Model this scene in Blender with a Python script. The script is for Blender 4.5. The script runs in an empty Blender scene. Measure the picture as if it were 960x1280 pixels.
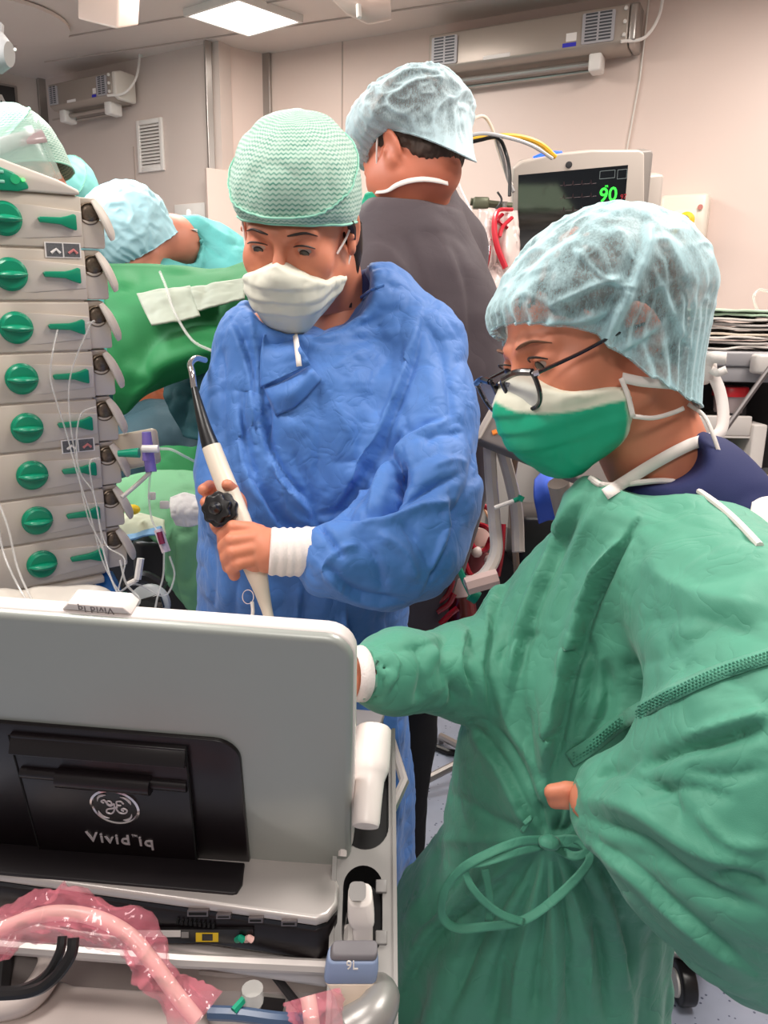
import bpy, bmesh, math, random
import numpy as np
from mathutils import Vector, Matrix
random.seed(7); np.random.seed(7)
SC = bpy.context.scene
COL = SC.collection
PI = math.pi

# ------------------------------------------------------------------ camera
FPX = 960.0; PITCH = math.radians(14.0); ROLL = math.radians(-1.0); CZ = 1.5
_f = np.array([0, math.cos(PITCH), -math.sin(PITCH)])
_u0 = np.array([0, math.sin(PITCH), math.cos(PITCH)]); _r0 = np.array([1.0, 0, 0])
_r = _r0*math.cos(ROLL) - _u0*math.sin(ROLL)
_u = _u0*math.cos(ROLL) + _r0*math.sin(ROLL)
CAMP = np.array([0, 0, CZ])
cam_data = bpy.data.cameras.new('camera'); cam = bpy.data.objects.new('camera', cam_data); COL.objects.link(cam)
cam_data.sensor_fit = 'HORIZONTAL'; cam_data.sensor_width = 36; cam_data.lens = 36.0; cam_data.clip_start = 0.02
m3 = np.array([_r, _u, -_f]).T
mw = Matrix([[*m3[0], 0], [*m3[1], 0], [*m3[2], CZ], [0, 0, 0, 1]])
cam.matrix_world = mw
SC.camera = cam
SC.view_settings.view_transform = 'Standard'; SC.view_settings.look = 'None'
SC.view_settings.gamma = 1.0; SC.view_settings.use_curve_mapping = False
SC.view_settings.exposure = 0.0

# ------------------------------------------------------------------ world + lights
w = bpy.data.worlds.new('world'); SC.world = w; w.use_nodes = True
w.node_tree.nodes['Background'].inputs[0].default_value = (1.0, 0.95, 0.9, 1)
w.node_tree.nodes['Background'].inputs[1].default_value = 0.30

def area_light(name, loc, size, power, color=(1, 0.94, 0.88), rot=(0, 0, 0), sizey=None):
    l = bpy.data.lights.new(name, 'AREA'); l.energy = power; l.color = color
    l.shape = 'RECTANGLE'; l.size = size; l.size_y = sizey or size
    o = bpy.data.objects.new(name, l); COL.objects.link(o); o.location = loc; o.rotation_euler = rot
    return o
CEIL = 2.75
LIGHTS = [(-0.6, 2.9, 30), (1.2, 2.1, 28), (0.9, 0.8, 30), (-0.9, 0.6, 28), (-2.4, 1.6, 30), (0.0, -0.9, 20)]
for i, (x, y, p) in enumerate(LIGHTS):
    area_light('ceiling_panel_lamp', (x, y, CEIL-0.03), 0.6, p)
# surgical lamp aimed at the operating field (its head hangs above the frame on the left)
area_light('surgical_lamp_beam', (-1.15, 1.75, 2.35), 0.35, 15, color=(0.95, 0.98, 1.0), rot=(math.radians(12), 0, 0))

# ------------------------------------------------------------------ pixel helpers (960x1280 frame)
def ray(x, y): return _r*(x-480)/FPX + _u*(640-y)/FPX + _f
def at(x, y, d): return CAMP + ray(x, y)*d                    # d = distance along the lens axis
def atY(x, y, Y):
    r = ray(x, y); return CAMP + r*(Y/r[1])
def atZ(x, y, z):
    r = ray(x, y); return CAMP + r*((z-CZ)/r[2])
def proj(p):
    d = np.asarray(p, float)-CAMP; z = d@_f
    return 480+FPX*(d@_r)/z, 640-FPX*(d@_u)/z, z
def para(c, size, axis=0):
    r = np.array([ray(*k) for k in c]).T*np.array([1, -1, 1, -1])
    d = np.linalg.svd(r)[2][-1]
    if d[0] < 0: d = -d
    p = [d[i]*ray(*c[i]) for i in range(4)]
    L = np.linalg.norm(p[1]-p[0]) if axis == 0 else np.linalg.norm(p[3]-p[0])
    return [q*size/L+CAMP for q in p]

# ------------------------------------------------------------------ materials
def lin(c):
    if isinstance(c, str): c = tuple(int(c[i:i+2], 16) for i in (0, 2, 4))
    return tuple(((v/255)/12.92 if v/255 <= .04045 else ((v/255+.055)/1.055)**2.4) for v in c)+(1,)
MATS = {}
def mat(name, color, rough=.5, metal=0, bump=0, bscale=200, var=0, vscale=5, sheen=0, sss=0, coat=0, emit=0, alpha=1, trans=0, attr=None, spec=None, ior=None, thin=False, bdist=.001, wr=0, wscale=30):
    if name in MATS: return MATS[name]
    m = bpy.data.materials.new(name); m.use_nodes = True; nt = m.node_tree
    b = nt.nodes['Principled BSDF']; N = nt.nodes.new; L = nt.links.new
    c = lin(color); b.inputs['Base Color'].default_value = c
    b.inputs['Roughness'].default_value = rough; b.inputs['Metallic'].default_value = metal
    if sheen: b.inputs['Sheen Weight'].default_value = sheen
    if coat: b.inputs['Coat Weight'].default_value = coat
    if spec is not None: b.inputs['Specular IOR Level'].default_value = spec
    if ior: b.inputs['IOR'].default_value = ior
    if sss:
        b.inputs['Subsurface Weight'].default_value = sss; b.inputs['Subsurface Radius'].default_value = (.012, .005, .003)
        b.inputs['Subsurface Scale'].default_value = 1.0
    if trans: b.inputs['Transmission Weight'].default_value = trans
    if alpha < 1: b.inputs['Alpha'].default_value = alpha
    if emit: b.inputs['Emission Color'].default_value = c; b.inputs['Emission Strength'].default_value = emit
    tc = N('ShaderNodeTexCoord')
    src = None
    if attr:
        a = N('ShaderNodeAttribute'); a.attribute_name = attr; src = a.outputs['Color']; L(src, b.inputs['Base Color'])
    if var:
        n = N('ShaderNodeTexNoise'); n.inputs['Scale'].default_value = vscale; n.inputs['Detail'].default_value = 4
        L(tc.outputs['Object'], n.inputs['Vector'])
        mp = N('ShaderNodeMapRange'); mp.inputs[3].default_value = 1-var; mp.inputs[4].default_value = 1+var
        L(n.outputs['Fac'], mp.inputs[0])
        mx = N('ShaderNodeMix'); mx.data_type = 'RGBA'; mx.blend_type = 'MULTIPLY'; mx.inputs[0].default_value = 1
        if src: L(src, mx.inputs[6])
        else: mx.inputs[6].default_value = c
        L(mp.outputs[0], mx.inputs[7]); L(mx.outputs[2], b.inputs['Base Color'])
    if bump:
        n = N('ShaderNodeTexNoise'); n.inputs['Scale'].default_value = bscale; n.inputs['Detail'].default_value = 3
        L(tc.outputs['Object'], n.inputs['Vector'])
        bp = N('ShaderNodeBump'); bp.inputs['Strength'].default_value = bump; bp.inputs['Distance'].default_value = bdist
        L(n.outputs['Fac'], bp.inputs['Height']); L(bp.outputs[0], b.inputs['Normal'])
        if wr:   # handling creases too fine to model: ridged noise relief
            n2 = N('ShaderNodeTexNoise'); n2.inputs['Scale'].default_value = wscale; n2.inputs['Detail'].default_value = 2.5; n2.inputs['Distortion'].default_value = .6
            L(tc.outputs['Object'], n2.inputs['Vector']); s1 = N('ShaderNodeMath'); s1.operation = 'SUBTRACT'; s1.inputs[1].default_value = .5; L(n2.outputs['Fac'], s1.inputs[0])
            s2 = N('ShaderNodeMath'); s2.operation = 'ABSOLUTE'; L(s1.outputs[0], s2.inputs[0]); s3 = N('ShaderNodeMath'); s3.operation = 'POWER'; s3.inputs[1].default_value = .6; L(s2.outputs[0], s3.inputs[0])
            b2 = N('ShaderNodeBump'); b2.inputs['Strength'].default_value = wr; b2.inputs['Distance'].default_value = .004; L(s3.outputs[0], b2.inputs['Height']); L(b2.outputs[0], bp.inputs['Normal'])
    m.diffuse_color = c
    MATS[name] = m; return m

# ------------------------------------------------------------------ mesh builder
def V3(a): return np.array(a, float)
def unit(v): v = np.array(v, float); return v/max(1e-12, np.linalg.norm(v))
def frame_of(o, u, v, n=None):
    """4x4 from an origin and three axis vectors (columns)"""
    if n is None: n = unit(np.cross(u, v))
    M = np.eye(4); M[:3, 0] = u; M[:3, 1] = v; M[:3, 2] = n; M[:3, 3] = o; return M
def xf(M, P):
    P = np.atleast_2d(np.array(P, float)); return P@M[:3, :3].T+M[:3, 3]
def basis_for(t):
    t = unit(t); a = np.array([0, 0, 1.0]) if abs(t[2]) < .9 else np.array([1.0, 0, 0])
    s = unit(np.cross(t, a)); return s, np.cross(s, t)
def spline(pts, n=8, closed=False):
    """Catmull-Rom through pts"""
    P = np.array(pts, float); m = len(P)
    if m < 3 and not closed:
        t = np.linspace(0, 1, n+1)[:, None]; return P[0]*(1-t)+P[1]*t
    out = []
    rng = range(m) if closed else range(m-1)
    for i in rng:
        if closed: a, b, c, d = P[(i-1) % m], P[i], P[(i+1) % m], P[(i+2) % m]
        else:
            b, c = P[i], P[i+1]; a = P[i-1] if i else 2*b-c; d = P[i+2] if i+2 < m else 2*c-b
        for k in range(n):
            t = k/n; out.append(.5*((2*b)+(-a+c)*t+(2*a-5*b+4*c-d)*t*t+(-a+3*b-3*c+d)*t**3))
    if not closed: out.append(P[-1])
    return np.array(out)

class MB:
    def __init__(s, M=None): s.v = []; s.f = []; s.n = 0; s.M = M
    def add(s, V, Fc, M=None):
        V = np.array(V, float)
        if M is not None: V = xf(M, V)
        if s.M is not None: V = xf(s.M, V)
        s.v.append(V); s.f += [tuple(int(i)+s.n for i in q) for q in Fc]; s.n += len(V); return s
    def box(s, lo, hi, M=None, taper=1.0):
        lo = np.array(lo, float); hi = np.array(hi, float); c = (lo+hi)/2; V = []
        for z in (0, 1):
            k = 1 if z == 0 else taper
            for x, y in ((0, 0), (1, 0), (1, 1), (0, 1)):
                p = np.array([hi[0] if x else lo[0], hi[1] if y else lo[1], hi[2] if z else lo[2]])
                p[:2] = c[:2]+(p[:2]-c[:2])*k; V.append(p)
        return s.add(V, [(3, 2, 1, 0), (4, 5, 6, 7), (0, 1, 5, 4), (1, 2, 6, 5), (2, 3, 7, 6), (3, 0, 4, 7)], M)
    def prism(s, poly, z0, z1, M=None):
        n = len(poly); V = [(x, y, z0) for x, y in poly]+[(x, y, z1) for x, y in poly]
        return s.add(V, [tuple(range(n))[::-1], tuple(range(n, 2*n))]+[(i, (i+1) % n, n+(i+1) % n, n+i) for i in range(n)], M)
    def rbox(s, lo, hi, r=.005, seg=3, M=None):
        """box with rounded vertical corners (in local xy)"""
        return s.prism(rrect(lo[0], lo[1], hi[0], hi[1], r, seg), lo[2], hi[2], M)
    def tube(s, path, r, n=8, caps=True, M=None, flat=1.0, side=None):
        P = np.array(path, float); m = len(P); r = np.broadcast_to(np.array(r, float), (m,)) if np.ndim(r) <= 1 and (np.ndim(r) == 0 or len(r) == m) else np.interp(np.linspace(0, 1, m), np.linspace(0, 1, len(r)), r)
        T = np.gradient(P, axis=0); V = []
        sd, _ = basis_for(T[0])
        if side is not None: sd = unit(side)
        for i in range(m):
            t = unit(T[i]); sd = unit(sd-t*(sd@t)); b = np.cross(t, sd)
            for k in range(n):
                a = 2*PI*k/n; V.append(P[i]+r[i]*(math.cos(a)*sd+flat*math.sin(a)*b))
        Fc = [(i*n+k, i*n+(k+1) % n, (i+1)*n+(k+1) % n, (i+1)*n+k) for i in range(m-1) for k in range(n)]
        if caps: Fc += [tuple(range(n))[::-1], tuple((m-1)*n+k for k in range(n))]
        return s.add(V, Fc, M)
    def lathe(s, prof, n=24, M=None, caps=True):
        V = [(rr*math.cos(2*PI*k/n), rr*math.sin(2*PI*k/n), z) for rr, z in prof for k in range(n)]
        m = len(prof); Fc = [(i*n+k, i*n+(k+1) % n, (i+1)*n+(k+1) % n, (i+1)*n+k) for i in range(m-1) for k in range(n)]
        if caps: Fc += [tuple(range(n))[::-1], tuple((m-1)*n+k for k in range(n))]
        return s.add(V, Fc, M)
    def ball(s, c, r, n=12, M=None):
        r = np.broadcast_to(np.array(r, float), (3,)); V = []; m = max(4, n//2+1)
        for i in range(1, m):
            a = PI*i/m
            for k in range(n): b = 2*PI*k/n; V.append(np.array(c)+r*np.array([math.sin(a)*math.cos(b), math.sin(a)*math.sin(b), math.cos(a)]))
        V += [np.array(c)+r*np.array([0, 0, 1.]), np.array(c)-r*np.array([0, 0, 1.])]; q = (m-1)*n
        Fc = [(i*n+k, (i+1)*n+k, (i+1)*n+(k+1) % n, i*n+(k+1) % n) for i in range(m-2) for k in range(n)]
        Fc += [(q, k, (k+1) % n) for k in range(n)]+[(q+1, (m-2)*n+(k+1) % n, (m-2)*n+k) for k in range(n)]
        return s.add(V, Fc, M)
    def grid(s, G):
        G = np.array(G); a, b = G.shape[:2]
        return s.add(G.reshape(-1, 3), [(i*b+j, i*b+j+1, (i+1)*b+j+1, (i+1)*b+j) for i in range(a-1) for j in range(b-1)])
    def build(s, name, m=None, parent=None, bevel=0, seg=2, smooth=True, ang=35, origin=None, thick=0, subsurf=0, M=None):
        V = np.concatenate(s.v) if s.v else np.zeros((0, 3))
        if M is not None: origin = None
        if origin is None and parent is None and M is None:
            lo = V.min(0); hi = V.max(0); origin = ((lo[0]+hi[0])/2, (lo[1]+hi[1])/2, lo[2])
        base = np.array(origin if origin is not None else (0, 0, 0), float)
        if parent is not None and M is None:
            base = np.array(parent.get('_o', (0, 0, 0)), float)
        me = bpy.data.meshes.new(name); me.from_pydata((V-base).tolist(), [], s.f); me.update()
        o = bpy.data.objects.new(name, me); COL.objects.link(o)
        fixn(me)
        if m: me.materials.append(m)
        if parent is not None: o.parent = parent; o['_o'] = tuple(base)
        else: o.location = base; o['_o'] = tuple(base)
        if M is not None:
            o.matrix_basis = Matrix(M.tolist())
            if parent is not None: o.matrix_parent_inverse = Matrix.Translation(-Vector(parent['_o']))
        if thick:
            q = o.modifiers.new('solid', 'SOLIDIFY'); q.thickness = thick; q.offset = 0
        if bevel:
            q = o.modifiers.new('bevel', 'BEVEL'); q.width = bevel; q.segments = seg; q.limit_method = 'ANGLE'; q.angle_limit = math.radians(40); q.use_clamp_overlap = True
        if subsurf: q = o.modifiers.new('sub', 'SUBSURF'); q.levels = subsurf; q.render_levels = subsurf
        if smooth:
            me.shade_smooth()
            if not subsurf and not (ang >= 180): me.set_sharp_from_angle(angle=math.radians(ang)) if not bevel else None
        return o
def fixn(me):
    if len(me.polygons) > 60000: return
    bm = bmesh.new(); bm.from_mesh(me); bmesh.ops.recalc_face_normals(bm, faces=bm.faces); bm.to_mesh(me); bm.free()
def rrect(x0, y0, x1, y1, r, seg=4):
    r = min(r, abs(x1-x0)/2-1e-6, abs(y1-y0)/2-1e-6); P = []
    for cx, cy, a0 in ((x1-r, y1-r, 0), (x0+r, y1-r, 90), (x0+r, y0+r, 180), (x1-r, y0+r, 270)):
        for k in range(seg+1): a = math.radians(a0+90*k/seg); P.append((cx+r*math.cos(a), cy+r*math.sin(a)))
    return P
def circ(cx, cy, r, n=20, ry=None): return [(cx+r*math.cos(2*PI*k/n), cy+(ry or r)*math.sin(2*PI*k/n)) for k in range(n)]
def thing(name, label, cat, loc=(0, 0, 0), group=None):
    o = bpy.data.objects.new(name, None); COL.objects.link(o); o.location = loc; o.empty_display_size = .05
    o['_o'] = tuple(float(v) for v in loc); o['label'] = label; o['category'] = cat
    if group: o['group'] = group
    return o
def tag(o, label, cat, group=None):
    o['label'] = label; o['category'] = cat
    if group: o['group'] = group
    return o
def struct(o): o['kind'] = 'structure'; return o
def stuff(o): o['kind'] = 'stuff'; return o
def text_obj(name, txt, M, size, m, parent, ext=.0006, align='CENTER', spacing=1.0, bold=0):
    """lettering turned into a mesh, lying in the local xy plane of M"""
    cu = bpy.data.curves.new(name, 'FONT'); cu.body = txt; cu.size = size; cu.extrude = ext; cu.align_x = align; cu.align_y = 'CENTER'
    cu.space_character = spacing; cu.offset = bold; cu.resolution_u = 3
    t = bpy.data.objects.new('tmp', cu); COL.objects.link(t)
    dg = bpy.context.evaluated_depsgraph_get(); me = bpy.data.meshes.new_from_object(t.evaluated_get(dg))
    bpy.data.objects.remove(t); bpy.data.curves.remove(cu)
    V = xf(M, np.array([v.co[:] for v in me.vertices])) if len(me.vertices) else np.zeros((0, 3))
    base = np.array(parent.get('_o', (0, 0, 0)), float) if parent is not None else np.zeros(3)
    for v, c in zip(me.vertices, V-base): v.co = c
    me.materials.clear(); me.materials.append(m); o = bpy.data.objects.new(name, me); COL.objects.link(o)
    if parent is not None: o.parent = parent; o['_o'] = tuple(base)
    return o

# ------------------------------------------------------------------ numpy noise
def _hash(ix, iy, iz, seed):
    h = (ix.astype(np.int64)*374761393+iy.astype(np.int64)*668265263+iz.astype(np.int64)*2147483647+seed*1442695041) & 0xffffffff
    h = ((h ^ (h >> 13))*1274126177) & 0xffffffff; h = h ^ (h >> 16)
    return (h & 0xffff)/32767.5-1
def noise(P, scale=1, seed=0):
    P = np.asarray(P)*scale+100; I = np.floor(P).astype(np.int64); f = P-I; f = f*f*f*(f*(f*6-15)+10); r = 0
    for dx in (0, 1):
        for dy in (0, 1):
            for dz in (0, 1):
                w = (f[:, 0] if dx else 1-f[:, 0])*(f[:, 1] if dy else 1-f[:, 1])*(f[:, 2] if dz else 1-f[:, 2])
                r = r+w*_hash(I[:, 0]+dx, I[:, 1]+dy, I[:, 2]+dz, seed)
    return r
def creases(P, scale, seed, sharp=.06, warp=.3):
    """valley network: flat panels meeting in sharp soft-edged lines, 0..1"""
    W = P+warp/scale*np.stack([noise(P, scale*.7, seed+k) for k in (11, 12, 13)], 1)
    n = noise(W, scale, seed)
    return np.sqrt(n*n+sharp*sharp)

# ------------------------------------------------------------------ signed-distance volumes -> mesh
class Vol:
    def __init__(s, lo, hi, h):
        s.lo = np.array(lo, float); s.h = h; s.n = np.ceil((np.array(hi)-s.lo)/h).astype(int)+1
        s.d = np.full(s.n, 9.0, np.float32)
        s.ax = [(s.lo[i]+np.arange(s.n[i])*h).astype(np.float32) for i in range(3)]
    def _win(s, lo, hi):
        a = np.clip(np.floor((np.array(lo)-s.lo)/s.h).astype(int), 0, s.n); b = np.clip(np.ceil((np.array(hi)-s.lo)/s.h).astype(int)+1, 0, s.n)
        if (b <= a).any(): return None
        sl = tuple(slice(a[i], b[i]) for i in range(3))
        return sl, s.ax[0][sl[0]][:, None, None], s.ax[1][sl[1]][None, :, None], s.ax[2][sl[2]][None, None, :]
    def _comb(s, sl, e, k, op):
        d = s.d[sl]
        if op == 'add':
            if k > 0:
                h = np.maximum(k-np.abs(d-e), 0)/k; s.d[sl] = np.minimum(d, e)-h*h*k*.25
            else: s.d[sl] = np.minimum(d, e)
        elif op == 'sub':
            e = -e
            h = np.maximum(k-np.abs(d-e), 0)/max(k, 1e-6); s.d[sl] = np.maximum(d, e)+h*h*k*.25
    def cone(s, a, b, ra, rb, k=.02, op='add', M=None):
        if M is not None: a = xf(M, a)[0]; b = xf(M, b)[0]
        a = np.array(a, float); b = np.array(b, float); R = max(ra, rb)+k+3*s.h
        wn = s._win(np.minimum(a, b)-R, np.maximum(a, b)+R)
        if wn is None: return s
        sl, X, Y, Z = wn; ab = b-a; L2 = max(ab@ab, 1e-9)
        t = np.clip(((X-a[0])*ab[0]+(Y-a[1])*ab[1]+(Z-a[2])*ab[2])/L2, 0, 1)
        e = np.sqrt((X-a[0]-t*ab[0])**2+(Y-a[1]-t*ab[1])**2+(Z-a[2]-t*ab[2])**2)-(ra+(rb-ra)*t)
        s._comb(sl, e, k, op); return s
    def chain(s, pts, rs, k=.02, M=None):
        for i in range(len(pts)-1): s.cone(pts[i], pts[i+1], rs[i], rs[i+1], k, 'add', M)
        return s
    def ell(s, c, r, k=.02, op='add', R=None, M=None):
        """ellipsoid; R = 3x3 whose columns are its axes; M = frame the centre and axes live in"""
        r = np.array(r, float); R = np.eye(3) if R is None else np.array(R, float); c = np.array(c, float)
        if M is not None: c = xf(M, c)[0]; R = M[:3, :3]@R
        ext = np.abs(R)@r+k+3*s.h; wn = s._win(c-ext, c+ext)
        if wn is None: return s
        sl, X, Y, Z = wn; X = X-c[0]; Y = Y-c[1]; Z = Z-c[2]
        q = [(X*R[0, i]+Y*R[1, i]+Z*R[2, i])/r[i] for i in range(3)]
        k0 = np.sqrt(q[0]**2+q[1]**2+q[2]**2); k1 = np.sqrt((q[0]/r[0])**2+(q[1]/r[1])**2+(q[2]/r[2])**2)
        e = np.where(k0 > 1e-4, k0*(k0-1)/np.maximum(k1, 1e-4), -r.min())
        s._comb(sl, e.astype(np.float32), k, op); return s
    def column(s, zs, cx, cy, a, b, k=.02, fold=None, rot=None, pw=2.0):
        """elliptic column varying with z (zs ascending); fold(theta,z)->radius factor"""
        z0, z1 = zs[0], zs[-1]; Rm = max(max(a), max(b))*1.3
        wn = s._win((min(cx)-Rm, min(cy)-Rm, z0-.02), (max(cx)+Rm, max(cy)+Rm, z1+.02))
        sl, X, Y, Z = wn; zz = Z[0, 0]
        sm = lambda q: np.interp(zz, zs, q).astype(np.float32)[None, None, :]
        dx = X-sm(cx); dy = Y-sm(cy); A = sm(a); B = sm(b)
        if rot is not None:
            r = np.radians(sm(rot)); c_, s_ = np.cos(r), np.sin(r); dx, dy = dx*c_+dy*s_, -dx*s_+dy*c_
        kk = (np.abs(dx/A)**pw+np.abs(dy/B)**pw)**(1/pw)
        if fold is not None: kk = kk/fold(np.arctan2(dy/B, dx/A), Z)
        e = (kk-1)*np.minimum(A, B)
        e = np.maximum(e, np.maximum(z0-Z, Z-z1)); s._comb(sl, e.astype(np.float32), k, 'add'); return s
    def cut(s, fn):
        X, Y, Z = s.ax[0][:, None, None], s.ax[1][None, :, None], s.ax[2][None, None, :]
        s.d = np.maximum(s.d, fn(X, Y, Z)).astype(np.float32); return s
    def mesh(s):
        d = s.d.copy(); d[0] = d[-1] = 1; d[:, 0] = d[:, -1] = 1; d[:, :, 0] = d[:, :, -1] = 1
        ins = d < 0; n = np.array(d.shape)
        c8 = [ins[i:n[0]-1+i, j:n[1]-1+j, k:n[2]-1+k] for i in (0, 1) for j in (0, 1) for k in (0, 1)]
        sm = sum(c.astype(np.int8) for c in c8); act = (sm > 0) & (sm < 8)
        idx = np.argwhere(act); vid = np.full(act.shape, -1, np.int64); vid[act] = np.arange(len(idx))
        P = np.zeros((len(idx), 3)); C = np.zeros(len(idx))
        g = lambda o: d[idx[:, 0]+o[0], idx[:, 1]+o[1], idx[:, 2]+o[2]]
        cor = [(i, j, k) for i in (0, 1) for j in (0, 1) for k in (0, 1)]
        for a in cor:
            for ax in range(3):
                if a[ax]: continue
                b = list(a); b[ax] = 1; va = g(a); vb = g(b); cr = (va < 0) != (vb < 0)
                t = np.where(cr, va/np.where(cr, va-vb, 1), 0)
                q = np.array(a, float)[None, :]+np.zeros((len(idx), 3)); q[:, ax] += t
                P += q*cr[:, None]; C += cr
        P = (P/C[:, None]+idx)*s.h+s.lo
        quads = []
        for ax in range(3):
            e0 = [slice(1, -1)]*3; e0[ax] = slice(0, -1); e1 = [slice(1, -1)]*3; e1[ax] = slice(1, None)
            A = ins[tuple(e0)]; B = ins[tuple(e1)]; ch = np.argwhere(A != B)
            if not len(ch): continue
            fl = A[ch[:, 0], ch[:, 1], ch[:, 2]]; off = np.ones(3, int); off[ax] = 0; ch = ch+off
            o1, o2 = (ax+1) % 3, (ax+2) % 3
            def vi(a_, b_):
                q = ch.copy(); q[:, o1] -= a_; q[:, o2] -= b_; return vid[q[:, 0], q[:, 1], q[:, 2]]
            q = np.stack([vi(1, 1), vi(0, 1), vi(0, 0), vi(1, 0)], 1); q[~fl] = q[~fl][:, ::-1]; quads.append(q)
        return P, np.concatenate(quads)
def vnormals(V, Q):
    a = V[Q[:, 2]]-V[Q[:, 0]]; b = V[Q[:, 3]]-V[Q[:, 1]]; fn = np.cross(a, b); N = np.zeros_like(V)
    for i in range(4): np.add.at(N, Q[:, i], fn)
    return N/np.maximum(1e-12, np.linalg.norm(N, axis=1))[:, None]
def relax(V, Q, it=2, lam=.5):
    E = np.concatenate([Q[:, [0, 1]], Q[:, [1, 2]], Q[:, [2, 3]], Q[:, [3, 0]]])
    for _ in range(it):
        S = np.zeros_like(V); C = np.zeros(len(V))
        for i in range(3):
            S[:, i] = np.bincount(E[:, 0], V[E[:, 1], i], len(V))+np.bincount(E[:, 1], V[E[:, 0], i], len(V))
        C = np.bincount(E[:, 0], minlength=len(V))+np.bincount(E[:, 1], minlength=len(V))
        V = V+lam*(S/np.maximum(C, 1)[:, None]-V)
    return V
def subdiv(V, Q):
    """one linear 1->4 quad split"""
    E = np.concatenate([Q[:, [0, 1]], Q[:, [1, 2]], Q[:, [2, 3]], Q[:, [3, 0]]]); E = np.sort(E, 1)
    key = E[:, 0].astype(np.int64)*len(V)+E[:, 1]; uk, inv = np.unique(key, return_inverse=True); inv = inv.ravel()
    em = (V[uk//len(V)]+V[uk % len(V)])/2; fc = V[Q].mean(1); n = len(V); m = len(uk); f = len(Q)
    e = inv.reshape(4, f)+n; c = np.arange(f)+n+m
    Q2 = np.concatenate([np.stack([Q[:, i], e[i], c, e[i-1]], 1) for i in range(4)])
    return np.concatenate([V, em, fc]), Q2
def seg_dist(p, pts):
    """2-D: signed distance to polyline, parameter 0..1 along it"""
    pts = np.array(pts, float); best = np.full(len(p), 1e9); sg = np.zeros(len(p)); tt = np.zeros(len(p))
    L = np.linalg.norm(np.diff(pts, axis=0), axis=1); cum = np.concatenate([[0], np.cumsum(L)])
    for i in range(len(pts)-1):
        a = pts[i]; ab = pts[i+1]-a; t = np.clip(((p-a)@ab)/(ab@ab), 0, 1); q = p-a-t[:, None]*ab
        dd = np.hypot(q[:, 0], q[:, 1]); m = dd < best
        best[m] = dd[m]; sg[m] = np.sign(ab[0]*q[m, 1]-ab[1]*q[m, 0]); tt[m] = (cum[i]+t[m]*L[i])/cum[-1]
    return best*sg, tt
def sculpt(V, Q, strokes, facing=True):
    """folds laid on the cloth. stroke = (points, width px, depth m, kind[, sm]); kinds: v crease, r ridge, s step (raised on the right-hand side of travel)"""
    N = vnormals(V, Q); D = V-CAMP; z = D@_f; p = np.stack([480+FPX*(D@_r)/z, 640-FPX*(D@_u)/z], 1)
    fc = np.clip(-(N*D).sum(1)/np.linalg.norm(D, axis=1)*3+.2, 0, 1) if facing else np.ones(len(V))
    disp = np.zeros(len(V))
    for st in strokes:
        pts, wd, dep, kind = st[:4]; pts = spline([(a, b) for a, b in pts], 5) if len(pts) > 2 else np.array(pts, float)
        lo = pts.min(0)-3*wd; hi = pts.max(0)+3*wd
        m = np.where((p[:, 0] > lo[0]) & (p[:, 0] < hi[0]) & (p[:, 1] > lo[1]) & (p[:, 1] < hi[1]))[0]
        if not len(m): continue
        s_, t = seg_dist(p[m], pts); tp = np.clip(np.sin(PI*np.clip(t, .02, .98))*1.8, 0, 1)**.8; x = s_/wd
        if kind == 'v': g = -np.exp(-np.abs(x)**1.3)
        elif kind == 'r': g = np.exp(-np.abs(x)**1.5)
        elif kind == 's': g = np.where(x > 0, np.exp(-np.abs(x)*.6)*(1-np.exp(-np.abs(x)*3.5))*1.5, -np.exp(-np.abs(x)*1.8)*(1-np.exp(-np.abs(x)*3.5))*1.2)
        disp[m] += dep*g*tp
    return V+N*(disp*fc)[:, None]
def np_mesh(name, V, Q, m=None, parent=None, M=None, colfn=None, smooth=True):
    base = np.zeros(3)
    if parent is not None and M is None: base = np.array(parent.get('_o', (0, 0, 0)), float)
    me = bpy.data.meshes.new(name); me.vertices.add(len(V)); me.vertices.foreach_set('co', (V-base).astype(np.float32).ravel())
    me.loops.add(Q.size); me.loops.foreach_set('vertex_index', Q.ravel().astype(np.int32)); me.polygons.add(len(Q))
    me.polygons.foreach_set('loop_start', np.arange(len(Q), dtype=np.int32)*Q.shape[1])
    me.update(calc_edges=True); me.validate()
    if smooth: me.shade_smooth()
    if m: me.materials.append(m)
    if colfn is not None:
        c = np.concatenate([colfn(V), np.ones((len(V), 1))], 1).astype(np.float32)
        a = me.color_attributes.new('Col', 'FLOAT_COLOR', 'POINT'); a.data.foreach_set('color', c.ravel())
    o = bpy.data.objects.new(name, me); COL.objects.link(o)
    if parent is not None: o.parent = parent; o['_o'] = tuple(base)
    if M is not None:
        o.matrix_basis = Matrix(M.tolist())
        if parent is not None: o.matrix_parent_inverse = Matrix.Translation(-Vector(parent['_o']))
    return o
def patch(ctrl, nu=8, nv=8):
    """smooth sheet through a grid of world points"""
    C = np.array(ctrl, float); rows = np.array([spline(r_, nu) for r_ in C]); cols = np.array([spline(rows[:, j], nv) for j in range(rows.shape[1])])
    return cols.transpose(1, 0, 2)
def grid_quads(a, b): return np.array([(i*b+j, i*b+j+1, (i+1)*b+j+1, (i+1)*b+j) for i in range(a-1) for j in range(b-1)])
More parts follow.
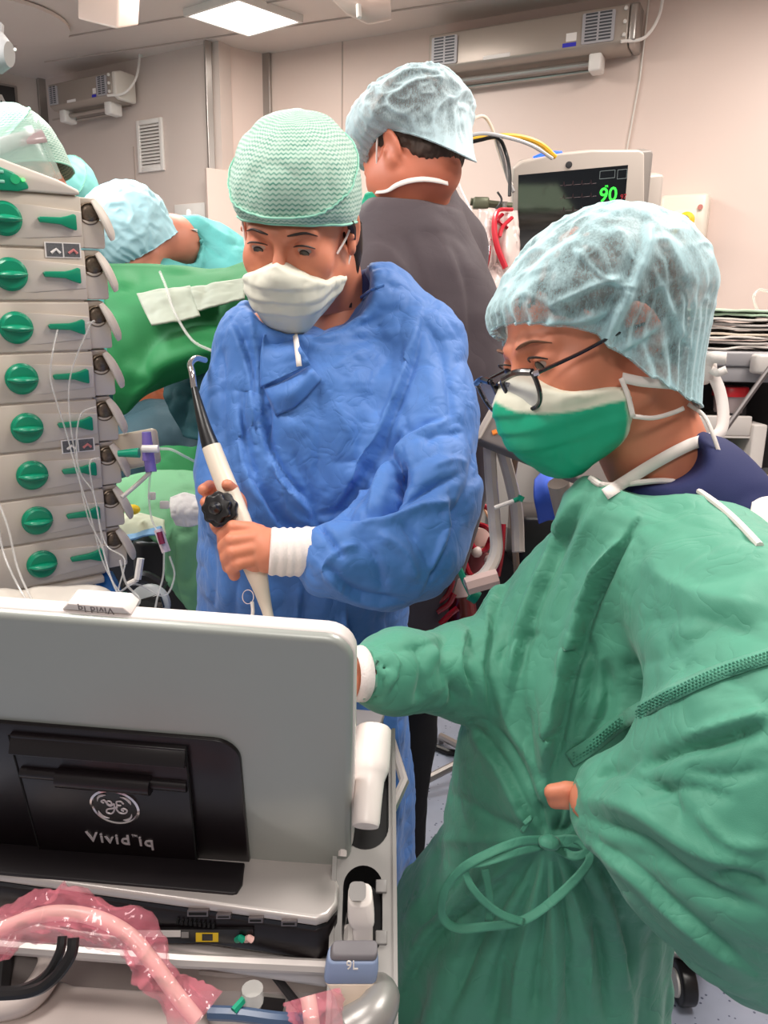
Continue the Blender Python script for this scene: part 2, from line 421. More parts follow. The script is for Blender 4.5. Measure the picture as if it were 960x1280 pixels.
# ================================================================== ROOM
WALL = mat('wall_panel', (224, 202, 191), .42, var=.03, vscale=2)
WALLG = mat('wall_panel_grey', (212, 196, 187), .4, var=.03, vscale=2)
STEEL = mat('steel', (176, 170, 165), .33, metal=.85, bump=.05, bscale=60)
CEILM = mat('ceiling_metal', (222, 208, 199), .35, var=.02)
WHITE = mat('white_plastic', (232, 226, 220), .35)
OFFW = mat('offwhite_plastic', (222, 214, 204), .4)
BLACK = mat('black_plastic', (22, 20, 22), .35)
DKGREY = mat('dark_grey_plastic', (62, 60, 62), .45)
GREYP = mat('grey_plastic', (150, 146, 144), .42)
CLEAR = mat('clear_tubing', (222, 220, 216), .15, alpha=.36, spec=.6)
CLEARW = mat('milky_tubing', (226, 216, 206), .25, alpha=.85)
RED = mat('red_plastic', (205, 30, 40), .35)
YEL = mat('yellow_plastic', (240, 200, 30), .4)
BLUEP = mat('blue_plastic', (30, 60, 190), .35)
GREENP = mat('green_plastic', (10, 150, 115), .3)

def floor_mat():
    m = bpy.data.materials.new('speckled_vinyl'); m.use_nodes = True; nt = m.node_tree; b = nt.nodes['Principled BSDF']
    N = nt.nodes.new; L = nt.links.new; tc = N('ShaderNodeTexCoord')
    v = N('ShaderNodeTexVoronoi'); v.inputs['Scale'].default_value = 55; L(tc.outputs['Object'], v.inputs['Vector'])
    n = N('ShaderNodeTexNoise'); n.inputs['Scale'].default_value = 9; L(tc.outputs['Object'], n.inputs['Vector'])
    lt = N('ShaderNodeMath'); lt.operation = 'LESS_THAN'; lt.inputs[1].default_value = .17; L(v.outputs['Distance'], lt.inputs[0])
    mx = N('ShaderNodeMix'); mx.data_type = 'RGBA'; mx.inputs[6].default_value = lin((176, 184, 204)); mx.inputs[7].default_value = lin((96, 104, 128))
    L(lt.outputs[0], mx.inputs[0])
    m2 = N('ShaderNodeMix'); m2.data_type = 'RGBA'; m2.blend_type = 'MULTIPLY'; m2.inputs[0].default_value = .35
    L(mx.outputs[2], m2.inputs[6]); L(n.outputs['Fac'], m2.inputs[7]); L(m2.outputs[2], b.inputs['Base Color'])
    b.inputs['Roughness'].default_value = .3; return m
struct(MB().box((-4.5, -3, -.05), (4.2, 6, 0)).build('floor', floor_mat(), smooth=False))
struct(MB().box((-4.5, -3, CEIL), (4.2, 6, CEIL+.05)).build('ceiling', CEILM, smooth=False))

cA0, cA1, cB, cC, cD = [atZ(*q, CEIL)[:2] for q in ((-40, 82), (52, 100), (263, 53), (333, 68), (530, 35))]
def wframe(p, q):
    """wall frame: x along p->q, y into the room, z up"""
    u = unit([q[0]-p[0], q[1]-p[1], 0]); n = np.array([u[1], -u[0], 0])
    if n@(np.array([0, 0, 0])-np.array([p[0], p[1], 0])) < 0: n = -n
    M = np.eye(4); M[:3, 0] = u; M[:3, 1] = n; M[:3, 2] = (0, 0, 1); M[:3, 3] = (p[0], p[1], 0); return M
def onwall(M, x, y, off=0.0):
    """pixel -> (along, up) on the plane `off` in front of the wall"""
    r = ray(x, y); n = M[:3, 1]; o = M[:3, 3]+n*off; t = ((o-CAMP)@n)/(r@n); p = CAMP+r*t-M[:3, 3]
    return p@M[:3, 0], p[2]
MA = wframe(cA1+(cA0-cA1)*8, cA1); MBw = wframe(cA1, cB); MC = wframe(cB, cC); MD = wframe(cC, cD)
def wall(name, M, L, m=WALL, x0=0):
    return struct(MB(M).box((x0, -.08, 0), (L, 0, CEIL)).build(name, m, smooth=False, origin=(M[0, 3], M[1, 3], 0)))
LA = np.linalg.norm(cA0-cA1)*8; LB = np.linalg.norm(cB-cA1); LC = np.linalg.norm(cC-cB)
wall('wall_far_left', MA, LA, WALLG); wall('wall_left', MBw, LB+.05, WALLG); wall('wall_pillar', MC, LC, WALL); wall('wall_back', MD, 4.6, WALL, x0=-.02)
struct(MB().box((3.9, -3, 0), (4.0, 3.2, CEIL)).build('wall_right', WALL, smooth=False))
# steel corner strips, panel joints
def wbox(name, M, lo, hi, m, **k):
    return MB(M).box(lo, hi).build(name, m, **k)
struct(wbox('trim_1', MC, (-.035, -.0, 0), (-.004, .02, CEIL), STEEL, bevel=.002, smooth=False))
struct(wbox('trim_2', MC, (.03, .0, 0), (.05, .012, CEIL), OFFW, bevel=.002, smooth=False))
struct(wbox('trim_3', MD, (-.03, .0, 0), (.03, .02, CEIL), STEEL, bevel=.002, smooth=False))
x_, z_ = onwall(MA, 62, 200); struct(wbox('trim_4', MA, (LA-.03, 0, 0), (LA+.03, .03, CEIL), STEEL, bevel=.002, smooth=False))
# panel joints: raised cover strips
JT = mat('joint_strip', (186, 168, 158), .5)
xj, zj = onwall(MBw, 168, 200); struct(wbox('trim_5', MBw, (xj-.004, 0, 0), (xj+.004, .003, 2.35), JT))
x0_, zt = onwall(MBw, 66, 150); struct(wbox('trim_6', MBw, (x0_, 0, zt-.004), (xj, .003, zt+.004), JT))
xj, _z = onwall(MD, 800, 200); struct(wbox('trim_7', MD, (xj+1.2, 0, 0), (xj+1.206, .003, CEIL), JT))
xj, _z = onwall(MD, 428, 60); struct(wbox('trim_8', MD, (xj-.003, 0, 0), (xj+.003, .003, CEIL), JT))
# low lining panel beside the pillar (starts below y=208)
xa, za = onwall(MC, 258, 210, .04)
pn = MB(MC).box((-.06, .02, 0), (LC-.02, .05, za)).build('trim_9', WALL, bevel=.003, smooth=False); struct(pn)
# ceiling joints
for i, (a, b) in enumerate((((0, 60), (235, 20)), ((380, 30), (530, 8)))):
    p, q = atZ(*a, CEIL-.002), atZ(*b, CEIL-.002); d = unit(q-p); p = p-d*1.5; q = q+d*1.5
    struct(MB().tube([p, q], .004, 4).build('trim_%d' % (10+i), JT))

# ---- louvred vent grille on the left wall
def vent():
    a = onwall(MBw, 172, 152); b = onwall(MBw, 207, 213); x0, x1 = a[0], b[0]; z1, z0 = a[1], b[1]
    t = thing('wall_vent', 'white louvred ventilation grille on the left wall beside the pillar', 'vent', tuple(xf(MBw, ((x0+x1)/2, .0, z0))[0]))
    f = MB(MBw); e = .022
    f.box((x0, 0, z0), (x0+e, .014, z1)); f.box((x1-e, 0, z0), (x1, .014, z1)); f.box((x0+e, 0, z0), (x1-e, .014, z0+e)); f.box((x0+e, 0, z1-e), (x1-e, .014, z1))
    f.build('frame', WHITE, t, bevel=.002)
    MB(MBw).box((x0+.01, .001, z0+.01), (x1-.01, .003, z1-.01)).build('backing', mat('vent_dark', (120, 108, 102), .6), t)
    n = 13
    for i in range(n):
        z = z0+e+(z1-z0-2*e)*(i+.5)/n
        MB(MBw).add([(x0+e, .003, z-.002), (x1-e, .003, z-.002), (x1-e, .012, z-.008), (x0+e, .012, z-.008), (x0+e, .003, z+.006), (x1-e, .003, z+.006), (x1-e, .012, z-.001), (x0+e, .012, z-.001)],
                    [(0, 1, 2, 3), (7, 6, 5, 4), (0, 4, 5, 1), (3, 2, 6, 7), (0, 3, 7, 4), (1, 5, 6, 2)]).build('slat', WHITE, t)
vent()

# ---- ceiling light panel (the one in view) + the others overhead
EM = mat('lit_diffuser', (255, 248, 240), .5, emit=4.0)
c0, c1, c2 = atZ(229, 11, CEIL), atZ(311, 38, CEIL), atZ(379, 19, CEIL)
def ceiling_light(o, u, v, label):
    o = np.array(o, float); c = o+u/2+v/2; c[2] = CEIL-.03
    t = thing('ceiling_light', label, 'ceiling light', tuple(c), )
    M = frame_of(o, u, v, np.array([0, 0, -1.]))
    MB(M).box((.04, .04, .004), (.96, .96, .022)).build('diffuser', EM, t, smooth=False)
    f = MB(M)
    for lo, hi in (((0, 0), (1, .04)), ((0, .96), (1, 1)), ((0, .04), (.04, .96)), ((.96, .04), (1, .96))): f.box((*lo, .0), (*hi, .028))
    f.build('frame', WHITE, t, smooth=False)
ceiling_light(c0, c1-c0, c2-c1, 'lit square ceiling light panel above the pillar')
for i, (x, y, p) in enumerate(LIGHTS[1:]):
    pass

# ---- surgical-lamp arms and housings that reach into the top of the frame
LAMPW = mat('lamp_housing', (214, 190, 178), .3, coat=.3)
def housing():
    P = [(96, -20), (150, -20), (147, 37), (96, 24)]
    p = [at(x, y, 2.3) for x, y in P]; back = [q+np.array([.03, .12, .05]) for q in p]
    t = thing('lamp_arm_box', 'pinkish grey box of a ceiling lamp arm at top left of the frame', 'ceiling arm', tuple(p[2]))
    MB().add(p+back, [(0, 1, 2, 3), (7, 6, 5, 4), (0, 4, 5, 1), (1, 5, 6, 2), (2, 6, 7, 3), (3, 7, 4, 0)]).build('housing', LAMPW, t, bevel=.008, seg=3)
    c = (p[0]+p[1]+back[0]+back[1])/4
    MB().tube([c-np.array([0, 0, .05]), [c[0], c[1], CEIL]], .03, 12).build('pole', OFFW, t)
housing()
def lamp2():
    c = at(452, 0, 2.4)
    t = thing('lamp_joint', 'white rounded ceiling arm joint at the top edge before the back wall', 'ceiling arm', tuple(c))
    MB().tube([at(418, -14, 2.4), at(440, 4, 2.4), at(462, 15, 2.4), at(488, 12, 2.4)], [.028, .035, .034, .028], 14).build('joint', LAMPW, t)
    MB().tube([at(448, 6, 2.36), at(449, 22, 2.36)], .008, 8).build('knob', WHITE, t)
    MB().tube([at(452, 4, 2.4), [*at(452, 0, 2.4)[:2], CEIL]], .022, 12).build('pole', OFFW, t)
lamp2()
def lamp3():
    c = at(4, 60, 2.0)
    t = thing('surgical_lamp_arm', 'grey arm and hub of a surgical lamp at the upper left edge', 'ceiling arm', tuple(c))
    MB().tube([at(-30, 58, 2.0), at(0, 66, 2.0), at(12, 68, 2.0)], [.055, .05, .03], 16).build('arm', GREYP, t)
    MB().tube([at(-6, 60, 2.05), at(-4, 30, 2.05)], .018, 10).build('pole', GREYP, t)
    MB().ball(at(19, 62, 1.98), .004, 8).build('screw', WHITE, t)
    d = atZ(-5, 28, CEIL-.02); MB().lathe([(.30, 0), (.30, .015), (.27, .02)], 40, frame_of(d, (1, 0, 0), (0, 1, 0))).build('ceiling_plate', CEILM, t, origin=None)
lamp3()

# ---- wall-mounted air recirculators
LAB = mat('label_paper', (238, 232, 228), .5); LABB = mat('label_blue', (48, 46, 190), .4); VENTD = mat('grille_slot', (70, 72, 78), .5)
GRL = mat('grille_plastic', (176, 172, 176), .4)
def recirc(M, x0, x1, z0, z1, dep, lab, near_right=True):
    base = xf(M, ((x0+x1)/2, .02, z0))[0]
    t = thing('air_recirculator', lab, 'air purifier', tuple(base))
    H = z1-z0
    # profile: sloped lower front
    prof = [(.02, z0), (dep*.82, z0), (dep, z0+H*.12), (dep, z1-H*.1), (dep*.7, z1), (.02, z1)]
    b = MB(M); n = len(prof)
    b.add([(x0, y, z) for y, z in prof]+[(x1, y, z) for y, z in prof], [tuple(range(n)), tuple(range(n, 2*n))[::-1]]+[(i, n+i, n+(i+1) % n, (i+1) % n) for i in range(n)])
    b.build('housing', mat('recirc_steel', (168, 156, 146), .38, metal=.35), t, bevel=.006)
    w = (x1-x0)
    def grille(xa, xb, za, zb, nn=9):
        g = MB(M); g.rbox((xa, za, 0), (xb, zb, .006), .006)
        # local prism lies in xy -> map (x, z) plane
        g = MB(M@np.array([[1, 0, 0, 0], [0, 0, 1, dep-.001], [0, 1, 0, 0], [0, 0, 0, 1.]])).rbox((xa, za, 0), (xb, zb, .007), .006)
        o = g.build('grille', GRL, t)
        k = MB(M)
        for i in range(nn):
            z = za+(zb-za)*(i+.7)/(nn+.4)
            for a_, b_ in ((xa+.012, (xa+xb)/2-.004), ((xa+xb)/2+.004, xb-.012)):
                k.box((a_, dep+.004, z), (b_, dep+.0072, z+(zb-za)/nn*.5))
        k.build('slots', VENTD, o); return o
    gh = H*.66
    ga = z0+H*.16
    grille(x0+w*.02, x0+w*.16, ga, ga+gh); grille(x1-w*.21, x1-w*.06, ga, ga+gh)
    MB(M).box((x1-w*.30, dep-.001, ga), (x1-w*.235, dep+.001, ga+H*.09)).build('blue_label', LABB, t)
    MB(M).box((x1-w*.285, dep-.001, ga+H*.12), (x1-w*.235, dep+.001, ga+H*.3)).build('label', LAB, t)
    l2 = MB(M).box((x0+w*.30, dep-.001, ga-H*.02), (x0+w*.44, dep+.001, ga+H*.07)).build('label', LAB, t)
    # steel end cap with screws
    e = MB(M); e.add([(x1+.002, y, z) for y, z in prof]+[(x1+.03, y, z) for y, z in prof], [tuple(range(n)), tuple(range(n, 2*n))[::-1]]+[(i, n+i, n+(i+1) % n, (i+1) % n) for i in range(n)])
    e.build('end_cap', OFFW if not near_right else STEEL, t, bevel=.008)
    for k in range(3):
        MB(M).ball((x1-.012, dep+.003, z0+H*(.25+.28*k)), .008, 8).build('screw', WHITE, t)
    # hanging rail with two holders under the box
    r = MB(M); zr = z0-H*.16
    r.tube([(x0+.05, dep*.6, zr), (x1-w*.14, dep*.6, zr)], .011, 10); r.tube([(x0+.05, dep*.35, zr-.015), (x1-w*.16, dep*.35, zr-.015)], .006, 8)
    r.build('rail', STEEL, t)
    for xx in (x0+.06, x1-w*.15):
        MB(M).rbox((xx-.025, dep*.3, zr-.035), (xx+.025, dep*.82, zr+.03), .01).build('holder', WHITE, t, bevel=.008)
    MB(M).tube(spline([(x1-.02, dep+.01, z0+H*.1), (x1+.06, dep*.8, z0+H*.2), (x1+.1, dep*.5, z0+H*.8), (x1+.09, .03, z1+.12), (x1+.09, .03, CEIL-.01)], 6), .006, 8).build('cable', WHITE, t)
    return t
d_ = .15
xa, za = onwall(MD, 535, 92, d_); xb, zb = onwall(MD, 783, 58, d_); xc, zc = onwall(MD, 532, 40, d_)
recirc(MD, xa, xb, (za+zb)/2, (za+zb)/2+(zc-za), d_, 'long steel air recirculator with grilles high on the back wall above the monitor')
xa, za = onwall(MBw, 62, 138, d_); xb, zb = onwall(MBw, 140, 123, d_); xc, zc = onwall(MBw, 54, 106, d_)
recirc(MBw, xa, xb, (za+zb)/2, (za+zb)/2+(zc-za)*1.05, d_, 'steel air recirculator high on the left wall above the vent grille', False)
# thin cable running down the back wall
xa, za = onwall(MD, 811, 0, .01); xb, zb = onwall(MD, 783, 190, .01)
tag(MB(MD).tube([(xa-.01, .008, CEIL-.005), (xa, .008, za), ((xa+xb)/2+.01, .008, (za+zb)/2), (xb, .008, zb), (xb-.02, .008, 1.2)], .004, 6).build('wall_cable', OFFW), 'thin white cable running down the back wall right of the recirculator', 'cable')

# ---- dark sign board at the far left
xa, za = onwall(MA, 20, 108, .02); xb, zb = onwall(MA, 22, 170, .02)
t = thing('display_board', 'black framed board with a white letter A at the far left wall', 'sign', tuple(xf(MA, (xa-.3, .02, zb))[0]))
MB(MA).box((xa-.6, 0, zb), (xa, .035, za)).build('frame', STEEL, t, bevel=.003)
MB(MA).box((xa-.59, .033, zb+.012), (xa-.014, .038, za-.012)).build('panel', BLACK, t)
Mt = MA@np.array([[1, 0, 0, xa-.085], [0, 0, 1, .039], [0, 1, 0, (za+zb)/2+.0], [0, 0, 0, 1.]])
text_obj('letter', 'A', Mt, .17, WHITE, t)

# ---- medical gas outlet box on the back wall
xa, za = onwall(MD, 845, 243, .10); xb, zb = onwall(MD, 880, 306, .10)
t = thing('gas_outlet', 'cream wall box with a yellow gas connector on the back wall right of the monitor', 'gas outlet', tuple(xf(MD, ((xa+xb)/2, 0, zb))[0]))
MB(MD).rbox((xa-.06, 0, zb), (xb, .1, za), .02).build('box', mat('cream', (232, 220, 204), .35), t, bevel=.012)
MB(MD).box((xa-.04, .02, zb-.12), (xb-.01, .07, zb)).build('bracket', GREYP, t)
MB(MD@np.array([[1, 0, 0, 0], [0, 0, 1, .1], [0, 1, 0, 0], [0, 0, 0, 1.]])).rbox((xa+.0, zb+.03, 0), (xb-.04, za-.06, .004), .006).build('plate', WHITE, t)
cx, cz = onwall(MD, 858, 275, .11)
Mo = MD@np.array([[1, 0, 0, cx], [0, 0, 1, .104], [0, 1, 0, cz], [0, 0, 0, 1.]])
yk = MB(Mo).lathe([(.030, 0), (.030, .012), (.02, .014), (.02, .03), (.012, .032)], 20).build('connector', YEL, t)
MB(Mo).lathe([(.013, .03), (.013, .045), (.008, .05)], 12).build('plug', STEEL, yk)
MB(MD).tube(spline([(cx-.0, .13, cz), (cx-.03, .14, cz-.04), (cx-.05, .13, cz-.12), (cx-.06, .11, cz-.5)], 5), .009, 8).build('hose', YEL, t)
MB(Mo).add(np.array([(x+.045, y+.045, .0045) for x, y in circ(0, 0, .010)]), [tuple(range(20))]).build('emblem', mat('emblem_red', (190, 120, 110), .5), t)
# small light switch plate low on the left wall
xa, za = onwall(MBw, 218, 256, .01); xb, zb = onwall(MBw, 256, 266, .01)
t = MB(MBw).box((xa, 0, zb-.05), (xb, .012, za)).build('socket_plate', WHITE, bevel=.003); tag(t, 'small white socket strip on the left wall behind the bent surgeon', 'socket')
# ================================================================== ULTRASOUND UNIT
def ploc(M, x, y, off=0.0):
    """pixel -> local (x, y) on the plane of frame M"""
    n = M[:3, 2]; o = M[:3, 3]+n*off; r = ray(x, y); t = ((o-CAMP)@n)/(r@n); p = CAMP+r*t-M[:3, 3]
    return np.array([p@M[:3, 0], p@M[:3, 1]])
SILV = mat('silver_shell', (166, 170, 165), .38, metal=.25, bump=.02, bscale=900)
SILVL = mat('silver_light', (206, 198, 194), .33, metal=.3)
BLK = mat('black_shell', (24, 17, 20), .33)
BLK2 = mat('black_deck', (32, 27, 30), .5)
CHR = mat('chrome', (225, 215, 215), .15, metal=1)
p = para([(118, 776), (441, 800), (415, 1086), (152, 1062)], .2)
lx = unit(p[1]-p[0]); lz_ = unit(np.cross(lx, p[0]-p[3])); ly = np.cross(lz_, lx)
if lz_@(p[0]-CAMP) > 0: lz_ = -lz_; ly = -ly
ML = frame_of(p[0], lx, ly, lz_)            # lid frame: x right, y up, z to the viewer
us = thing('ultrasound_machine', 'silver laptop ultrasound machine seen from behind on its cart', 'ultrasound machine', tuple(ML[:3, 3]+np.array([0, .0, -.35])))
LH = .272; LW = .2
lid = MB(ML).prism(rrect(-LW, -LH, LW, 0, .022, 6), -.016, 0).build('lid', SILV, us, bevel=.006, seg=3)
MB(ML).prism(rrect(-LW-.001, -LH+.01, LW+.0015, .0012, .023, 6), -.022, -.006).build('lid_rim', mat('pale_rim', (226, 216, 212), .35), us, bevel=.003)
# swivel hinge cover
cTL = ploc(ML, -60, 893); cTR = ploc(ML, 297, 925); cBR = ploc(ML, 304, 1080)
bw = cTR[0]+.002;  bt = (cTL[1]+cTR[1])/2
pl = [q for q in rrect(-bw-.07, -LH-.002, bw, bt, .022, 6)]
pl = [(x, y) if y > -LH/2 else (x, -LH-.002) for x, y in pl]
MB(ML).prism(pl, -.001, .004).build('hinge_cover', BLK, us, bevel=.0015)
q = [ploc(ML, *k) for k in ((17, 910), (236, 928), (250, 1078), (55, 1054))]
sw = MB(ML).prism([tuple(k) for k in q][::-1], .003, .0085).build('swivel_plate', BLK, us, bevel=.001)
g = MB(ML)   # thin gap lines each side of the swivel plate
for a, b in ((q[0], q[3]), (q[1], q[2])): g.tube([(a[0], a[1], .0085), (b[0], b[1], .0085)], .0009, 5)
g.build('gap_line', mat('gap_black', (6, 5, 6), .8), us)
a = ploc(ML, 18, 912); b = ploc(ML, 236, 929)
MB(ML).add([(a[0], a[1], .008), (b[0], b[1], .008), (b[0], b[1]-.012, .017), (a[0], a[1]-.012, .017), (a[0], a[1]-.017, .009), (b[0], b[1]-.017, .009)], [(0, 3, 2, 1), (3, 4, 5, 2), (0, 4, 3), (1, 2, 5), (0, 1, 5, 4)]).build('handle_lip', BLK, us, bevel=.001)
a = ploc(ML, 34, 954); b = ploc(ML, 238, 972); c = ploc(ML, 80, 958); d = ploc(ML, 195, 968)
MB(ML).tube([(a[0], a[1], .009), (b[0], b[1], .009)], .0055, 14).build('hinge_barrel', BLK, us)
MB(ML).tube([(c[0], c[1], .012), (d[0], d[1], .012)], .0085, 14).build('hinge_cap', BLK, us)
# round maker's emblem
lc = ploc(ML, 144, 1008, .009); Me = ML@frame_of((lc[0], lc[1], .0085), (1, 0, 0), (0, 1, 0))
em = MB(Me).lathe([(.0225, 0), (.0225, .0018), (.0205, .0024), (.0195, .0014)], 40, caps=False).build('emblem_ring', CHR, us)
MB(Me).lathe([(.020, 0), (.020, .0014)], 40).build('emblem_disc', mat('emblem_black', (14, 10, 12), .2), em)
sc = MB(Me)
def stroke(mb, pts, r, z=.0019):
    P = spline([(x*.001, y*.001, z) for x, y in pts], 6); mb.tube(P, r, 6)
stroke(sc, [(-9, 5), (-11, 7), (-8, 9), (-6, 5), (-3, 3), (-2, 7), (-5, 8), (-6, 4), (-3, 2), (0, 5), (0, 1), (-1, -4), (-4, -8), (-8, -7), (-7, -3), (-2, -1), (3, 1)], .0008)
stroke(sc, [(9, 6), (7, 9), (3, 8), (3, 4), (6, 3.5), (3, 3), (1.5, -1), (4, -6), (9, -6), (11, -2), (8, 0), (6, -2), (8, -3.5)], .0008)
for a0 in (20, 110, 200, 290):
    an = [math.radians(a0+k*9) for k in range(6)]
    stroke(sc, [((16.5+1.2*math.sin(k*.7))*math.cos(t), (16.5+1.2*math.sin(k*.7))*math.sin(t)) for k, t in enumerate(an)], [.0003, .0012, .0011, .0008, .0003])
sc.build('emblem_script', MATS['letter_silver'] if 'letter_silver' in MATS else mat('letter_silver', (214, 204, 206), .45, metal=.3), em)
lc = ploc(ML, 150, 1050, .009)
text_obj('lettering', 'Vivid iq', ML@frame_of((lc[0], lc[1], .0088), (1, 0, 0), (0, 1, 0)), .0185, mat('letter_silver', (214, 204, 206), .45, metal=.3), us, .0005, spacing=1.12, bold=.0002)
text_obj('trade_mark', 'TM', ML@frame_of((lc[0]+.0145, lc[1]+.007, .0088), (1, 0, 0), (0, 1, 0)), .004, MATS['letter_silver'], us, .0003)
# tab on the top rim, its name reads upside down from here
a = ploc(ML, 73, 778); b = ploc(ML, 160, 781)
tb = MB(ML).prism([(a[0], .002), (a[0]+.006, .0085), (b[0]-.006, .0085), (b[0], .002)][::-1], -.028, -.008).build('name_tab', MATS['pale_rim'], us, bevel=.001)
Mt = ML@frame_of(((a[0]+b[0])/2, .0048, -.0078), (-1, 0, 0), (0, -1, 0), (0, 0, 1))
text_obj('tab_lettering', 'Vivid iq', Mt, .0085, mat('print_grey', (120, 110, 110), .5), us, .0002, spacing=1.1)
# ---- keyboard base (deck), horizontal
zB = ML[2, 3]-LH*abs(ly[2])+.001
def onz(x, y, z): return atZ(x, y, z)
dk = [onz(x, y, zB) for x, y in ((416, 1087), (424, 1105), (422, 1128), (410, 1142), (395, 1147))]
fl = onz(-110, 1077, zB); bl = onz(-110, 1035, zB)
ux = unit(dk[4]-fl)
bk = [p_+ly*0 for p_ in dk]
outl = [tuple(k[:2]) for k in dk]+[tuple(fl[:2])]
nrm = np.array([-ux[1], ux[0], 0])
outl += [tuple((fl+nrm*.36)[:2]), tuple((dk[0]+nrm*.30)[:2])]
def silver_deck(z0, z1, name, m, inset=0, parent=us, **k):
    c = np.mean(outl, 0); P = [((x-c[0])*(1-inset)+c[0], (y-c[1])*(1-inset)+c[1]) for x, y in outl]
    return MB().prism(P[::-1], z0, z1).build(name, m, parent, **k)
silver_deck(zB-.010, zB, 'base_deck', SILVL, bevel=.0035, seg=3)
silver_deck(zB-.020, zB-.010, 'base_gap', BLACK, inset=.012)
silver_deck(zB-.046, zB-.012, 'base_body', BLK, inset=.004, bevel=.004)
a = [onz(x, y, zB+.001) for x, y in ((8, 1056), (306, 1080), (303, 1106), (296, 1117), (290, 1118), (-70, 1086), (-70, 1051))]
MB().prism([tuple(k[:2]) for k in a][::-1], zB-.001, zB+.0025).build('deck_cover', BLK2, us, bevel=.001)
# port row on the rear of the base
Yax = unit(dk[4]-fl); 
def rear(xpx, ypx, off=.0):
    """point on the rear face of the base body at a pixel"""
    n = -nrm; o = fl+n*off; r = ray(xpx, ypx); t = ((o-CAMP)@n)/(r@n); return CAMP+r*t
def rearbox(mb, x0, y0, x1, y1, off=.003, dep=.004):
    a_, b_ = rear(x0, y0), rear(x1, y1); c_ = rear(x1, y0); d_ = rear(x0, y1)
    P = [a_, c_, b_, d_]; mb.add([k-nrm*off for k in P]+[k-nrm*(off-dep) for k in P], [(0, 1, 2, 3), (7, 6, 5, 4), (0, 4, 5, 1), (1, 5, 6, 2), (2, 6, 7, 3), (3, 7, 4, 0)])
PORT = mat('port_metal', (120, 112, 112), .35, metal=.6)
for x0, y0, x1, y1 in ((236, 1135, 262, 1142), (272, 1140, 290, 1145), (312, 1144, 330, 1150), (353, 1148, 372, 1154)):
    mb = MB(); rearbox(mb, x0, y0, x1, y1, .0035, .005); o = mb.build('port', PORT, us)
    mb = MB(); rearbox(mb, x0+2, y0+2, x1-2, y1-2, .004, .003); mb.build('socket', MATS['gap_black'], o)
mb = MB()
for k in range(9): rearbox(mb, 222+k*5.6, 1147+k*.6, 225+k*5.6, 1152+k*.6, .0035, .003)
mb.build('vent_slots', MATS['gap_black'], us)
mb = MB(); rearbox(mb, 172, 1158, 318, 1175, .0036, .003); mb.build('label_strip', BLACK, us)
for x0, y0, x1, y1, mm in ((174, 1159, 228, 1167, LAB), (229, 1161, 238, 1168, GREYP), (247, 1162, 275, 1173, YEL)):
    mb = MB(); rearbox(mb, x0, y0, x1, y1, .004, .003); mb.build('label', mm, us)
mb = MB(); rearbox(mb, 255, 1163, 268, 1171, .0044, .003); mb.build('hand_symbol', BLACK, us)
for x, mm in ((298, GREENP), (309, mat('pink_plug', (240, 190, 180), .4))):
    MB().tube([rear(x, 1171)-nrm*.003, rear(x+6, 1165)-nrm*.007, rear(x+9, 1168)-nrm*.006], .003, 8).build('connector', mm, us)

# ================================================================== CART
ct = thing('ultrasound_cart', 'silver and cream ultrasound cart with a probe rail on its right side', 'cart', (float(ML[0, 3]), .55, 0.0))
CARTC = mat('cart_cream', (206, 192, 186), .38)
# tray that carries the machine, rounded rim
c = np.mean(outl, 0); zt = zB-.05
tr = [((x-c[0])*1.045+c[0]+.004, (y-c[1])*1.035+c[1]) for x, y in outl]
e_ = np.array(tr[:5]); 
MB().prism(tr[::-1], zt-.022, zt).build('tray', SILVL, ct, bevel=.008, seg=3)
MB().tube([(x, y, zt+.004) for x, y in spline(tr, 3, closed=True)], .006, 8).build('tray_rim', SILVL, ct)
# body under the tray: pale shelf towards the viewer with a bin and a handle
zs = zt-.05
def poly_px(pts, z): return [tuple(atZ(x, y, z)[:2]) for x, y in pts]
sh = poly_px([(-160, 1205), (60, 1214), (95, 1226), (250, 1236), (268, 1290), (-160, 1300)], zs)
MB().prism(sh[::-1], zs-.05, zs).build('shelf', CARTC, ct, bevel=.01, seg=3)
MB().prism(tr[::-1], zs-.075, zs-.06).build('under_plate', CARTC, ct, bevel=.006)
bn = poly_px([(235, 1222), (420, 1228), (455, 1300), (255, 1300)], zs-.03)
MB().prism(bn[::-1], zs-.08, zs-.028).build('bin_floor', mat('bin_white', (222, 214, 212), .4), ct, bevel=.004)
MB().tube([atZ(340, 1215, zs+.0), atZ(395, 1285, zs+.0)], .004, 8).build('bin_edge', DKGREY, ct)
MB().tube(spline([atZ(250, 1215, zs), atZ(300, 1218, zs+.002), atZ(340, 1208, zs+.006), atZ(372, 1206, zs)], 6), .003, 6).build('bin_lip', CARTC, ct)
# opening with handle at the far left
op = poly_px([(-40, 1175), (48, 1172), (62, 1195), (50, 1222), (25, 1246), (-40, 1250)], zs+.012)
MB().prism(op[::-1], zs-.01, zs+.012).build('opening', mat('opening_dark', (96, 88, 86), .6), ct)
MB().tube(spline([atZ(-40, 1168, zs+.02), atZ(30, 1166, zs+.02), atZ(62, 1185, zs+.02), atZ(60, 1215, zs+.02), atZ(30, 1250, zs+.012), atZ(-30, 1262, zs+.01)], 6), .012, 12).build('handle', CARTC, ct)
MB().tube([atZ(-20, 1180, zs+.018), atZ(10, 1175, zs+.018), atZ(4, 1240, zs+.01)], .007, 6).build('latch', BLACK, ct)
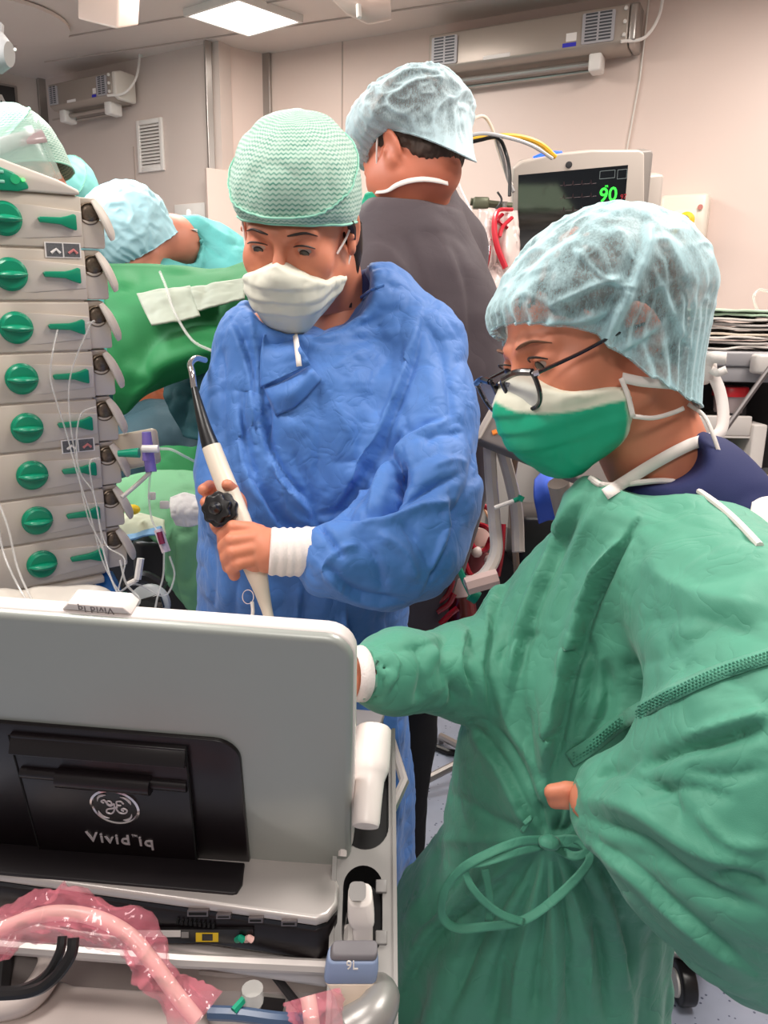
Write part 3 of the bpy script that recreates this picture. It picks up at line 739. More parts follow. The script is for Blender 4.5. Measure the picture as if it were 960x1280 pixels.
# column and foot down to the floor
cx_, cy_ = float(np.mean([k[0] for k in tr])), float(np.mean([k[1] for k in tr]))
MB().rbox((cx_-.09, cy_-.07, .12), (cx_+.09, cy_+.09, zt-.03), .03).build('column', CARTC, ct, bevel=.01)
MB().rbox((cx_-.24, cy_-.22, .09), (cx_+.20, cy_+.26, .15), .06).build('foot', CARTC, ct, bevel=.02)
for sx, sy in ((-.2, -.18), (.16, -.18), (-.2, .22), (.16, .22)):
    wv = MB().tube([(cx_+sx-.02, cy_+sy, .05), (cx_+sx+.02, cy_+sy, .05)], .05, 20).build('caster', BLACK, ct, bevel=.004)
    MB().box((cx_+sx-.03, cy_+sy-.02, .05), (cx_+sx+.03, cy_+sy+.02, .1)).build('fork', GREYP, wv)
# ---- probe rail: sloping plate with three cups
P00, P10, P01, P11 = at(430, 912, .79), at(492, 912, .79), at(423, 1296, .615), at(489, 1296, .615)
U_ = P10-P00; V_ = P01-P00; Nn = unit(np.cross(U_, V_)); Nn = Nn if Nn[2] > 0 else -Nn
MR = frame_of(P00, unit(U_), unit(V_-unit(U_)*(V_@unit(U_))), Nn)
wR = ploc(MR, 491, 1000)[0]
def cup_tile(mb, x0, x1, y0, y1, hx0, hx1, hy0, hy1, n=32):
    cxh, cyh = (hx0+hx1)/2, (hy0+hy1)/2; I = rrect(hx0, hy0, hx1, hy1, (hx1-hx0)/2, n//4-1)
    O = []
    for (x, y) in I:
        dx, dy = x-cxh, y-cyh; s_ = min(((x1-cxh) if dx > 0 else (cxh-x0))/max(abs(dx), 1e-9), ((y1-cyh) if dy > 0 else (cyh-y0))/max(abs(dy), 1e-9)); O.append((cxh+dx*s_, cyh+dy*s_))
    m = len(I); V = [(x, y, 0) for x, y in O]+[(x, y, 0) for x, y in I]
    mb.add(V, [(i, (i+1) % m, m+(i+1) % m, m+i) for i in range(m)]); 
    cs = [(x0, y0), (x1, y0), (x1, y1), (x0, y1)]
    # corner fillers
    for cxx, cyy in cs:
        best = sorted(range(m), key=lambda i: (O[i][0]-cxx)**2+(O[i][1]-cyy)**2)[:2]
        on = [i for i in range(m)]
        i0 = max(on, key=lambda i: -((O[i][0]-cxx)**2+(O[i][1]-cyy)**2))
        j = (i0+1) % m; k = (i0-1) % m
        for jj in (j, k):
            if abs(O[jj][0]-O[i0][0]) > 1e-7 and abs(O[jj][1]-O[i0][1]) > 1e-7: mb.add([(*O[i0], 0), (*O[jj], 0), (cxx, cyy, 0)], [(0, 1, 2)])
    return I
def cup(I, depth, name='cup', y_taper=.9):
    c = np.mean(I, 0); m = len(I); J = [((x-c[0])*y_taper+c[0], (y-c[1])*y_taper+c[1]) for x, y in I]
    return MB(MR).add([(x, y, .0005) for x, y in I]+[(x, y, -depth) for x, y in J], [(i, (i+1) % m, m+(i+1) % m, m+i) for i in range(m)]+[tuple(range(m, 2*m))]).build(name, mat('cup_black', (16, 14, 16), .45), ct)
rail = MB(MR); cups = []
holes = [((432, 930), (486, 1062)), ((430, 1082), (478, 1196)), ((424, 1204), (466, 1268))]
ys = [0.0]
for k in range(3):
    a = ploc(MR, *holes[k][0]); b = ploc(MR, *holes[k][1]); nxt = ploc(MR, *(holes[k+1][0] if k < 2 else (430, 1330))); y1_ = (b[1]+nxt[1])/2
    cups.append(cup_tile(rail, -.002, wR, ys[-1], y1_, max(a[0], .001), min(b[0], wR-.002), a[1], b[1])); ys.append(y1_)
rail.box((wR-.0005, 0, -.05), (wR+.003, ys[-1], .003)); rail.box((-.006, 0, -.05), (-.002, ys[-1], .003)); rail.box((-.004, ys[-1], -.05), (wR+.002, ys[-1]+.004, 0))
rail.build('probe_rail', mat('rail_silver', (158, 155, 152), .36, metal=.4), ct)
for I in cups: cup(I, .045)
for yy in (1108, 1172):
    a = ploc(MR, 478, yy); MB(MR).box((a[0]-.006, a[1]-.005, -.002), (a[0]+.004, a[1]+.006, .004)).build('clip', GREYP, ct, bevel=.001)
MB().tube(spline([at(440, 1290, .58), at(466, 1270, .585), at(478, 1245, .60), at(474, 1226, .615)], 6), [.018, .016, .014, .008], 14).build('rail_end', MATS['rail_silver'], ct)
MB().tube(spline([at(437, 888, .74), at(441, 905, .73), at(436, 980, .72), at(428, 1070, .70)], 6), .004, 8).build('edge_trim', MATS['pale_rim'], ct)

PRB = mat('probe_white', (236, 226, 220), .35); PRBC = mat('probe_cream', (226, 208, 190), .38)
# probes in the rail
a_, b_ = at(467, 912, .715), at(457, 1032, .665)
t = thing('ultrasound_probe', 'white cylindrical probe standing in the top cup of the cart rail', 'probe', tuple(b_), 'probes in the cart rail')
MB().tube(spline([a_, a_*.62+b_*.38, a_*.45+b_*.55, b_*.97+a_*.03, b_], 3), [.0165, .0172, .0172, .0165, .0135, .0125, .0122, .011, .010], 24).build('body', PRB, t, bevel=.001)
MB().tube([a_+(a_-b_)*.0, a_+(a_-b_)*.02], .0150, 24).build('cap', WHITE, t)
ti = unit(b_-a_); Mp = frame_of(at(448, 946, .70), (1, 0, 0), -ti)
text_obj('marking', 'II', Mp, .008, DKGREY, t)
def probe_mesh(px, d, label, lens, body, name='body'):
    pass
# small probe with a grey face
dpt = .655
t = thing('ultrasound_probe', 'small white probe with a grey square face in the middle cup', 'probe', tuple(at(452, 1180, dpt)), 'probes in the cart rail')
mb = MB()
def ring(px, w_, h_, d): c0_ = at(*px, d); return [c0_+_r*(x/FPX*d)+_fw2*(y/FPX*d) for x, y in rrect(-w_, -h_, w_, h_, min(w_, h_)*.6, 3)]
_fw2 = unit(_f*.75+_u*.6)
def loft(mb, secs):
    n = len(secs[0]); V = [v for s_ in secs for v in s_]; m = len(secs)
    mb.add(V, [(i*n+k, i*n+(k+1) % n, (i+1)*n+(k+1) % n, (i+1)*n+k) for i in range(m-1) for k in range(n)]+[tuple(range(n))[::-1], tuple((m-1)*n+k for k in range(n))])
    return mb
loft(mb, [ring((450, 1118), 15, 15, dpt), ring((451, 1140), 16.5, 13, dpt), ring((452, 1148), 16, 12, dpt), ring((453, 1153), 13, 10, dpt), ring((454, 1184), 12, 9, dpt)]).build('body', PRB, t, bevel=.001)
MB().add([k+_u*.0015 for k in ring((447, 1116), 10.5, 12, dpt-.004)], [tuple(range(16))]).build('lens', GREYP, t, smooth=False)
# 9L linear probe
dpt = .60
t = thing('ultrasound_probe', 'wide probe with a blue grey collar marked 9L in the lowest cup', 'probe', tuple(at(446, 1262, dpt)), 'probes in the cart rail')
loft(MB(), [ring((441, 1192), 31, 11, dpt), ring((440, 1206), 33, 11, dpt), ring((438, 1219), 33, 11, dpt)]).build('collar', mat('collar_blue', (132, 148, 180), .4), t, bevel=.0012)
loft(MB(), [ring((444, 1184), 28, 9, dpt), ring((442, 1191), 30, 10, dpt)]).build('lens', mat('lens_grey', (112, 108, 112), .5), t, bevel=.001)
loft(MB(), [ring((438, 1219), 32, 11, dpt), ring((439, 1232), 25, 11, dpt), ring((440, 1240), 21, 11, dpt), ring((442, 1260), 18, 10, dpt), ring((443, 1268), 11, 8, dpt)]).build('body', PRBC, t, bevel=.001)
Mp = frame_of(at(440, 1207, dpt-.0105), _r, unit(_u-_f*.0), unit(np.cross(_r, _u)))
text_obj('marking', '9L', Mp, .0095, WHITE, t)

# ---- pink plastic sleeve around a white probe shaft, lying across the cart
def spx(pts, n=6): return spline([at(x, y, d) for x, y, d in pts], n)
PINK = mat('pink_film', (246, 140, 158), .08, alpha=.30, spec=1.0, var=.25, vscale=60)
PINKC = mat('pink_shaft', (248, 206, 196), .3)
def pink_wrap(path, label, amp=1.0, seed=3, loc=None):
    P = spx(path, 10); t = thing('wrapped_probe_cable', label, 'cable', tuple(P[len(P)//2]-np.array([0, 0, .02])), 'pink wrapped cables on the cart')
    MB().tube(P, .0058, 12).build('shaft', PINKC, t)
    n = 44; m = len(P)*2; Pi = np.array([np.interp(np.linspace(0, 1, m), np.linspace(0, 1, len(P)), P[:, i]) for i in range(3)]).T
    T = np.gradient(Pi, axis=0); rr = np.random.RandomState(seed); V = []
    sd, _ = basis_for(T[0])
    for i in range(m):
        tt = unit(T[i]); sd = unit(sd-tt*(sd@tt)); b = np.cross(tt, sd)
        for k in range(n):
            a = 2*PI*k/n; V.append(Pi[i]+(math.cos(a)*sd+math.sin(a)*b)*.019*amp)
    V = np.array(V); C = np.repeat(Pi, n, 0); D = (V-C)/np.linalg.norm(V-C, axis=1)[:, None]
    k1 = creases(V, 62, seed, .03, .5); k2 = noise(V, 34, seed+5); k3 = noise(V, 130, seed+9)
    R = .0095+(.0115*amp)*np.clip(.55+.8*k2-.9*(k1-.3), 0, 1.6)+.0022*(creases(V, 150, seed+9, .03)-.4)
    V = C+D*R[:, None]
    mb = MB().add(V, [(i*n+k, i*n+(k+1) % n, (i+1)*n+(k+1) % n, (i+1)*n+k) for i in range(m-1) for k in range(n)])
    mb.build('plastic_sleeve', PINK, t, ang=30)
pink_wrap([(-40, 1180, .605), (0, 1162, .60), (60, 1142, .595), (115, 1146, .59), (160, 1168, .585), (190, 1202, .58), (218, 1240, .575), (246, 1275, .57)], 'white shaft in crumpled pink plastic curving across the cart behind the machine', 1.0, 4)
pink_wrap([(385, 1245, .56), (388, 1265, .555), (392, 1300, .55)], 'short end of pink plastic film at the bottom edge below the bin', 1.0, 8)
def cable(path, r, m, label, name='cable', group=None, n=6, cat='cable'):
    o = MB().tube(spx(path, n), r, 8).build(name, m); return tag(o, label, cat, group)
cable([(78, 1170, .56), (74, 1192, .555), (55, 1222, .55), (20, 1238, .55), (-30, 1238, .55)], .0035, BLACK, 'thin inner black cable looping left over the cream cart shelf')
cable([(92, 1172, .555), (88, 1195, .55), (66, 1224, .545), (35, 1240, .545), (-30, 1244, .545)], .0042, BLACK, 'thicker outer black cable looping left over the cream cart shelf')
cable([(262, 1266, .57), (300, 1268, .565), (345, 1274, .56), (380, 1276, .56)], .005, mat('blue_grey', (70, 90, 120), .35), 'blue grey tube lying in the cart bin')
b = [atZ(x, y, zs-.027) for x, y in ((302, 1238), (362, 1246), (356, 1272), (296, 1262))]
t = MB().add(b, [(0, 1, 2, 3)]).build('instruction_card', mat('card_grey', (196, 192, 186), .5), smooth=False, thick=.001); tag(t, 'small pictogram card lying in the cart bin', 'card')
b2 = [atZ(x, y, zs-.026) for x, y in ((330, 1246), (357, 1249), (353, 1266), (326, 1261))]
MB().add(b2, [(0, 1, 2, 3)]).build('pictogram', DKGREY, t, smooth=False, thick=.0006)
cb = at(316, 1252, .575); t = MB().tube([cb, cb+np.array([0, 0, .012])], .008, 14).build('sampling_port', CLEAR); tag(t, 'clear round port with green clip lying in the cart bin', 'port')
MB().tube([cb+np.array([-.006, -.004, .006]), cb+np.array([-.012, -.012, .004])], .003, 6).build('clip', GREENP, t)

# ================================================================== INFUSION PUMP RACK
PUMP = mat('pump_beige', (202, 190, 176), .42, var=.02)
PUMPL = mat('pump_light', (210, 199, 188), .4)
GREEN = mat('pump_green', (8, 140, 104), .3)
GRD = mat('pump_green_dark', (6, 100, 78), .4)
p = para([(5, 273), (95, 278), (122, 692), (45, 706)], .504, 1)
px_ = unit(p[1]-p[0]); pz_ = unit(np.cross(px_, p[0]-p[3])); py_ = np.cross(pz_, px_)
if pz_@(p[0]-CAMP) > 0: pz_ = -pz_; py_ = -py_
MP = frame_of(p[0], px_, py_, pz_)           # x right, y up, z to the viewer; knob of pump 1 at the origin
PT = .504/7
rk = thing('pump_rack', 'beige tower of stacked syringe pumps with green knobs at the left edge', 'infusion pump rack', (float(p[3][0]), float(p[3][1]), 0))
XR = ploc(MP, 100, 252)[0]+.001; XL = -.165
b0 = MB(MP); b0.box((XL, -7.55*PT, -.16), (XR-.004, .52*PT, -.004)); b0.build('rack_body', PUMP, rk, bevel=.004)
# head with green keypad, slanted top
topL = ploc(MP, 0, 203); 
hd = MB(MP); hy = .5*PT
prof = [(XL, hy), (XR-.002, hy), (XR-.002, hy+.006), (XR-.03, hy+.018), (-.03, hy+.048), (XL, hy+.056)]
hd.prism(prof, -.15, .006); hd.build('rack_head', PUMPL, rk, bevel=.003)
cpn = ploc(MP, 0, 222); pad = [(x, y) for x, y in [(-.08, cpn[1]+.022), (-.02, cpn[1]+.02), (.015, cpn[1]+.008), (.032, cpn[1]-.004), (.034, cpn[1]-.011), (.02, cpn[1]-.016), (-.08, cpn[1]-.016)]]
kp = MB(MP).prism(pad[::-1], .005, .009).build('keypad', GREEN, rk, bevel=.002)
for yy in (.007, -.005): MB(MP).box((-.03, cpn[1]+yy-.002, .008), (.004, cpn[1]+yy+.002, .0105)).build('button', mat('button_pale', (140, 200, 180), .4), kp, bevel=.001)
MB(MP).prism(circ(.017, cpn[1]-.001, .006, 16), .008, .0105).build('button', mat('button_green', (40, 180, 120), .4), kp)
MB(MP).prism(circ(.027, cpn[1]-.001, .002, 10), .008, .0108).build('indicator', mat('led_green', (90, 255, 110), .4, emit=2), kp)
rs = np.random.RandomState(1)
def pump_unit(i):
    y = -i*PT; h = PT/2-.0014
    f = MB(MP)
    # front face: upper shelf sloping in, groove line between units
    xs = [XL, -.02, .03, XR]
    zt_ = [.001, .001, .002, .004]
    f.add([(XL, y-h, 0), (XR, y-h, 0), (XR, y-h, -.03), (XL, y-h, -.03), (XL, y+h, 0), (XR, y+h, 0), (XR, y+h, -.03), (XL, y+h, -.03)], [(0, 1, 5, 4), (1, 2, 6, 5), (2, 3, 7, 6), (3, 0, 4, 7), (4, 5, 6, 7), (3, 2, 1, 0)])
    f.build('pump_front', PUMP, rk, bevel=.0022)
    # scooped ledge: raised wedge to the right of the knob under which the lever sits
    MB(MP).add([(.012, y+.020, .0), (XR-.002, y+.014, .0), (XR-.002, y+.014, .006), (.03, y+.020, .004), (.012, y-.024, 0), (XR-.002, y-.018, 0), (XR-.002, y-.018, .001), (.03, y-.024, .001)],
               [(0, 1, 2, 3), (3, 2, 6, 7), (2, 1, 5, 6), (7, 6, 5, 4), (0, 3, 7, 4)]).build('lever_ledge', PUMPL, rk, bevel=.0008)
    Mk = MP@frame_of((0, y, .001), (1, 0, 0), (0, 1, 0))
    rkn = .0205
    kn = MB(Mk).lathe([(rkn+.002, 0), (rkn+.002, .0015), (rkn, .003), (rkn, .007), (rkn-.0025, .0095), (.0, .010)], 36, caps=False).build('knob', GREEN, rk)
    a = rs.uniform(-.06, .06); g = MB(Mk@frame_of((0, 0, 0), (math.cos(a), math.sin(a), 0), (-math.sin(a), math.cos(a), 0)))
    g.tube(spline([(-rkn+.001, 0, .007), (-.010, 0, .0125), (0, 0, .014), (.010, 0, .0125), (rkn-.001, 0, .007)], 4), [.002, .0045, .0052, .0045, .002], 12, flat=1.6); g.build('grip', GREEN, kn)
    lv = MB(MP); L0, L1 = .041, .092
    pts = [(L0, y+.003), (L0+.002, y-.0025), (L0+.03, y-.004), (L1-.010, y-.0085), (L1-.002, y-.011), (L1, y-.010), (L1, y+.009), (L1-.003, y+.011), (L1-.012, y+.0075), (L0+.03, y+.0055), (L0+.003, y+.005)]
    lv.prism(pts[::-1], .004, .0105); lv.build('lever', GREEN, rk, bevel=.0018)
    # drive head at the right side with its dark bore and clamp lever
    x0 = XR; d = MB(MP); d.rbox((x0+.001, y-h, -.05), (x0+.034, y+h-.030, -.012), .004); hb = d.build('drive_head', PUMPL, rk, bevel=.002)
    d = MB(MP); d.add([(x0, y+h-.032, -.05), (x0+.028, y+h-.032, -.05), (x0+.028, y+h-.032, -.03), (x0, y+h-.032, -.03), (x0, y+h, -.05), (x0+.030, y+h, -.05), (x0+.026, y+h, -.016), (x0, y+h, -.016)],
                      [(0, 1, 5, 4), (1, 2, 6, 5), (2, 3, 7, 6), (3, 0, 4, 7), (4, 5, 6, 7), (3, 2, 1, 0)]); d.build('drive_cover', PUMPL, rk, bevel=.002)
    Mc = MP@frame_of((x0+.014, y+.013, -.013), (1, 0, 0), (0, 1, 0))
    c_ = MB(Mc).lathe([(.0155, -.02), (.0155, .002), (.0140, .003), (.0132, -.004)], 24).build('bore', mat('bore_grey', (132, 116, 98), .35, metal=.5), rk)
    MB(Mc).ball((0.001, 0.001, .0), (.0125, .0125, .004), 14).build('piston', mat('piston_dark', (112, 98, 84), .3, metal=.5, var=.6, vscale=300), c_)
    MB(MP).tube(spline([(x0+.021, y+.031, -.012), (x0+.028, y+.018, -.007), (x0+.034, y+.004, -.004), (x0+.040, y-.011, -.004), (x0+.043, y-.021, -.006)], 4), [.007, .0095, .0105, .0105, .0095, .006], 12, flat=.5, side=MP[:3, 2]*1.0+MP[:3, 0]*.2).build('clamp_lever', PUMPL, rk)
for i in range(8): pump_unit(i)
for yy, xa in ((-.5*PT-.002, .048), (-4.5*PT+.002, .045)):
    st_ = MB(MP).box((xa, yy-.0105, .0005), (xa+.049, yy+.0105, .0016)).build('warning_sticker', LAB, rk)
    for k in range(2):
        x = xa+.002+k*.0235; MB(MP).box((x, yy-.009, .0015), (x+.0215, yy+.009, .0021)).build('pictogram', mat('sticker_grey', (96, 96, 98), .6, var=.5, vscale=400), st_)
        MB(MP).tube([(x+.006, yy-.004, .0024), (x+.013, yy+.001, .0024), (x+.018, yy-.004, .0024)], .002, 6).build('drawn_hand', LAB if k == 0 else mat('sticker_red', (214, 130, 130), .5), st_)
bz = -7.55*PT
MB(MP).box((XL, bz-.012, -.14), (XR-.01, bz, .004)).build('base_plate', PUMP, rk, bevel=.003)
# stand pole and star foot
pc = xf(MP, (-.03, bz, -.08))[0]
MB().tube([(pc[0], pc[1], .1), (pc[0], pc[1], pc[2])], .02, 16).build('stand_pole', STEEL, rk)
MB().tube([(pc[0], pc[1], .08), (pc[0], pc[1], .12)], .05, 16).build('stand_hub', GREYP, rk)
for k in range(5):
    a = 2*PI*k/5+.3; MB().tube([(pc[0], pc[1], .1), (pc[0]+.3*math.cos(a), pc[1]+.3*math.sin(a), .06), (pc[0]+.31*math.cos(a), pc[1]+.31*math.sin(a), 0.0)], [.018, .015, .02], 8).build('stand_leg', GREYP, rk)
# crumpled pale cloth/bag at the foot of the rack
G = patch([[at(-10, 745, 1.0), at(60, 735, 1.02), at(120, 735, 1.04), at(150, 755, 1.06)], [at(-10, 775, .95), at(50, 765, .95), at(100, 768, .98), at(150, 780, 1.0)], [at(-10, 820, .9), at(50, 820, .9), at(100, 820, .93), at(150, 830, .95)]], 12, 12)
V = G.reshape(-1, 3); V = V+np.array([0, 0, 1])*(.012*creases(V, 18, 3)[:, None])
tag(MB().grid(V.reshape(G.shape)).build('plastic_bag', mat('bag_film', (214, 206, 196), .3, alpha=.8), thick=.001), 'crumpled whitish plastic bag below the pump rack behind the machine', 'bag')

# infusion lines
def line(path, label, r=.0012, m=None): return cable(path, r, m or CLEAR, label, 'infusion_line', 'infusion lines hanging over the pump rack')
line([(72, 412, 1.09), (66, 440, 1.08), (63, 470, 1.09), (70, 500, 1.10), (84, 545, 1.12), (96, 590, 1.13), (112, 640, 1.15), (128, 700, 1.17), (150, 740, 1.15), (190, 778, 1.1)], 'clear infusion line starting beside the third lever and looping down the rack front')
line([(108, 404, 1.09), (118, 402, 1.08), (112, 408, 1.08), (88, 470, 1.10), (88, 530, 1.12), (100, 590, 1.14), (118, 620, 1.15), (130, 690, 1.17), (146, 740, 1.14), (178, 775, 1.1)], 'clear infusion line leaving the third pump head and running down the rack front')
line([(120, 508, 1.12), (100, 520, 1.12), (96, 570, 1.13), (108, 640, 1.15), (126, 680, 1.16), (140, 725, 1.15), (160, 760, 1.12), (205, 790, 1.1)], 'clear infusion line leaving the fifth pump head and running down the rack front')
line([(124, 572, 1.14), (112, 580, 1.13), (120, 630, 1.15), (132, 680, 1.16), (156, 700, 1.14), (148, 745, 1.12), (175, 760, 1.1), (212, 785, 1.08)], 'clear infusion line leaving the sixth pump head and curling below the rack')
line([(-5, 620, 1.0), (10, 660, 1.0), (22, 710, 1.0), (40, 750, .98), (52, 770, .96)], 'outer of two clear lines at the left edge below the pump knobs', .0015)
line([(-5, 640, 1.0), (4, 690, 1.0), (24, 735, .99), (46, 768, .96)], 'inner of two clear lines at the left edge below the pump knobs', .0015)
line([(200, 340, 1.65), (208, 360, 1.6), (218, 390, 1.58), (240, 425, 1.56), (268, 440, 1.55)], 'clear line crossing the white pads on the green drape', .003)

# ================================================================== PATIENT MONITOR
p = para([(643, 205), (806, 190), (790, 330), (638, 345)], .40)
mx_ = unit(p[1]-p[0]); mz_ = unit(np.cross(mx_, p[0]-p[3])); 
if mz_@(p[0]-CAMP) > 0: mz_ = -mz_
my_ = np.cross(mz_, mx_); MM = frame_of(p[0], mx_, my_, mz_)
mn = thing('patient_monitor', 'grey patient monitor reading 90 in green above the woman in green', 'monitor', tuple(xf(MM, (.2, -.34, -.1))[0]))
BEZ = mat('monitor_bezel', (196, 184, 174), .4)
tp = [ploc(MM, *k) for k in ((641, 330), (640, 230), (642, 210), (652, 202), (690, 193), (740, 188), (800, 188), (806, 192), (806, 330))]
tp = [tuple(k) for k in tp]; tp[0] = (tp[0][0], -.34); tp[-1] = (tp[-1][0], -.34)
MB(MM).prism(tp, -.03, 0).build('bezel', BEZ, mn, bevel=.006, seg=3)
sx = [ploc(MM, *k) for k in ((648, 218), (785, 207))]
sX0, sX1 = sx[0][0], sx[1][0]; sY1 = (sx[0][1]+sx[1][1])/2
SCR = mat('screen_glass', (12, 16, 18), .07, spec=.9)
scn = MB(MM).box((sX0, -.31, -.001), (sX1, sY1, .0012)).build('screen', SCR, mn)
GE = mat('screen_green', (60, 230, 70), .5, emit=1.0); WE = mat('screen_white', (120, 130, 130), .5, emit=.25); RE = mat('screen_red', (170, 40, 50), .5, emit=.3); DIM = mat('screen_dim', (60, 40, 44), .5, emit=.15)
l = ploc(MM, 760, 244); text_obj('reading', '90', MM@frame_of((l[0], l[1], .0016), (1, 0, 0), (0, 1, 0)), .058, GE, mn, bold=.0008)
l = ploc(MM, 779, 246); text_obj('small_reading', '97', MM@frame_of((l[0], l[1], .0016), (1, 0, 0), (0, 1, 0)), .02, RE, mn)
l = ploc(MM, 758, 233); text_obj('caption', 'PR', MM@frame_of((l[0], l[1], .0016), (1, 0, 0), (0, 1, 0)), .010, GE, mn)
bx = MB(MM)
def outline(mb, x0, y0, x1, y1, w_=.0012):
    for lo, hi in (((x0, y0), (x1, y0+w_)), ((x0, y1-w_), (x1, y1)), ((x0, y0), (x0+w_, y1)), ((x1-w_, y0), (x1, y1))): mb.box((*lo, .0012), (*hi, .0018))
a, b = ploc(MM, 749, 224), ploc(MM, 769, 212); outline(bx, a[0], a[1], b[0], b[1]); a, b = ploc(MM, 771, 224), ploc(MM, 784, 211); outline(bx, a[0], a[1], b[0], b[1])
bx.build('window_frame', WE, mn)
wv = MB(MM)
for r_ in range(3):
    a = ploc(MM, 700, 232+r_*16); b = ploc(MM, 745, 229+r_*16)
    P = []; 
    for k in range(61): t_ = k/60; ph = (t_*4) % 1; P.append((a[0]+(b[0]-a[0])*t_, a[1]+(b[1]-a[1])*t_+.012*math.exp(-((ph-.4)/.05)**2)-.004*math.exp(-((ph-.5)/.05)**2), .0016))
    wv.tube(P, .0009, 4)
wv.build('waveform', DIM, mn)
l = ploc(MM, 711, 206); MB(MM@frame_of((l[0], l[1], 0), (1, 0, 0), (0, 1, 0))).lathe([(.010, 0), (.010, .002), (.007, .003), (.0, .003)], 20, caps=False).build('emblem', DKGREY, mn)
l0, l1 = ploc(MM, 668, 197), ploc(MM, 704, 190)
MB(MM).tube([(l0[0], l0[1]-.002, -.012), (l0[0]*.5+l1[0]*.5, l0[1]*.45+l1[1]*.55, -.012), (l1[0], l1[1]-.002, -.012)], [.004, .011, .003], 12).build('alarm_lamp', mat('alarm_blue', (30, 80, 255), .3, emit=2.2), mn)
xr = tp[-1][0]
MB(MM).rbox((.03, -.33, -.09), (xr+.006, tp[-2][1]+.004, -.03), .012).build('rear_shell', mat('monitor_side', (140, 132, 126), .45), mn, bevel=.006)
MB(MM).rbox((xr-.04, -.33, -.13), (xr+.065, tp[-2][1]-.075, -.07), .01).build('rear_module', BEZ, mn, bevel=.006)
MB(MM).tube([(.2, -.3, -.1), (.2, -.75, -.14)], .025, 12).build('mount_arm', STEEL, mn)
bp_ = xf(MM, (.2, -.75, -.14))[0]
MB().rbox((bp_[0]-.25, bp_[1]-.1, 0.05), (bp_[0]+.25, bp_[1]+.3, bp_[2]), .03).build('trolley', mat('trolley_grey', (158, 152, 148), .45), mn, bevel=.01)

# ================================================================== VENTILATOR SCREEN behind the woman in green
vx = unit(at(700, 590, 1.22)-at(592, 547, 1.28)); vup = unit(at(612, 440, 1.33)-at(592, 547, 1.28)); vn = unit(np.cross(vx, vup)); 
if vn@(at(640, 500, 1.3)-CAMP) > 0: vn = -vn
MV = frame_of(at(592, 547, 1.28), vx, np.cross(vn, vx), vn)
vt = thing('ventilator_display', 'tilted grey touch display with orange buttons behind the masked woman in green', 'display', tuple(MV[:3, 3]))
MB(MV).prism(rrect(0, 0, .26, .22, .01), -.03, 0).build('casing', mat('vent_grey', (128, 118, 112), .45), vt, bevel=.004)
MB(MV).prism(rrect(.0, .0, .012, .22, .004), -.002, .003).build('side_strip', BEZ, vt, bevel=.002)
MB(MV).box((.022, .045, -.001), (.24, .205, .0015)).build('screen', SCR, vt)
MB(MV).box((.024, .047, .001), (.10, .075, .002)).build('screen_menu', mat('screen_blue', (90, 140, 230), .4, emit=.6), vt)
MB(MV).box((.045, .08, .001), (.052, .18, .002)).build('screen_bar', mat('screen_pale', (170, 190, 235), .4, emit=.5), vt)
for x in (.028, .065, .105): MB(MV).lathe([(.006, 0), (.005, .003)], 4, M=frame_of((x, .022, .0), (1, 0, 0), (0, 1, 0))).build('button', mat('orange_button', (230, 130, 50), .4, emit=.3), vt)
base = xf(MV, (.15, 0, -.05))[0]
MB().tube([base, (base[0]+.12, base[1]+.12, .9), (base[0]+.15, base[1]+.14, .1)], .018, 12).build('stand', mat('stand_beige', (176, 162, 150), .45), vt)
MB().rbox((base[0]+.02, base[1]+.0, 0), (base[0]+.28, base[1]+.26, .1), .04).build('stand_base', GREYP, vt, bevel=.01)
def tube_t(path, r, m, label, name, cat='tube', group=None, n=6): return cable(path, r, m, label, name, group, n, cat)
tube_t([(611, 545, 1.32), (614, 600, 1.32), (618, 650, 1.32), (620, 690, 1.31), (606, 718, 1.30), (583, 731, 1.29)], .011, CLEARW, 'thick milky breathing tube hanging left behind the blue sleeve', 'breathing_tube')
tube_t([(627, 560, 1.32), (638, 600, 1.32), (646, 640, 1.32), (648, 690, 1.31)], .011, CLEARW, 'thick milky breathing tube hanging right beside the green shoulder', 'breathing_tube')
tube_t([(583, 733, 1.28), (600, 728, 1.28), (622, 722, 1.28)], .016, mat('clear_holder', (226, 196, 188), .2, alpha=.8), 'pale plastic elbow joint at the foot of the breathing tubes', 'tube_joint')
tube_t([(645, 566, 1.36), (640, 620, 1.38), (648, 740, 1.45)], .006, mat('pole_brown', (150, 124, 104), .4), 'brownish metal rod beside the breathing tubes', 'rod', 'rod')
t = thing('syringe', 'white syringe with a green plunger across the right breathing tube', 'syringe', tuple(at(620, 634, 1.27)))
MB().tube([at(618, 635, 1.27), at(642, 626, 1.27)], .0035, 10).build('barrel', WHITE, t)
MB().tube([at(642, 626, 1.27), at(650, 623, 1.27)], .004, 10).build('plunger', GREENP, t); MB().tube([at(649, 626, 1.27), at(652, 620, 1.27)], .006, 10).build('plunger_end', GREENP, t)

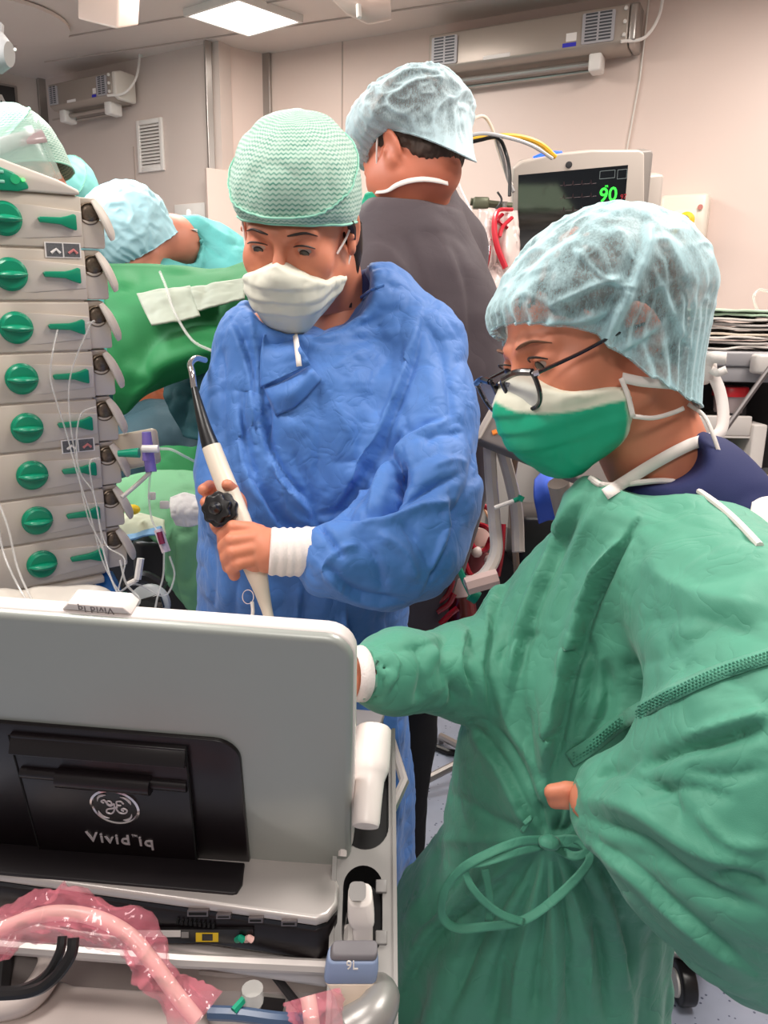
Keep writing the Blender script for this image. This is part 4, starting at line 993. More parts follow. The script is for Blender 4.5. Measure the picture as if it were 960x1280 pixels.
# ================================================================== HEART-LUNG MACHINE
BLOOD = mat('dark_blood', (110, 8, 22), .2, coat=.6); BLOODT = mat('blood_tube', (170, 20, 40), .2, coat=.5)
hl = thing('heart_lung_machine', 'dark heart lung machine with red blood tubing between the blue and green gowns', 'heart lung machine', (.46, 1.9, 0))
MB().rbox((.12, 1.80, .62), (.52, 2.03, .96), .03).build('cabinet', mat('machine_dark', (40, 36, 40), .5), hl, bevel=.01)
MB().rbox((.38, 1.78, .0), (.56, 2.02, .12), .03).build('foot_box', mat('foot_grey', (120, 120, 126), .5), hl, bevel=.01)
MB().tube([(.46, 1.9, .12), (.46, 1.9, .63)], .05, 12).build('pedestal', STEEL, hl)
o = MB().tube([at(572, 722, 1.55), at(575, 745, 1.55)], .030, 16).build('reservoir_cap', mat('cap_pink', (246, 214, 206), .35), hl)
MB().tube([at(575, 745, 1.55), at(578, 775, 1.55)], .031, 16).build('reservoir', BLOOD, hl)
for pts in ([(548, 752, 1.5), (560, 742, 1.5), (566, 725, 1.5)], [(546, 765, 1.5), (560, 756, 1.5), (568, 742, 1.5)], [(550, 780, 1.5), (562, 768, 1.5), (572, 760, 1.5)],
            [(596, 655, 1.6), (610, 660, 1.58), (622, 676, 1.6)], [(588, 672, 1.6), (592, 684, 1.6), (606, 688, 1.6), (614, 672, 1.6)], [(590, 640, 1.6), (602, 632, 1.6), (618, 640, 1.6)],
            [(629, 655, 1.6), (627, 690, 1.6), (622, 720, 1.6)], [(580, 700, 1.6), (590, 720, 1.58), (612, 715, 1.6)], [(552, 790, 1.5), (565, 785, 1.5), (580, 792, 1.5)]):
    MB().tube(spx(pts, 6), .006, 8).build('blood_tube', BLOODT, hl)
MB().tube([at(598, 660, 1.65), at(602, 682, 1.65)], .034, 18).build('oxygenator', mat('oxy_clear', (224, 190, 180), .25), hl)
MB().tube([at(590, 690, 1.7), at(588, 715, 1.7)], .045, 18).build('oxygenator_bowl', mat('oxy_red', (150, 70, 78), .25), hl)
for px, py in ((596, 690), (612, 700), (560, 705), (575, 690)): MB().ball(at(px, py, 1.6), .012, 10).build('connector', mat('conn_white', (236, 216, 208), .4), hl)
MB().tube(spx([(570, 700, 1.45), (580, 725, 1.43), (590, 745, 1.42)]), .006, 8).build('green_line', GREENP, hl)
MB().tube([at(588, 742, 1.42), at(597, 748, 1.42)], .013, 12).build('green_clamp', GREENP, hl)
rs = np.random.RandomState(5)
t = stuff(MB().tube(spx([(600, 570, 1.7), (606, 600, 1.7), (598, 640, 1.7), (606, 690, 1.7)]), .004, 6).tube(spx([(596, 575, 1.7), (600, 620, 1.72), (612, 650, 1.7)]), .003, 6).tube(spx([(612, 560, 1.7), (600, 610, 1.72), (590, 650, 1.7)]), .003, 6).build('tube_tangle', mat('tube_amber', (190, 140, 100), .3))); tag(t, 'tangle of thin amber tubes left of the breathing tubes', 'tubes')
G = patch([[at(668, 600, 1.5), at(685, 588, 1.5), at(705, 590, 1.5)], [at(668, 625, 1.46), at(688, 615, 1.44), at(715, 620, 1.46)], [at(674, 655, 1.5), at(690, 650, 1.5), at(715, 650, 1.5)]], 8, 8)
V = G.reshape(-1, 3); V = V+np.array([0, -1, 0])*(.02*noise(V, 25, 3)[:, None])
tag(MB().grid(V.reshape(G.shape)).build('blue_cloth', mat('blue_cloth', (60, 100, 215), .6), thick=.004), 'small blue cloth bundle seen just left of the green shoulder', 'cloth')
tag(MB().rbox((.58, 2.28, .0), (1.0, 2.75, 1.12), .03).build('equipment_cabinet', mat('cab_grey', (170, 156, 148), .5), bevel=.01), 'pale equipment cabinet behind the breathing tubes and green shoulder', 'cabinet')
tag(MB().rbox((.30, 1.66, .95), (.50, 1.82, 1.08), .02).build('black_device', BLACK, bevel=.01), 'black device box low behind the breathing tubes', 'device')

# ================================================================== HOSES, POLE AND BAGS beside the monitor
pl = thing('infusion_stand', 'infusion stand with clear blood-streaked bags left of the monitor', 'infusion stand', (*at(612, 340, 2.15)[:2], 0))
q = at(630, 262, 2.15); MB().tube([(q[0], q[1], 0.02), (q[0], q[1], q[2]+.02)], .010, 10).build('pole', STEEL, pl)
for k in range(4):
    a = k*PI/2+.4; MB().tube([(q[0], q[1], .1), (q[0]+.25*math.cos(a), q[1]+.25*math.sin(a), .03), (q[0]+.26*math.cos(a), q[1]+.26*math.sin(a), 0)], .014, 8).build('foot', STEEL, pl)
MB().tube([at(588, 252, 2.15), at(640, 258, 2.15)], .010, 8).build('crossbar', mat('olive_metal', (110, 112, 92), .4, metal=.5), pl)
MB().box(tuple(at(590, 262, 2.16)), tuple(at(612, 246, 2.12))).build('bar_clamp', MATS['olive_metal'], pl, bevel=.004)
MB().tube(spx([(620, 262, 2.13), (627, 250, 2.13), (622, 240, 2.13)]), .003, 6).build('hook', DKGREY, pl)
BAG = mat('bag_clear', (240, 222, 216), .25, alpha=.7); 
for x0, x1, y0, y1, s_ in ((598, 622, 262, 352, 1), (618, 646, 264, 360, 2), (596, 640, 330, 400, 3)):
    G = patch([[at(x0, y0, 2.08), at((x0+x1)/2, y0, 2.03), at(x1, y0, 2.08)], [at(x0-3, (y0+y1)/2, 2.06), at((x0+x1)/2, (y0+y1)/2, 1.99), at(x1+3, (y0+y1)/2, 2.06)], [at(x0, y1, 2.08), at((x0+x1)/2, y1, 2.04), at(x1, y1, 2.08)]], 10, 10)
    V = G.reshape(-1, 3); V = V+np.array([0, -1, 0])*(.02*creases(V, 30, s_)[:, None]); MB().grid(V.reshape(G.shape)).build('bag', BAG, pl, thick=.004)
for pts in ([(640, 262, 2.0), (622, 264, 1.99), (618, 285, 1.98), (622, 310, 1.98), (632, 335, 1.98)], [(634, 285, 1.99), (622, 276, 1.98), (628, 268, 1.98)], [(612, 300, 1.99), (610, 325, 1.99), (602, 350, 2.0)], [(640, 272, 1.98), (628, 284, 1.98), (624, 296, 1.98)]):
    MB().tube(spx(pts, 6), .010, 8, flat=.5).build('red_tube', BLOODT if pts[0][0] != 640 else mat('red_bright', (226, 50, 66), .3), pl)
tube_t([(566, 178, 2.0), (580, 158, 2.0), (602, 145, 2.02), (614, 158, 2.05), (622, 185, 2.08), (632, 215, 2.1), (640, 232, 2.1)], .0045, mat('hose_white', (240, 226, 212), .4), 'white hose arching highest beside the bouffant cap of the man', 'white_hose', 'hose')
tube_t([(562, 178, 2.0), (600, 167, 2.0), (635, 172, 2.02), (665, 182, 2.05), (690, 198, 2.1)], .005, mat('hose_grey', (206, 206, 208), .35), 'pale hose running from behind the man to the monitor top', 'pale_hose', 'hose')
tube_t([(562, 182, 2.03), (600, 173, 2.03), (640, 170, 2.05), (672, 178, 2.08), (694, 196, 2.12)], .007, mat('hose_yellow', (244, 190, 60), .4), 'yellow hose running to the top of the monitor', 'yellow_hose', 'hose')
tube_t([(565, 184, 2.02), (600, 175, 2.02), (622, 172, 2.03), (632, 190, 2.05), (637, 215, 2.05), (637, 245, 2.05)], .005, BLACK, 'black hose bending down beside the monitor', 'black_hose', 'hose')
tube_t([(620, 172, 2.05), (628, 195, 2.06), (634, 220, 2.08), (642, 240, 2.08)], .005, GREYP, 'grey hose bending down beside the monitor behind the black one', 'grey_hose', 'hose')
tube_t([(564, 170, 1.9), (566, 200, 1.88), (572, 230, 1.86), (586, 262, 1.85), (600, 300, 1.84)], .006, mat('clear_film', (236, 224, 220), .2, alpha=.6), 'clear suction tube hanging along the back of the man in dark scrubs', 'suction_tube')
tube_t([(562, 182, 1.9), (560, 210, 1.9), (568, 240, 1.88), (590, 290, 1.86), (596, 302, 1.86)], .004, mat('clear_film2', (240, 230, 226), .2, alpha=.6), 'thinner clear tube hanging along the back of the man in dark scrubs', 'suction_tube')
o = MB().tube([at(563, 186, 1.93), at(572, 176, 1.93)], .013, 10).build('hose_clip', OFFW); tag(o, 'small cream clip bundling the hoses behind the man', 'clip')
# ================================================================== PEOPLE
from mathutils.bvhtree import BVHTree
SKIN = mat('skin', (212, 132, 102), .5, sss=.12, var=.05, vscale=40, bump=.15, bscale=900, bdist=.0004)
SKIN2 = mat('skin_man', (206, 120, 92), .5, sss=.12, var=.06, vscale=40, bump=.15, bscale=900, bdist=.0004)
HAIRM = mat('dark_hair', (48, 34, 28), .5, bump=.6, bscale=500)
HAIRB = mat('brown_hair', (92, 74, 62), .55, bump=.6, bscale=400, var=.35, vscale=70)
BLUEG = mat('blue_gown', (70, 120, 192), .62, bump=.25, bscale=1400, sheen=.15, var=.04, vscale=12, bdist=.0004, wr=.55, wscale=26)
GREENG = mat('green_gown', (76, 150, 124), .62, bump=.35, bscale=1500, sheen=.15, var=.05, vscale=14, bdist=.0004, wr=.55, wscale=24)
GREENGD = mat('green_gown_band', (52, 122, 100), .7, bump=.5, bscale=900)
TEALG = mat('aqua_gown', (96, 184, 180), .6, bump=.2, bscale=900, var=.04, wr=.6, wscale=18)
SCRUB = mat('dark_scrubs', (72, 61, 66), .75, bump=.2, bscale=1500, sheen=.1, wr=.3, wscale=14)
NAVY = mat('navy_scrubs', (28, 36, 86), .8, bump=.2, bscale=1500)
BLKC = mat('black_trousers', (18, 16, 20), .85)
TIE = mat('white_tie', (236, 226, 220), .6, bump=.3, bscale=900)
MWHITE = mat('mask_white', (226, 224, 208), .6, bump=.15, bscale=1200)
MGREEN = mat('mask_green', (24, 172, 132), .5, bump=.15, bscale=1200)

def bouffant_mat(name, col, base=.62):
    m = bpy.data.materials.new(name); m.use_nodes = True; nt = m.node_tree; N = nt.nodes.new; L = nt.links.new
    b = nt.nodes['Principled BSDF']; b.inputs['Base Color'].default_value = lin(col); b.inputs['Roughness'].default_value = .55
    b.inputs['Sheen Weight'].default_value = .3
    tc = N('ShaderNodeTexCoord'); n = N('ShaderNodeTexNoise'); n.inputs['Scale'].default_value = 420; n.inputs['Detail'].default_value = 6; n.inputs['Roughness'].default_value = .7
    mp = N('ShaderNodeMapping'); mp.inputs['Scale'].default_value = (1, 1, .45); L(tc.outputs['Object'], mp.inputs[0]); L(mp.outputs[0], n.inputs['Vector'])
    lw = N('ShaderNodeLayerWeight'); lw.inputs[0].default_value = .35
    a = N('ShaderNodeMath'); a.operation = 'MULTIPLY_ADD'; a.inputs[1].default_value = 1.1; a.inputs[2].default_value = base-.55; L(n.outputs['Fac'], a.inputs[0])
    c = N('ShaderNodeMath'); c.operation = 'ADD'; c.use_clamp = True; L(a.outputs[0], c.inputs[0]); L(lw.outputs['Facing'], c.inputs[1]); 
    at_ = N('ShaderNodeAttribute'); at_.attribute_name = 'Col'; c2 = N('ShaderNodeMath'); c2.operation = 'ADD'; c2.use_clamp = True; L(c.outputs[0], c2.inputs[0]); L(at_.outputs['Fac'], c2.inputs[1])
    L(c2.outputs[0], b.inputs['Alpha'])
    tr = N('ShaderNodeBsdfTranslucent'); tr.inputs[0].default_value = lin(col)
    bp = N('ShaderNodeBump'); bp.inputs['Strength'].default_value = .3; bp.inputs['Distance'].default_value = .0006; L(n.outputs['Fac'], bp.inputs['Height']); L(bp.outputs[0], b.inputs['Normal'])
    return m
BOUF = bouffant_mat('bouffant_blue', (176, 212, 218), .20)
BOUFM = bouffant_mat('bouffant_pale', (190, 214, 220), .26)
BOUFS = mat('cap_lit', (176, 220, 230), .6, bump=.3, bscale=500, var=.08, vscale=25)

def chevron_mat():
    m = bpy.data.materials.new('chevron_cap'); m.use_nodes = True; nt = m.node_tree; N = nt.nodes.new; L = nt.links.new; b = nt.nodes['Principled BSDF']
    uv = N('ShaderNodeUVMap'); sp = N('ShaderNodeSeparateXYZ'); L(uv.outputs[0], sp.inputs[0])
    def M(op, *ins, **k):
        q = N('ShaderNodeMath'); q.operation = op; q.use_clamp = k.get('clamp', False)
        for i, v in enumerate(ins):
            if isinstance(v, (int, float)): q.inputs[i].default_value = v
            else: L(v, q.inputs[i])
        return q.outputs[0]
    zz = M('PINGPONG', M('MULTIPLY', sp.outputs[0], 1.0), .0042)            # metres
    v = M('ADD', sp.outputs[1], M('MULTIPLY', zz, .62))
    s = M('SINE', M('MULTIPLY', v, 2*PI/.0062))
    k = M('MULTIPLY_ADD', s, 2.2, -.1, clamp=True)
    n = N('ShaderNodeTexNoise'); n.inputs['Scale'].default_value = 60; L(uv.outputs[0], n.inputs['Vector'])
    k2 = M('MULTIPLY', k, M('MULTIPLY_ADD', n.outputs['Fac'], .9, .25, clamp=True))
    mx = N('ShaderNodeMix'); mx.data_type = 'RGBA'; mx.inputs[6].default_value = lin((186, 214, 198)); mx.inputs[7].default_value = lin((66, 146, 124)); L(k2, mx.inputs[0])
    L(mx.outputs[2], b.inputs['Base Color']); b.inputs['Roughness'].default_value = .6; b.inputs['Sheen Weight'].default_value = .2
    bp = N('ShaderNodeBump'); bp.inputs['Strength'].default_value = .5; bp.inputs['Distance'].default_value = .0005; L(k, bp.inputs['Height']); L(bp.outputs[0], b.inputs['Normal'])
    return m
CHEV = chevron_mat()

def hframe(F, U, eye=None, eyel=(0, .085, .008), center=None, s=1.0):
    """head frame from face direction F and up hint U (camera-relative: right, up, toward viewer)"""
    w_ = lambda a: a[0]*_r+a[1]*_u-a[2]*_f
    F = unit(w_(F)); U = w_(U); U = unit(U-F*(U@F)); X = np.cross(F, U); M = frame_of((0, 0, 0), X*s, F*s, U*s)
    if center is None: center = np.array(eye)-(M[:3, :3]@np.array(eyel))
    M[:3, 3] = center; return M
def sdf_head(v, M, s=1.0, male=False, neck=None, eyes=True, ears=True):
    e = lambda c, r, k=.012, op='add', R=None: v.ell(c, np.array(r)*s, k*s, op, R=(M[:3, :3]/s) if R is None else (M[:3, :3]/s)@R, M=None) if False else _he(v, M, s, c, r, k, op, R)
    c = lambda a, b, ra, rb, k=.012, op='add': v.cone(a, b, ra*s, rb*s, k*s, op, M)
    e((0, -.015, .045), (.074, .095, .085), .01); e((0, .030, -.025), (.060, .060, .085), .03)
    for q in (-1, 1):
        c((q*.052, .0, -.055), (q*.016, .066, -.098), .016, .013, .03); e((q*.038, .062, -.022), (.024, .022, .026), .02)
        c((q*.012, .088, .024), (q*.040, .074, .022), .009, .008, .014)
    c((-.012, .076, -.1), (.012, .076, -.1), .014, .014, .02)
    c((0, .087, .012), (0, .113, -.026), .0075, .0095, .012)
    for q in (-1, 1): e((q*.012, .103, -.032), (.008, .010, .007), .008)
    for q in (-1, 1): c((q*.008, .092, -.062), (q*.018, .084, -.064), .007, .004, .006)
    c((-.014, .091, -.074), (.014, .091, -.074), .006, .006, .008)
    if eyes:
        for q in (-1, 1):
            e((q*.032, .094, .006), (.019, .014, .0115), .012, 'sub'); e((q*.032, .074, .006), (.0155, .0165, .0145), .004)
            e((q*.032, .094, .0035), (.0145, .014, .0034), .002, 'sub')
    if ears:
        for q in (-1, 1):
            R = np.array(Matrix.Rotation(math.radians(-14), 3, 'X'))@np.array(Matrix.Rotation(math.radians(q*20), 3, 'Z'))
            e((q*.079, -.012, .004), (.0065, .017, .031), .008, 'add', R); e((q*.0875, -.008, .006), (.006, .0105, .019), .004, 'sub', R); e((q*.078, -.004, -.022), (.006, .008, .011), .005, 'add', R)
            e((q*.080, .004, -.002), (.005, .004, .006), .003)
    if neck is not None:
        a = xf(M, (0, -.035, -.045))[0]; v.chain([a]+[np.array(p_) for p_, r_ in neck], [.052*s]+[r_ for p_, r_ in neck], .03)
def _he(v, M, s, c, r, k, op, R):
    A = M[:3, :3]/s; A = A if R is None else A@R
    return v.ell(xf(M, c)[0], np.array(r)*s, k*s, op, R=A)
def join(parts):
    V = []; Q = []; n = 0
    for v, q in parts: V.append(v); Q.append(q+n); n += len(v)
    return np.concatenate(V), np.concatenate(Q)
def bound(pts, pad): P = np.array(pts); return P.min(0)-pad, P.max(0)+pad
def fine_head(M, s, neck, h=.0026, **k):
    pts = [xf(M, p_)[0] for p_ in ((-.1, -.12, -.13), (.1, .13, .14), (-.1, .13, .14), (.1, -.12, -.13), (.1, .13, -.13), (-.1, -.12, .14))]+[p_ for p_, r_ in neck]
    lo, hi = bound(pts, .03); v = Vol(lo, hi, h); sdf_head(v, M, s, neck=neck, **k); V, Q = v.mesh(); return relax(V, Q, 2, .5), Q
def grid_obj(name, G, m, parent, M=None, uv=None, col=None, thick=0, closed=False, sub=0):
    a, b = G.shape[:2]; Q = grid_quads(a, b)
    if closed: Q = np.concatenate([Q, np.array([(i*b+b-1, i*b, (i+1)*b, (i+1)*b+b-1) for i in range(a-1)])])
    V = G.reshape(-1, 3)
    if M is not None: V = xf(M, V)
    o = np_mesh(name, V, Q, m, parent)
    me = o.data
    if col is not None:
        ca = me.color_attributes.new('Col', 'FLOAT_COLOR', 'POINT'); c = np.repeat(col.reshape(-1, 1), 4, 1).astype(np.float32); ca.data.foreach_set('color', c.ravel())
    if uv is not None:
        l = me.uv_layers.new(name='UVMap'); vi = np.zeros(len(me.loops), np.int32); me.loops.foreach_get('vertex_index', vi); l.data.foreach_set('uv', uv.reshape(-1, 2)[vi].astype(np.float32).ravel())
    if thick: q = o.modifiers.new('solid', 'SOLIDIFY'); q.thickness = thick; q.offset = 0
    return o
def bouffant(M, C, R, rim, rimr, m, parent, seed=1, amp=.006, gath=46, gamp=.05, droop=None, name='bouffant_cap', nt=220, npz=110, strokes=(), fl=1.0, opn=.0, nb=1.0):
    """C centre, R radii; rim(theta)->z of the elastic; rimr = (rx, ry) radii of the elastic, all in the head frame"""
    th = np.linspace(0, 2*PI, nt, endpoint=False); t = np.linspace(0, 1, npz)
    T, S = np.meshgrid(th, t); zr = rim(T)
    ph0 = np.arcsin(np.clip((zr-C[2])/R[2]*.8, -.62, .6)); ph = ph0+(PI/2-ph0)*S**.9
    X = C[0]+R[0]*np.cos(ph)*np.cos(T); Y = C[1]+R[1]*np.cos(ph)*np.sin(T); Z = C[2]+R[2]*np.sin(ph)
    rx = rimr[0]*np.cos(T); ry = rimr[2]+rimr[1]*np.sin(T)*np.where(np.sin(T) < 0, nb, 1)
    bl = np.clip(S/.13, 0, 1); bl = np.sin(bl*PI/2)**.75
    X = rx*(1-bl)+X*bl; Y = ry*(1-bl)+Y*bl; Z = zr*(1-bl)+Z*bl
    P = np.stack([X, Y, Z], -1); c = np.array(C)
    if droop is not None: P = droop(P, S)
    D = P-c; L_ = np.linalg.norm(D, axis=-1, keepdims=True); D = D/np.maximum(L_, 1e-6)
    F3 = P.reshape(-1, 3)
    g1 = creases(F3, 26, seed, .05, .6).reshape(S.shape); g2 = creases(F3, 55, seed+3, .05, .5).reshape(S.shape)
    gr = np.sin(T*gath+3*np.sin(T*3+seed)+5*noise(F3, 20, seed+9).reshape(S.shape))*gamp*.1*np.exp(-S/.12)*np.where(np.sin(T) < -.3, .4, 1)
    env = np.clip(S/.1, .15, 1)
    d = -amp*(g1-.35)*1.6*env-amp*.7*(g2-.35)*env+gr+amp*.8*noise(F3, 14, seed+31).reshape(S.shape)*env
    P = P+D*d[..., None]
    sd_ = np.zeros(S.shape)
    if len(strokes):
        W3 = xf(M, P.reshape(-1, 3)); dd_ = W3-CAMP; zz = dd_@_f; px2 = np.stack([480+FPX*(dd_@_r)/zz, 640-FPX*(dd_@_u)/zz], 1)
        Dw = (D.reshape(-1, 3)@M[:3, :3].T); fcg = np.clip(-(Dw*dd_).sum(1)/np.linalg.norm(dd_, axis=1)/np.linalg.norm(Dw, axis=1)*3+.3, 0, 1); ac = np.zeros(len(W3)); sdf_ = np.zeros(len(W3))
        for pts, wd, lift, dn in strokes:
            s_, t_ = seg_dist(px2, spline(pts, 5)); e_ = np.exp(-np.abs(s_/wd)**1.3)*np.clip(np.sin(PI*np.clip(t_, .03, .97))*2, 0, 1)*fcg; e2 = np.exp(-np.abs((s_-wd*1.4)/wd/1.2)**1.5)*fcg*np.clip(np.sin(PI*np.clip(t_, .03, .97))*2, 0, 1)
            ac += lift*(e_-.7*e2); sdf_ = np.maximum(sdf_, dn*e_)
        P = P+D*ac.reshape(S.shape)[..., None]; sd_ = sdf_.reshape(S.shape)
    # doubled fabric along the fold lines and at the gathered edge reads denser
    dens = np.exp(-(g1/.16)**2)*.5+np.exp(-(g2/.12)**2)*.25+np.exp(-S/.05)*.7
    dens = dens*fl+opn+sd_
    o = grid_obj(name, P, m, parent, M=M, col=np.clip(dens, 0, 1), closed=True)
    rp = P[0]; MBt = MB().tube(np.concatenate([xf(M, rp)[::4], xf(M, rp)[:1]]), .0016, 6); MBt.build('elastic_edge', m, parent)
    return o
def capsurf(M, C, R, rim, m, parent, nt=160, npz=70, name='surgical_cap', seed=2, amp=.0015):
    th = np.linspace(0, 2*PI, nt+1); t = np.linspace(0, 1, npz); T, S = np.meshgrid(th, t); zr = rim(T)
    ph = np.clip((S-.3)/.7, 0, 1)*PI/2; low = np.clip(S/.3, 0, 1)
    X = C[0]+R[0]*np.cos(ph)**.85*np.cos(T); Y = C[1]+R[1]*np.cos(ph)**.85*np.sin(T); Z = np.where(S < .3, zr+(C[2]-zr)*low, C[2]+R[2]*np.sin(ph))
    k = 1-.06*(1-low)**2; X = X*k; Y = C[1]+(Y-C[1])*k
    P = np.stack([X, Y, Z], -1); F3 = P.reshape(-1, 3); D = P-np.array(C); D /= np.maximum(np.linalg.norm(D, axis=-1, keepdims=True), 1e-6)
    d = amp*(creases(F3, 28, seed).reshape(S.shape)*2+noise(F3, 60, seed).reshape(S.shape)*.6)
    # seam ridge where the crown is sewn to the band
    sm_ = .46-.20*np.sin(T)
    d = d+.0022*np.exp(-((S-sm_)/.012)**2)
    P = P+D*d[..., None]; P[:, -1] = P[:, 0]
    sl = np.concatenate([np.zeros((1, nt+1)), np.cumsum(np.linalg.norm(np.diff(P, axis=0), axis=-1), 0)], 0)
    uv = np.stack([T*.092, sl], -1)
    o = grid_obj(name, P, m, parent, M=M, uv=uv)
    MB().tube(xf(M, P[0]), .0019, 6).build('piping', mat('mint_piping', (150, 214, 190), .6), parent)
    i = [int(round((.46-.20*math.sin(a))*(npz-1))) for a in th]
    MB().tube(xf(M, np.array([P[i[k], k]*1.0+D[i[k], k]*.0008 for k in range(nt+1)])), .0013, 6).build('seam', MATS['mint_piping'], parent)
    return o
def sdf_mask(M, s, bulge=((0, .080, -.052), (.050, .050, .052)), top=.0, bot=-.125, back=.018, h=.0024, seed=4, pleats=True, slope=.0):
    pts = [xf(M, p_)[0] for p_ in ((-.09, -.0, -.15), (.09, .15, .03), (-.09, .15, .03), (.09, 0, -.15), (.09, .15, -.15), (-.09, .0, .03))]
    lo, hi = bound(pts, .015); v = Vol(lo, hi, h); sdf_head(v, M, s, eyes=False, ears=False); v.d -= .0045
    _he(v, M, s, bulge[0], bulge[1], .02, 'add', None)
    Mi = np.linalg.inv(M)
    def cutfn(X, Y, Z):
        x = Mi[0, 0]*X+Mi[0, 1]*Y+Mi[0, 2]*Z+Mi[0, 3]; y = Mi[1, 0]*X+Mi[1, 1]*Y+Mi[1, 2]*Z+Mi[1, 3]; z = Mi[2, 0]*X+Mi[2, 1]*Y+Mi[2, 2]*Z+Mi[2, 3]
        topz = top-.55*np.abs(x)+.6*(y-.1)*(y < .1)*.3
        return np.maximum(np.maximum(z-topz, bot-z), (back-slope*(z+.06))-y)*s
    v.cut(cutfn); V, Q = v.mesh(); V = relax(V, Q, 1, .4)
    L_ = xf(Mi, V); N = vnormals(V, Q)
    d = np.zeros(len(V))
    if pleats:
        for zc in (-.035, -.055, -.075): d += .0016*np.tanh((L_[:, 2]-zc+.15*np.abs(L_[:, 0]))/.002)*np.exp(-np.abs(L_[:, 2]-zc)/.008)
    d += .0016*creases(L_, 55, seed)
    V = V+N*d[:, None]
    return V, Q, L_
def limb(v, pts, k=.03): v.chain([np.array(p_) for p_, r_ in pts], [r_ for p_, r_ in pts], k)
def fingers(v, chains, r=.0088, k=.004):
    for ch in chains:
        n = len(ch)
        for i in range(n-1): v.cone(ch[i], ch[i+1], r*(1-.07*i), r*(1-.07*(i+1)), k)
def hand_mesh(pts_lists, palm, h=.0020, r=.0085, wrist=None):
    allp = [p_ for ch in pts_lists for p_ in ch]+[p_ for p_, _ in palm]; lo, hi = bound(allp, .04); v = Vol(lo, hi, h)
    for i in range(len(palm)-1): v.cone(palm[i][0], palm[i+1][0], palm[i][1], palm[i+1][1], .012)
    for ch in pts_lists:
        w_ = Vol(lo, hi, h)
        for i in range(len(ch)-1): w_.cone(ch[i], ch[i+1], r*(1-.06*i), r*(1-.06*(i+1)), .002)
        v._comb((slice(None),)*3, w_.d, .0035, 'add')
    V, Q = v.mesh(); return relax(V, Q, 1, .5), Q
def cloth(v, it=2, sub=1, fine=.0016, fseed=1, strokes=(), big=.004, bscale=9, zf=None):
    V, Q = v.mesh(); V = relax(V, Q, it, .5)
    if sub: V, Q = subdiv(V, Q); V = relax(V, Q, 1, .5)
    N = vnormals(V, Q)
    A = V*np.array([1, 1, .55])
    d = big*(creases(A, bscale, fseed, .02, .5)-.4)+fine*(creases(V, bscale*3.1, fseed+20, .03, .6)-.4)*1.5+fine*.5*(creases(V, bscale*8, fseed+30, .06)-.4)
    V = V+N*d[:, None]
    if strokes: V = sculpt(V, Q, strokes); V = relax(V, Q, 1, .25)
    return V, Q
def pickfn(V, Q):
    t = BVHTree.FromPolygons([tuple(a) for a in V], [tuple(int(i) for i in q) for q in Q])
    def f(x, y, lift=.002, default=.8):
        r = ray(x, y); L_ = np.linalg.norm(r); d = r/L_; hit = t.ray_cast(Vector(CAMP), Vector(d))
        if hit[0] is None: return CAMP+r*default
        return np.array(hit[0])-d*lift
    return f
def ribbon(P, Wd, wdt, m, name, parent, thick=.0008):
    P = np.array(P); T = np.gradient(P, axis=0); G = []
    for i in range(len(P)):
        w_ = np.array(Wd[i] if np.ndim(Wd) == 2 else Wd, float); s_ = unit(np.cross(T[i], w_)); G.append([P[i]-s_*wdt/2, P[i]+w_*.0006, P[i]+s_*wdt/2])
    return MB().grid(G).build(name, m, parent, thick=thick, ang=180)

# ------------------------------------------------------------------ woman in the blue gown
wb = thing('person', 'woman in a blue gown and green wavy-patterned cap holding a white probe', 'person', tuple(np.array([*atY(379, 800, 1.15)[:2], 0])))
MH = hframe((-.17, -.62, .765), (.119, 1, 0), center=at(372, 288, 1.045), s=.95)
nk = [(at(402, 335, 1.12), .047), (at(420, 385, 1.17), .052)]
hp = fine_head(MH, .95, nk)
E4 = lambda x, y, d: at(x, y, d)
bx0 = -.13
lo = np.array([-.42, .85, 0.0]); hi = np.array([.25, 1.45, 1.52]); bd = Vol(lo, hi, .011)
bd.column([.85, 1.0, 1.2, 1.38, 1.44], [-.12, -.12, -.11, -.09, -.08], [1.17]*5, [.14, .13, .13, .13, .06], [.10, .09, .09, .08, .05], .03)
limb(bd, [(E4(420, 388, 1.17), .05), (E4(425, 450, 1.17), .06)])
for q in (-1, 1): limb(bd, [((bx0+q*.08, 1.18, .88), .08), ((bx0+q*.09, 1.18, .48), .055), ((bx0+q*.09, 1.2, .12), .035), ((bx0+q*.09, 1.10, .04), .035)])
limb(bd, [(E4(525, 450, 1.15), .036), (E4(530, 630, 1.06), .034), (E4(400, 688, .955), .022), (E4(350, 690, .945), .024)])
limb(bd, [(E4(315, 430, 1.10), .045), (E4(292, 590, 1.10), .04), (E4(280, 632, 1.01), .025)])
bv = bd.mesh()
H1 = hand_mesh([[E4(314, 661, .937), E4(291, 659, .928), E4(279, 668, .938), E4(279, 684, .952)],
                [E4(312, 673, .928), E4(289, 675, .918), E4(280, 683, .930), E4(282, 697, .948)],
                [E4(312, 686, .925), E4(291, 690, .917), E4(283, 697, .930), E4(285, 709, .948)],
                [E4(316, 699, .928), E4(297, 704, .920), E4(290, 711, .932), E4(293, 719, .948)],
                [E4(342, 676, .955), E4(325, 664, .972), E4(303, 656, .975)]],
               [(E4(356, 690, .945), .025), (E4(335, 688, .944), .025), (E4(318, 672, .940), .0165)], r=.0090)
H1b = hand_mesh([[E4(312, 690, .938), E4(313, 700, .938)]], [(E4(350, 690, .946), .026), (E4(322, 690, .942), .0205), (E4(318, 698, .940), .015)])
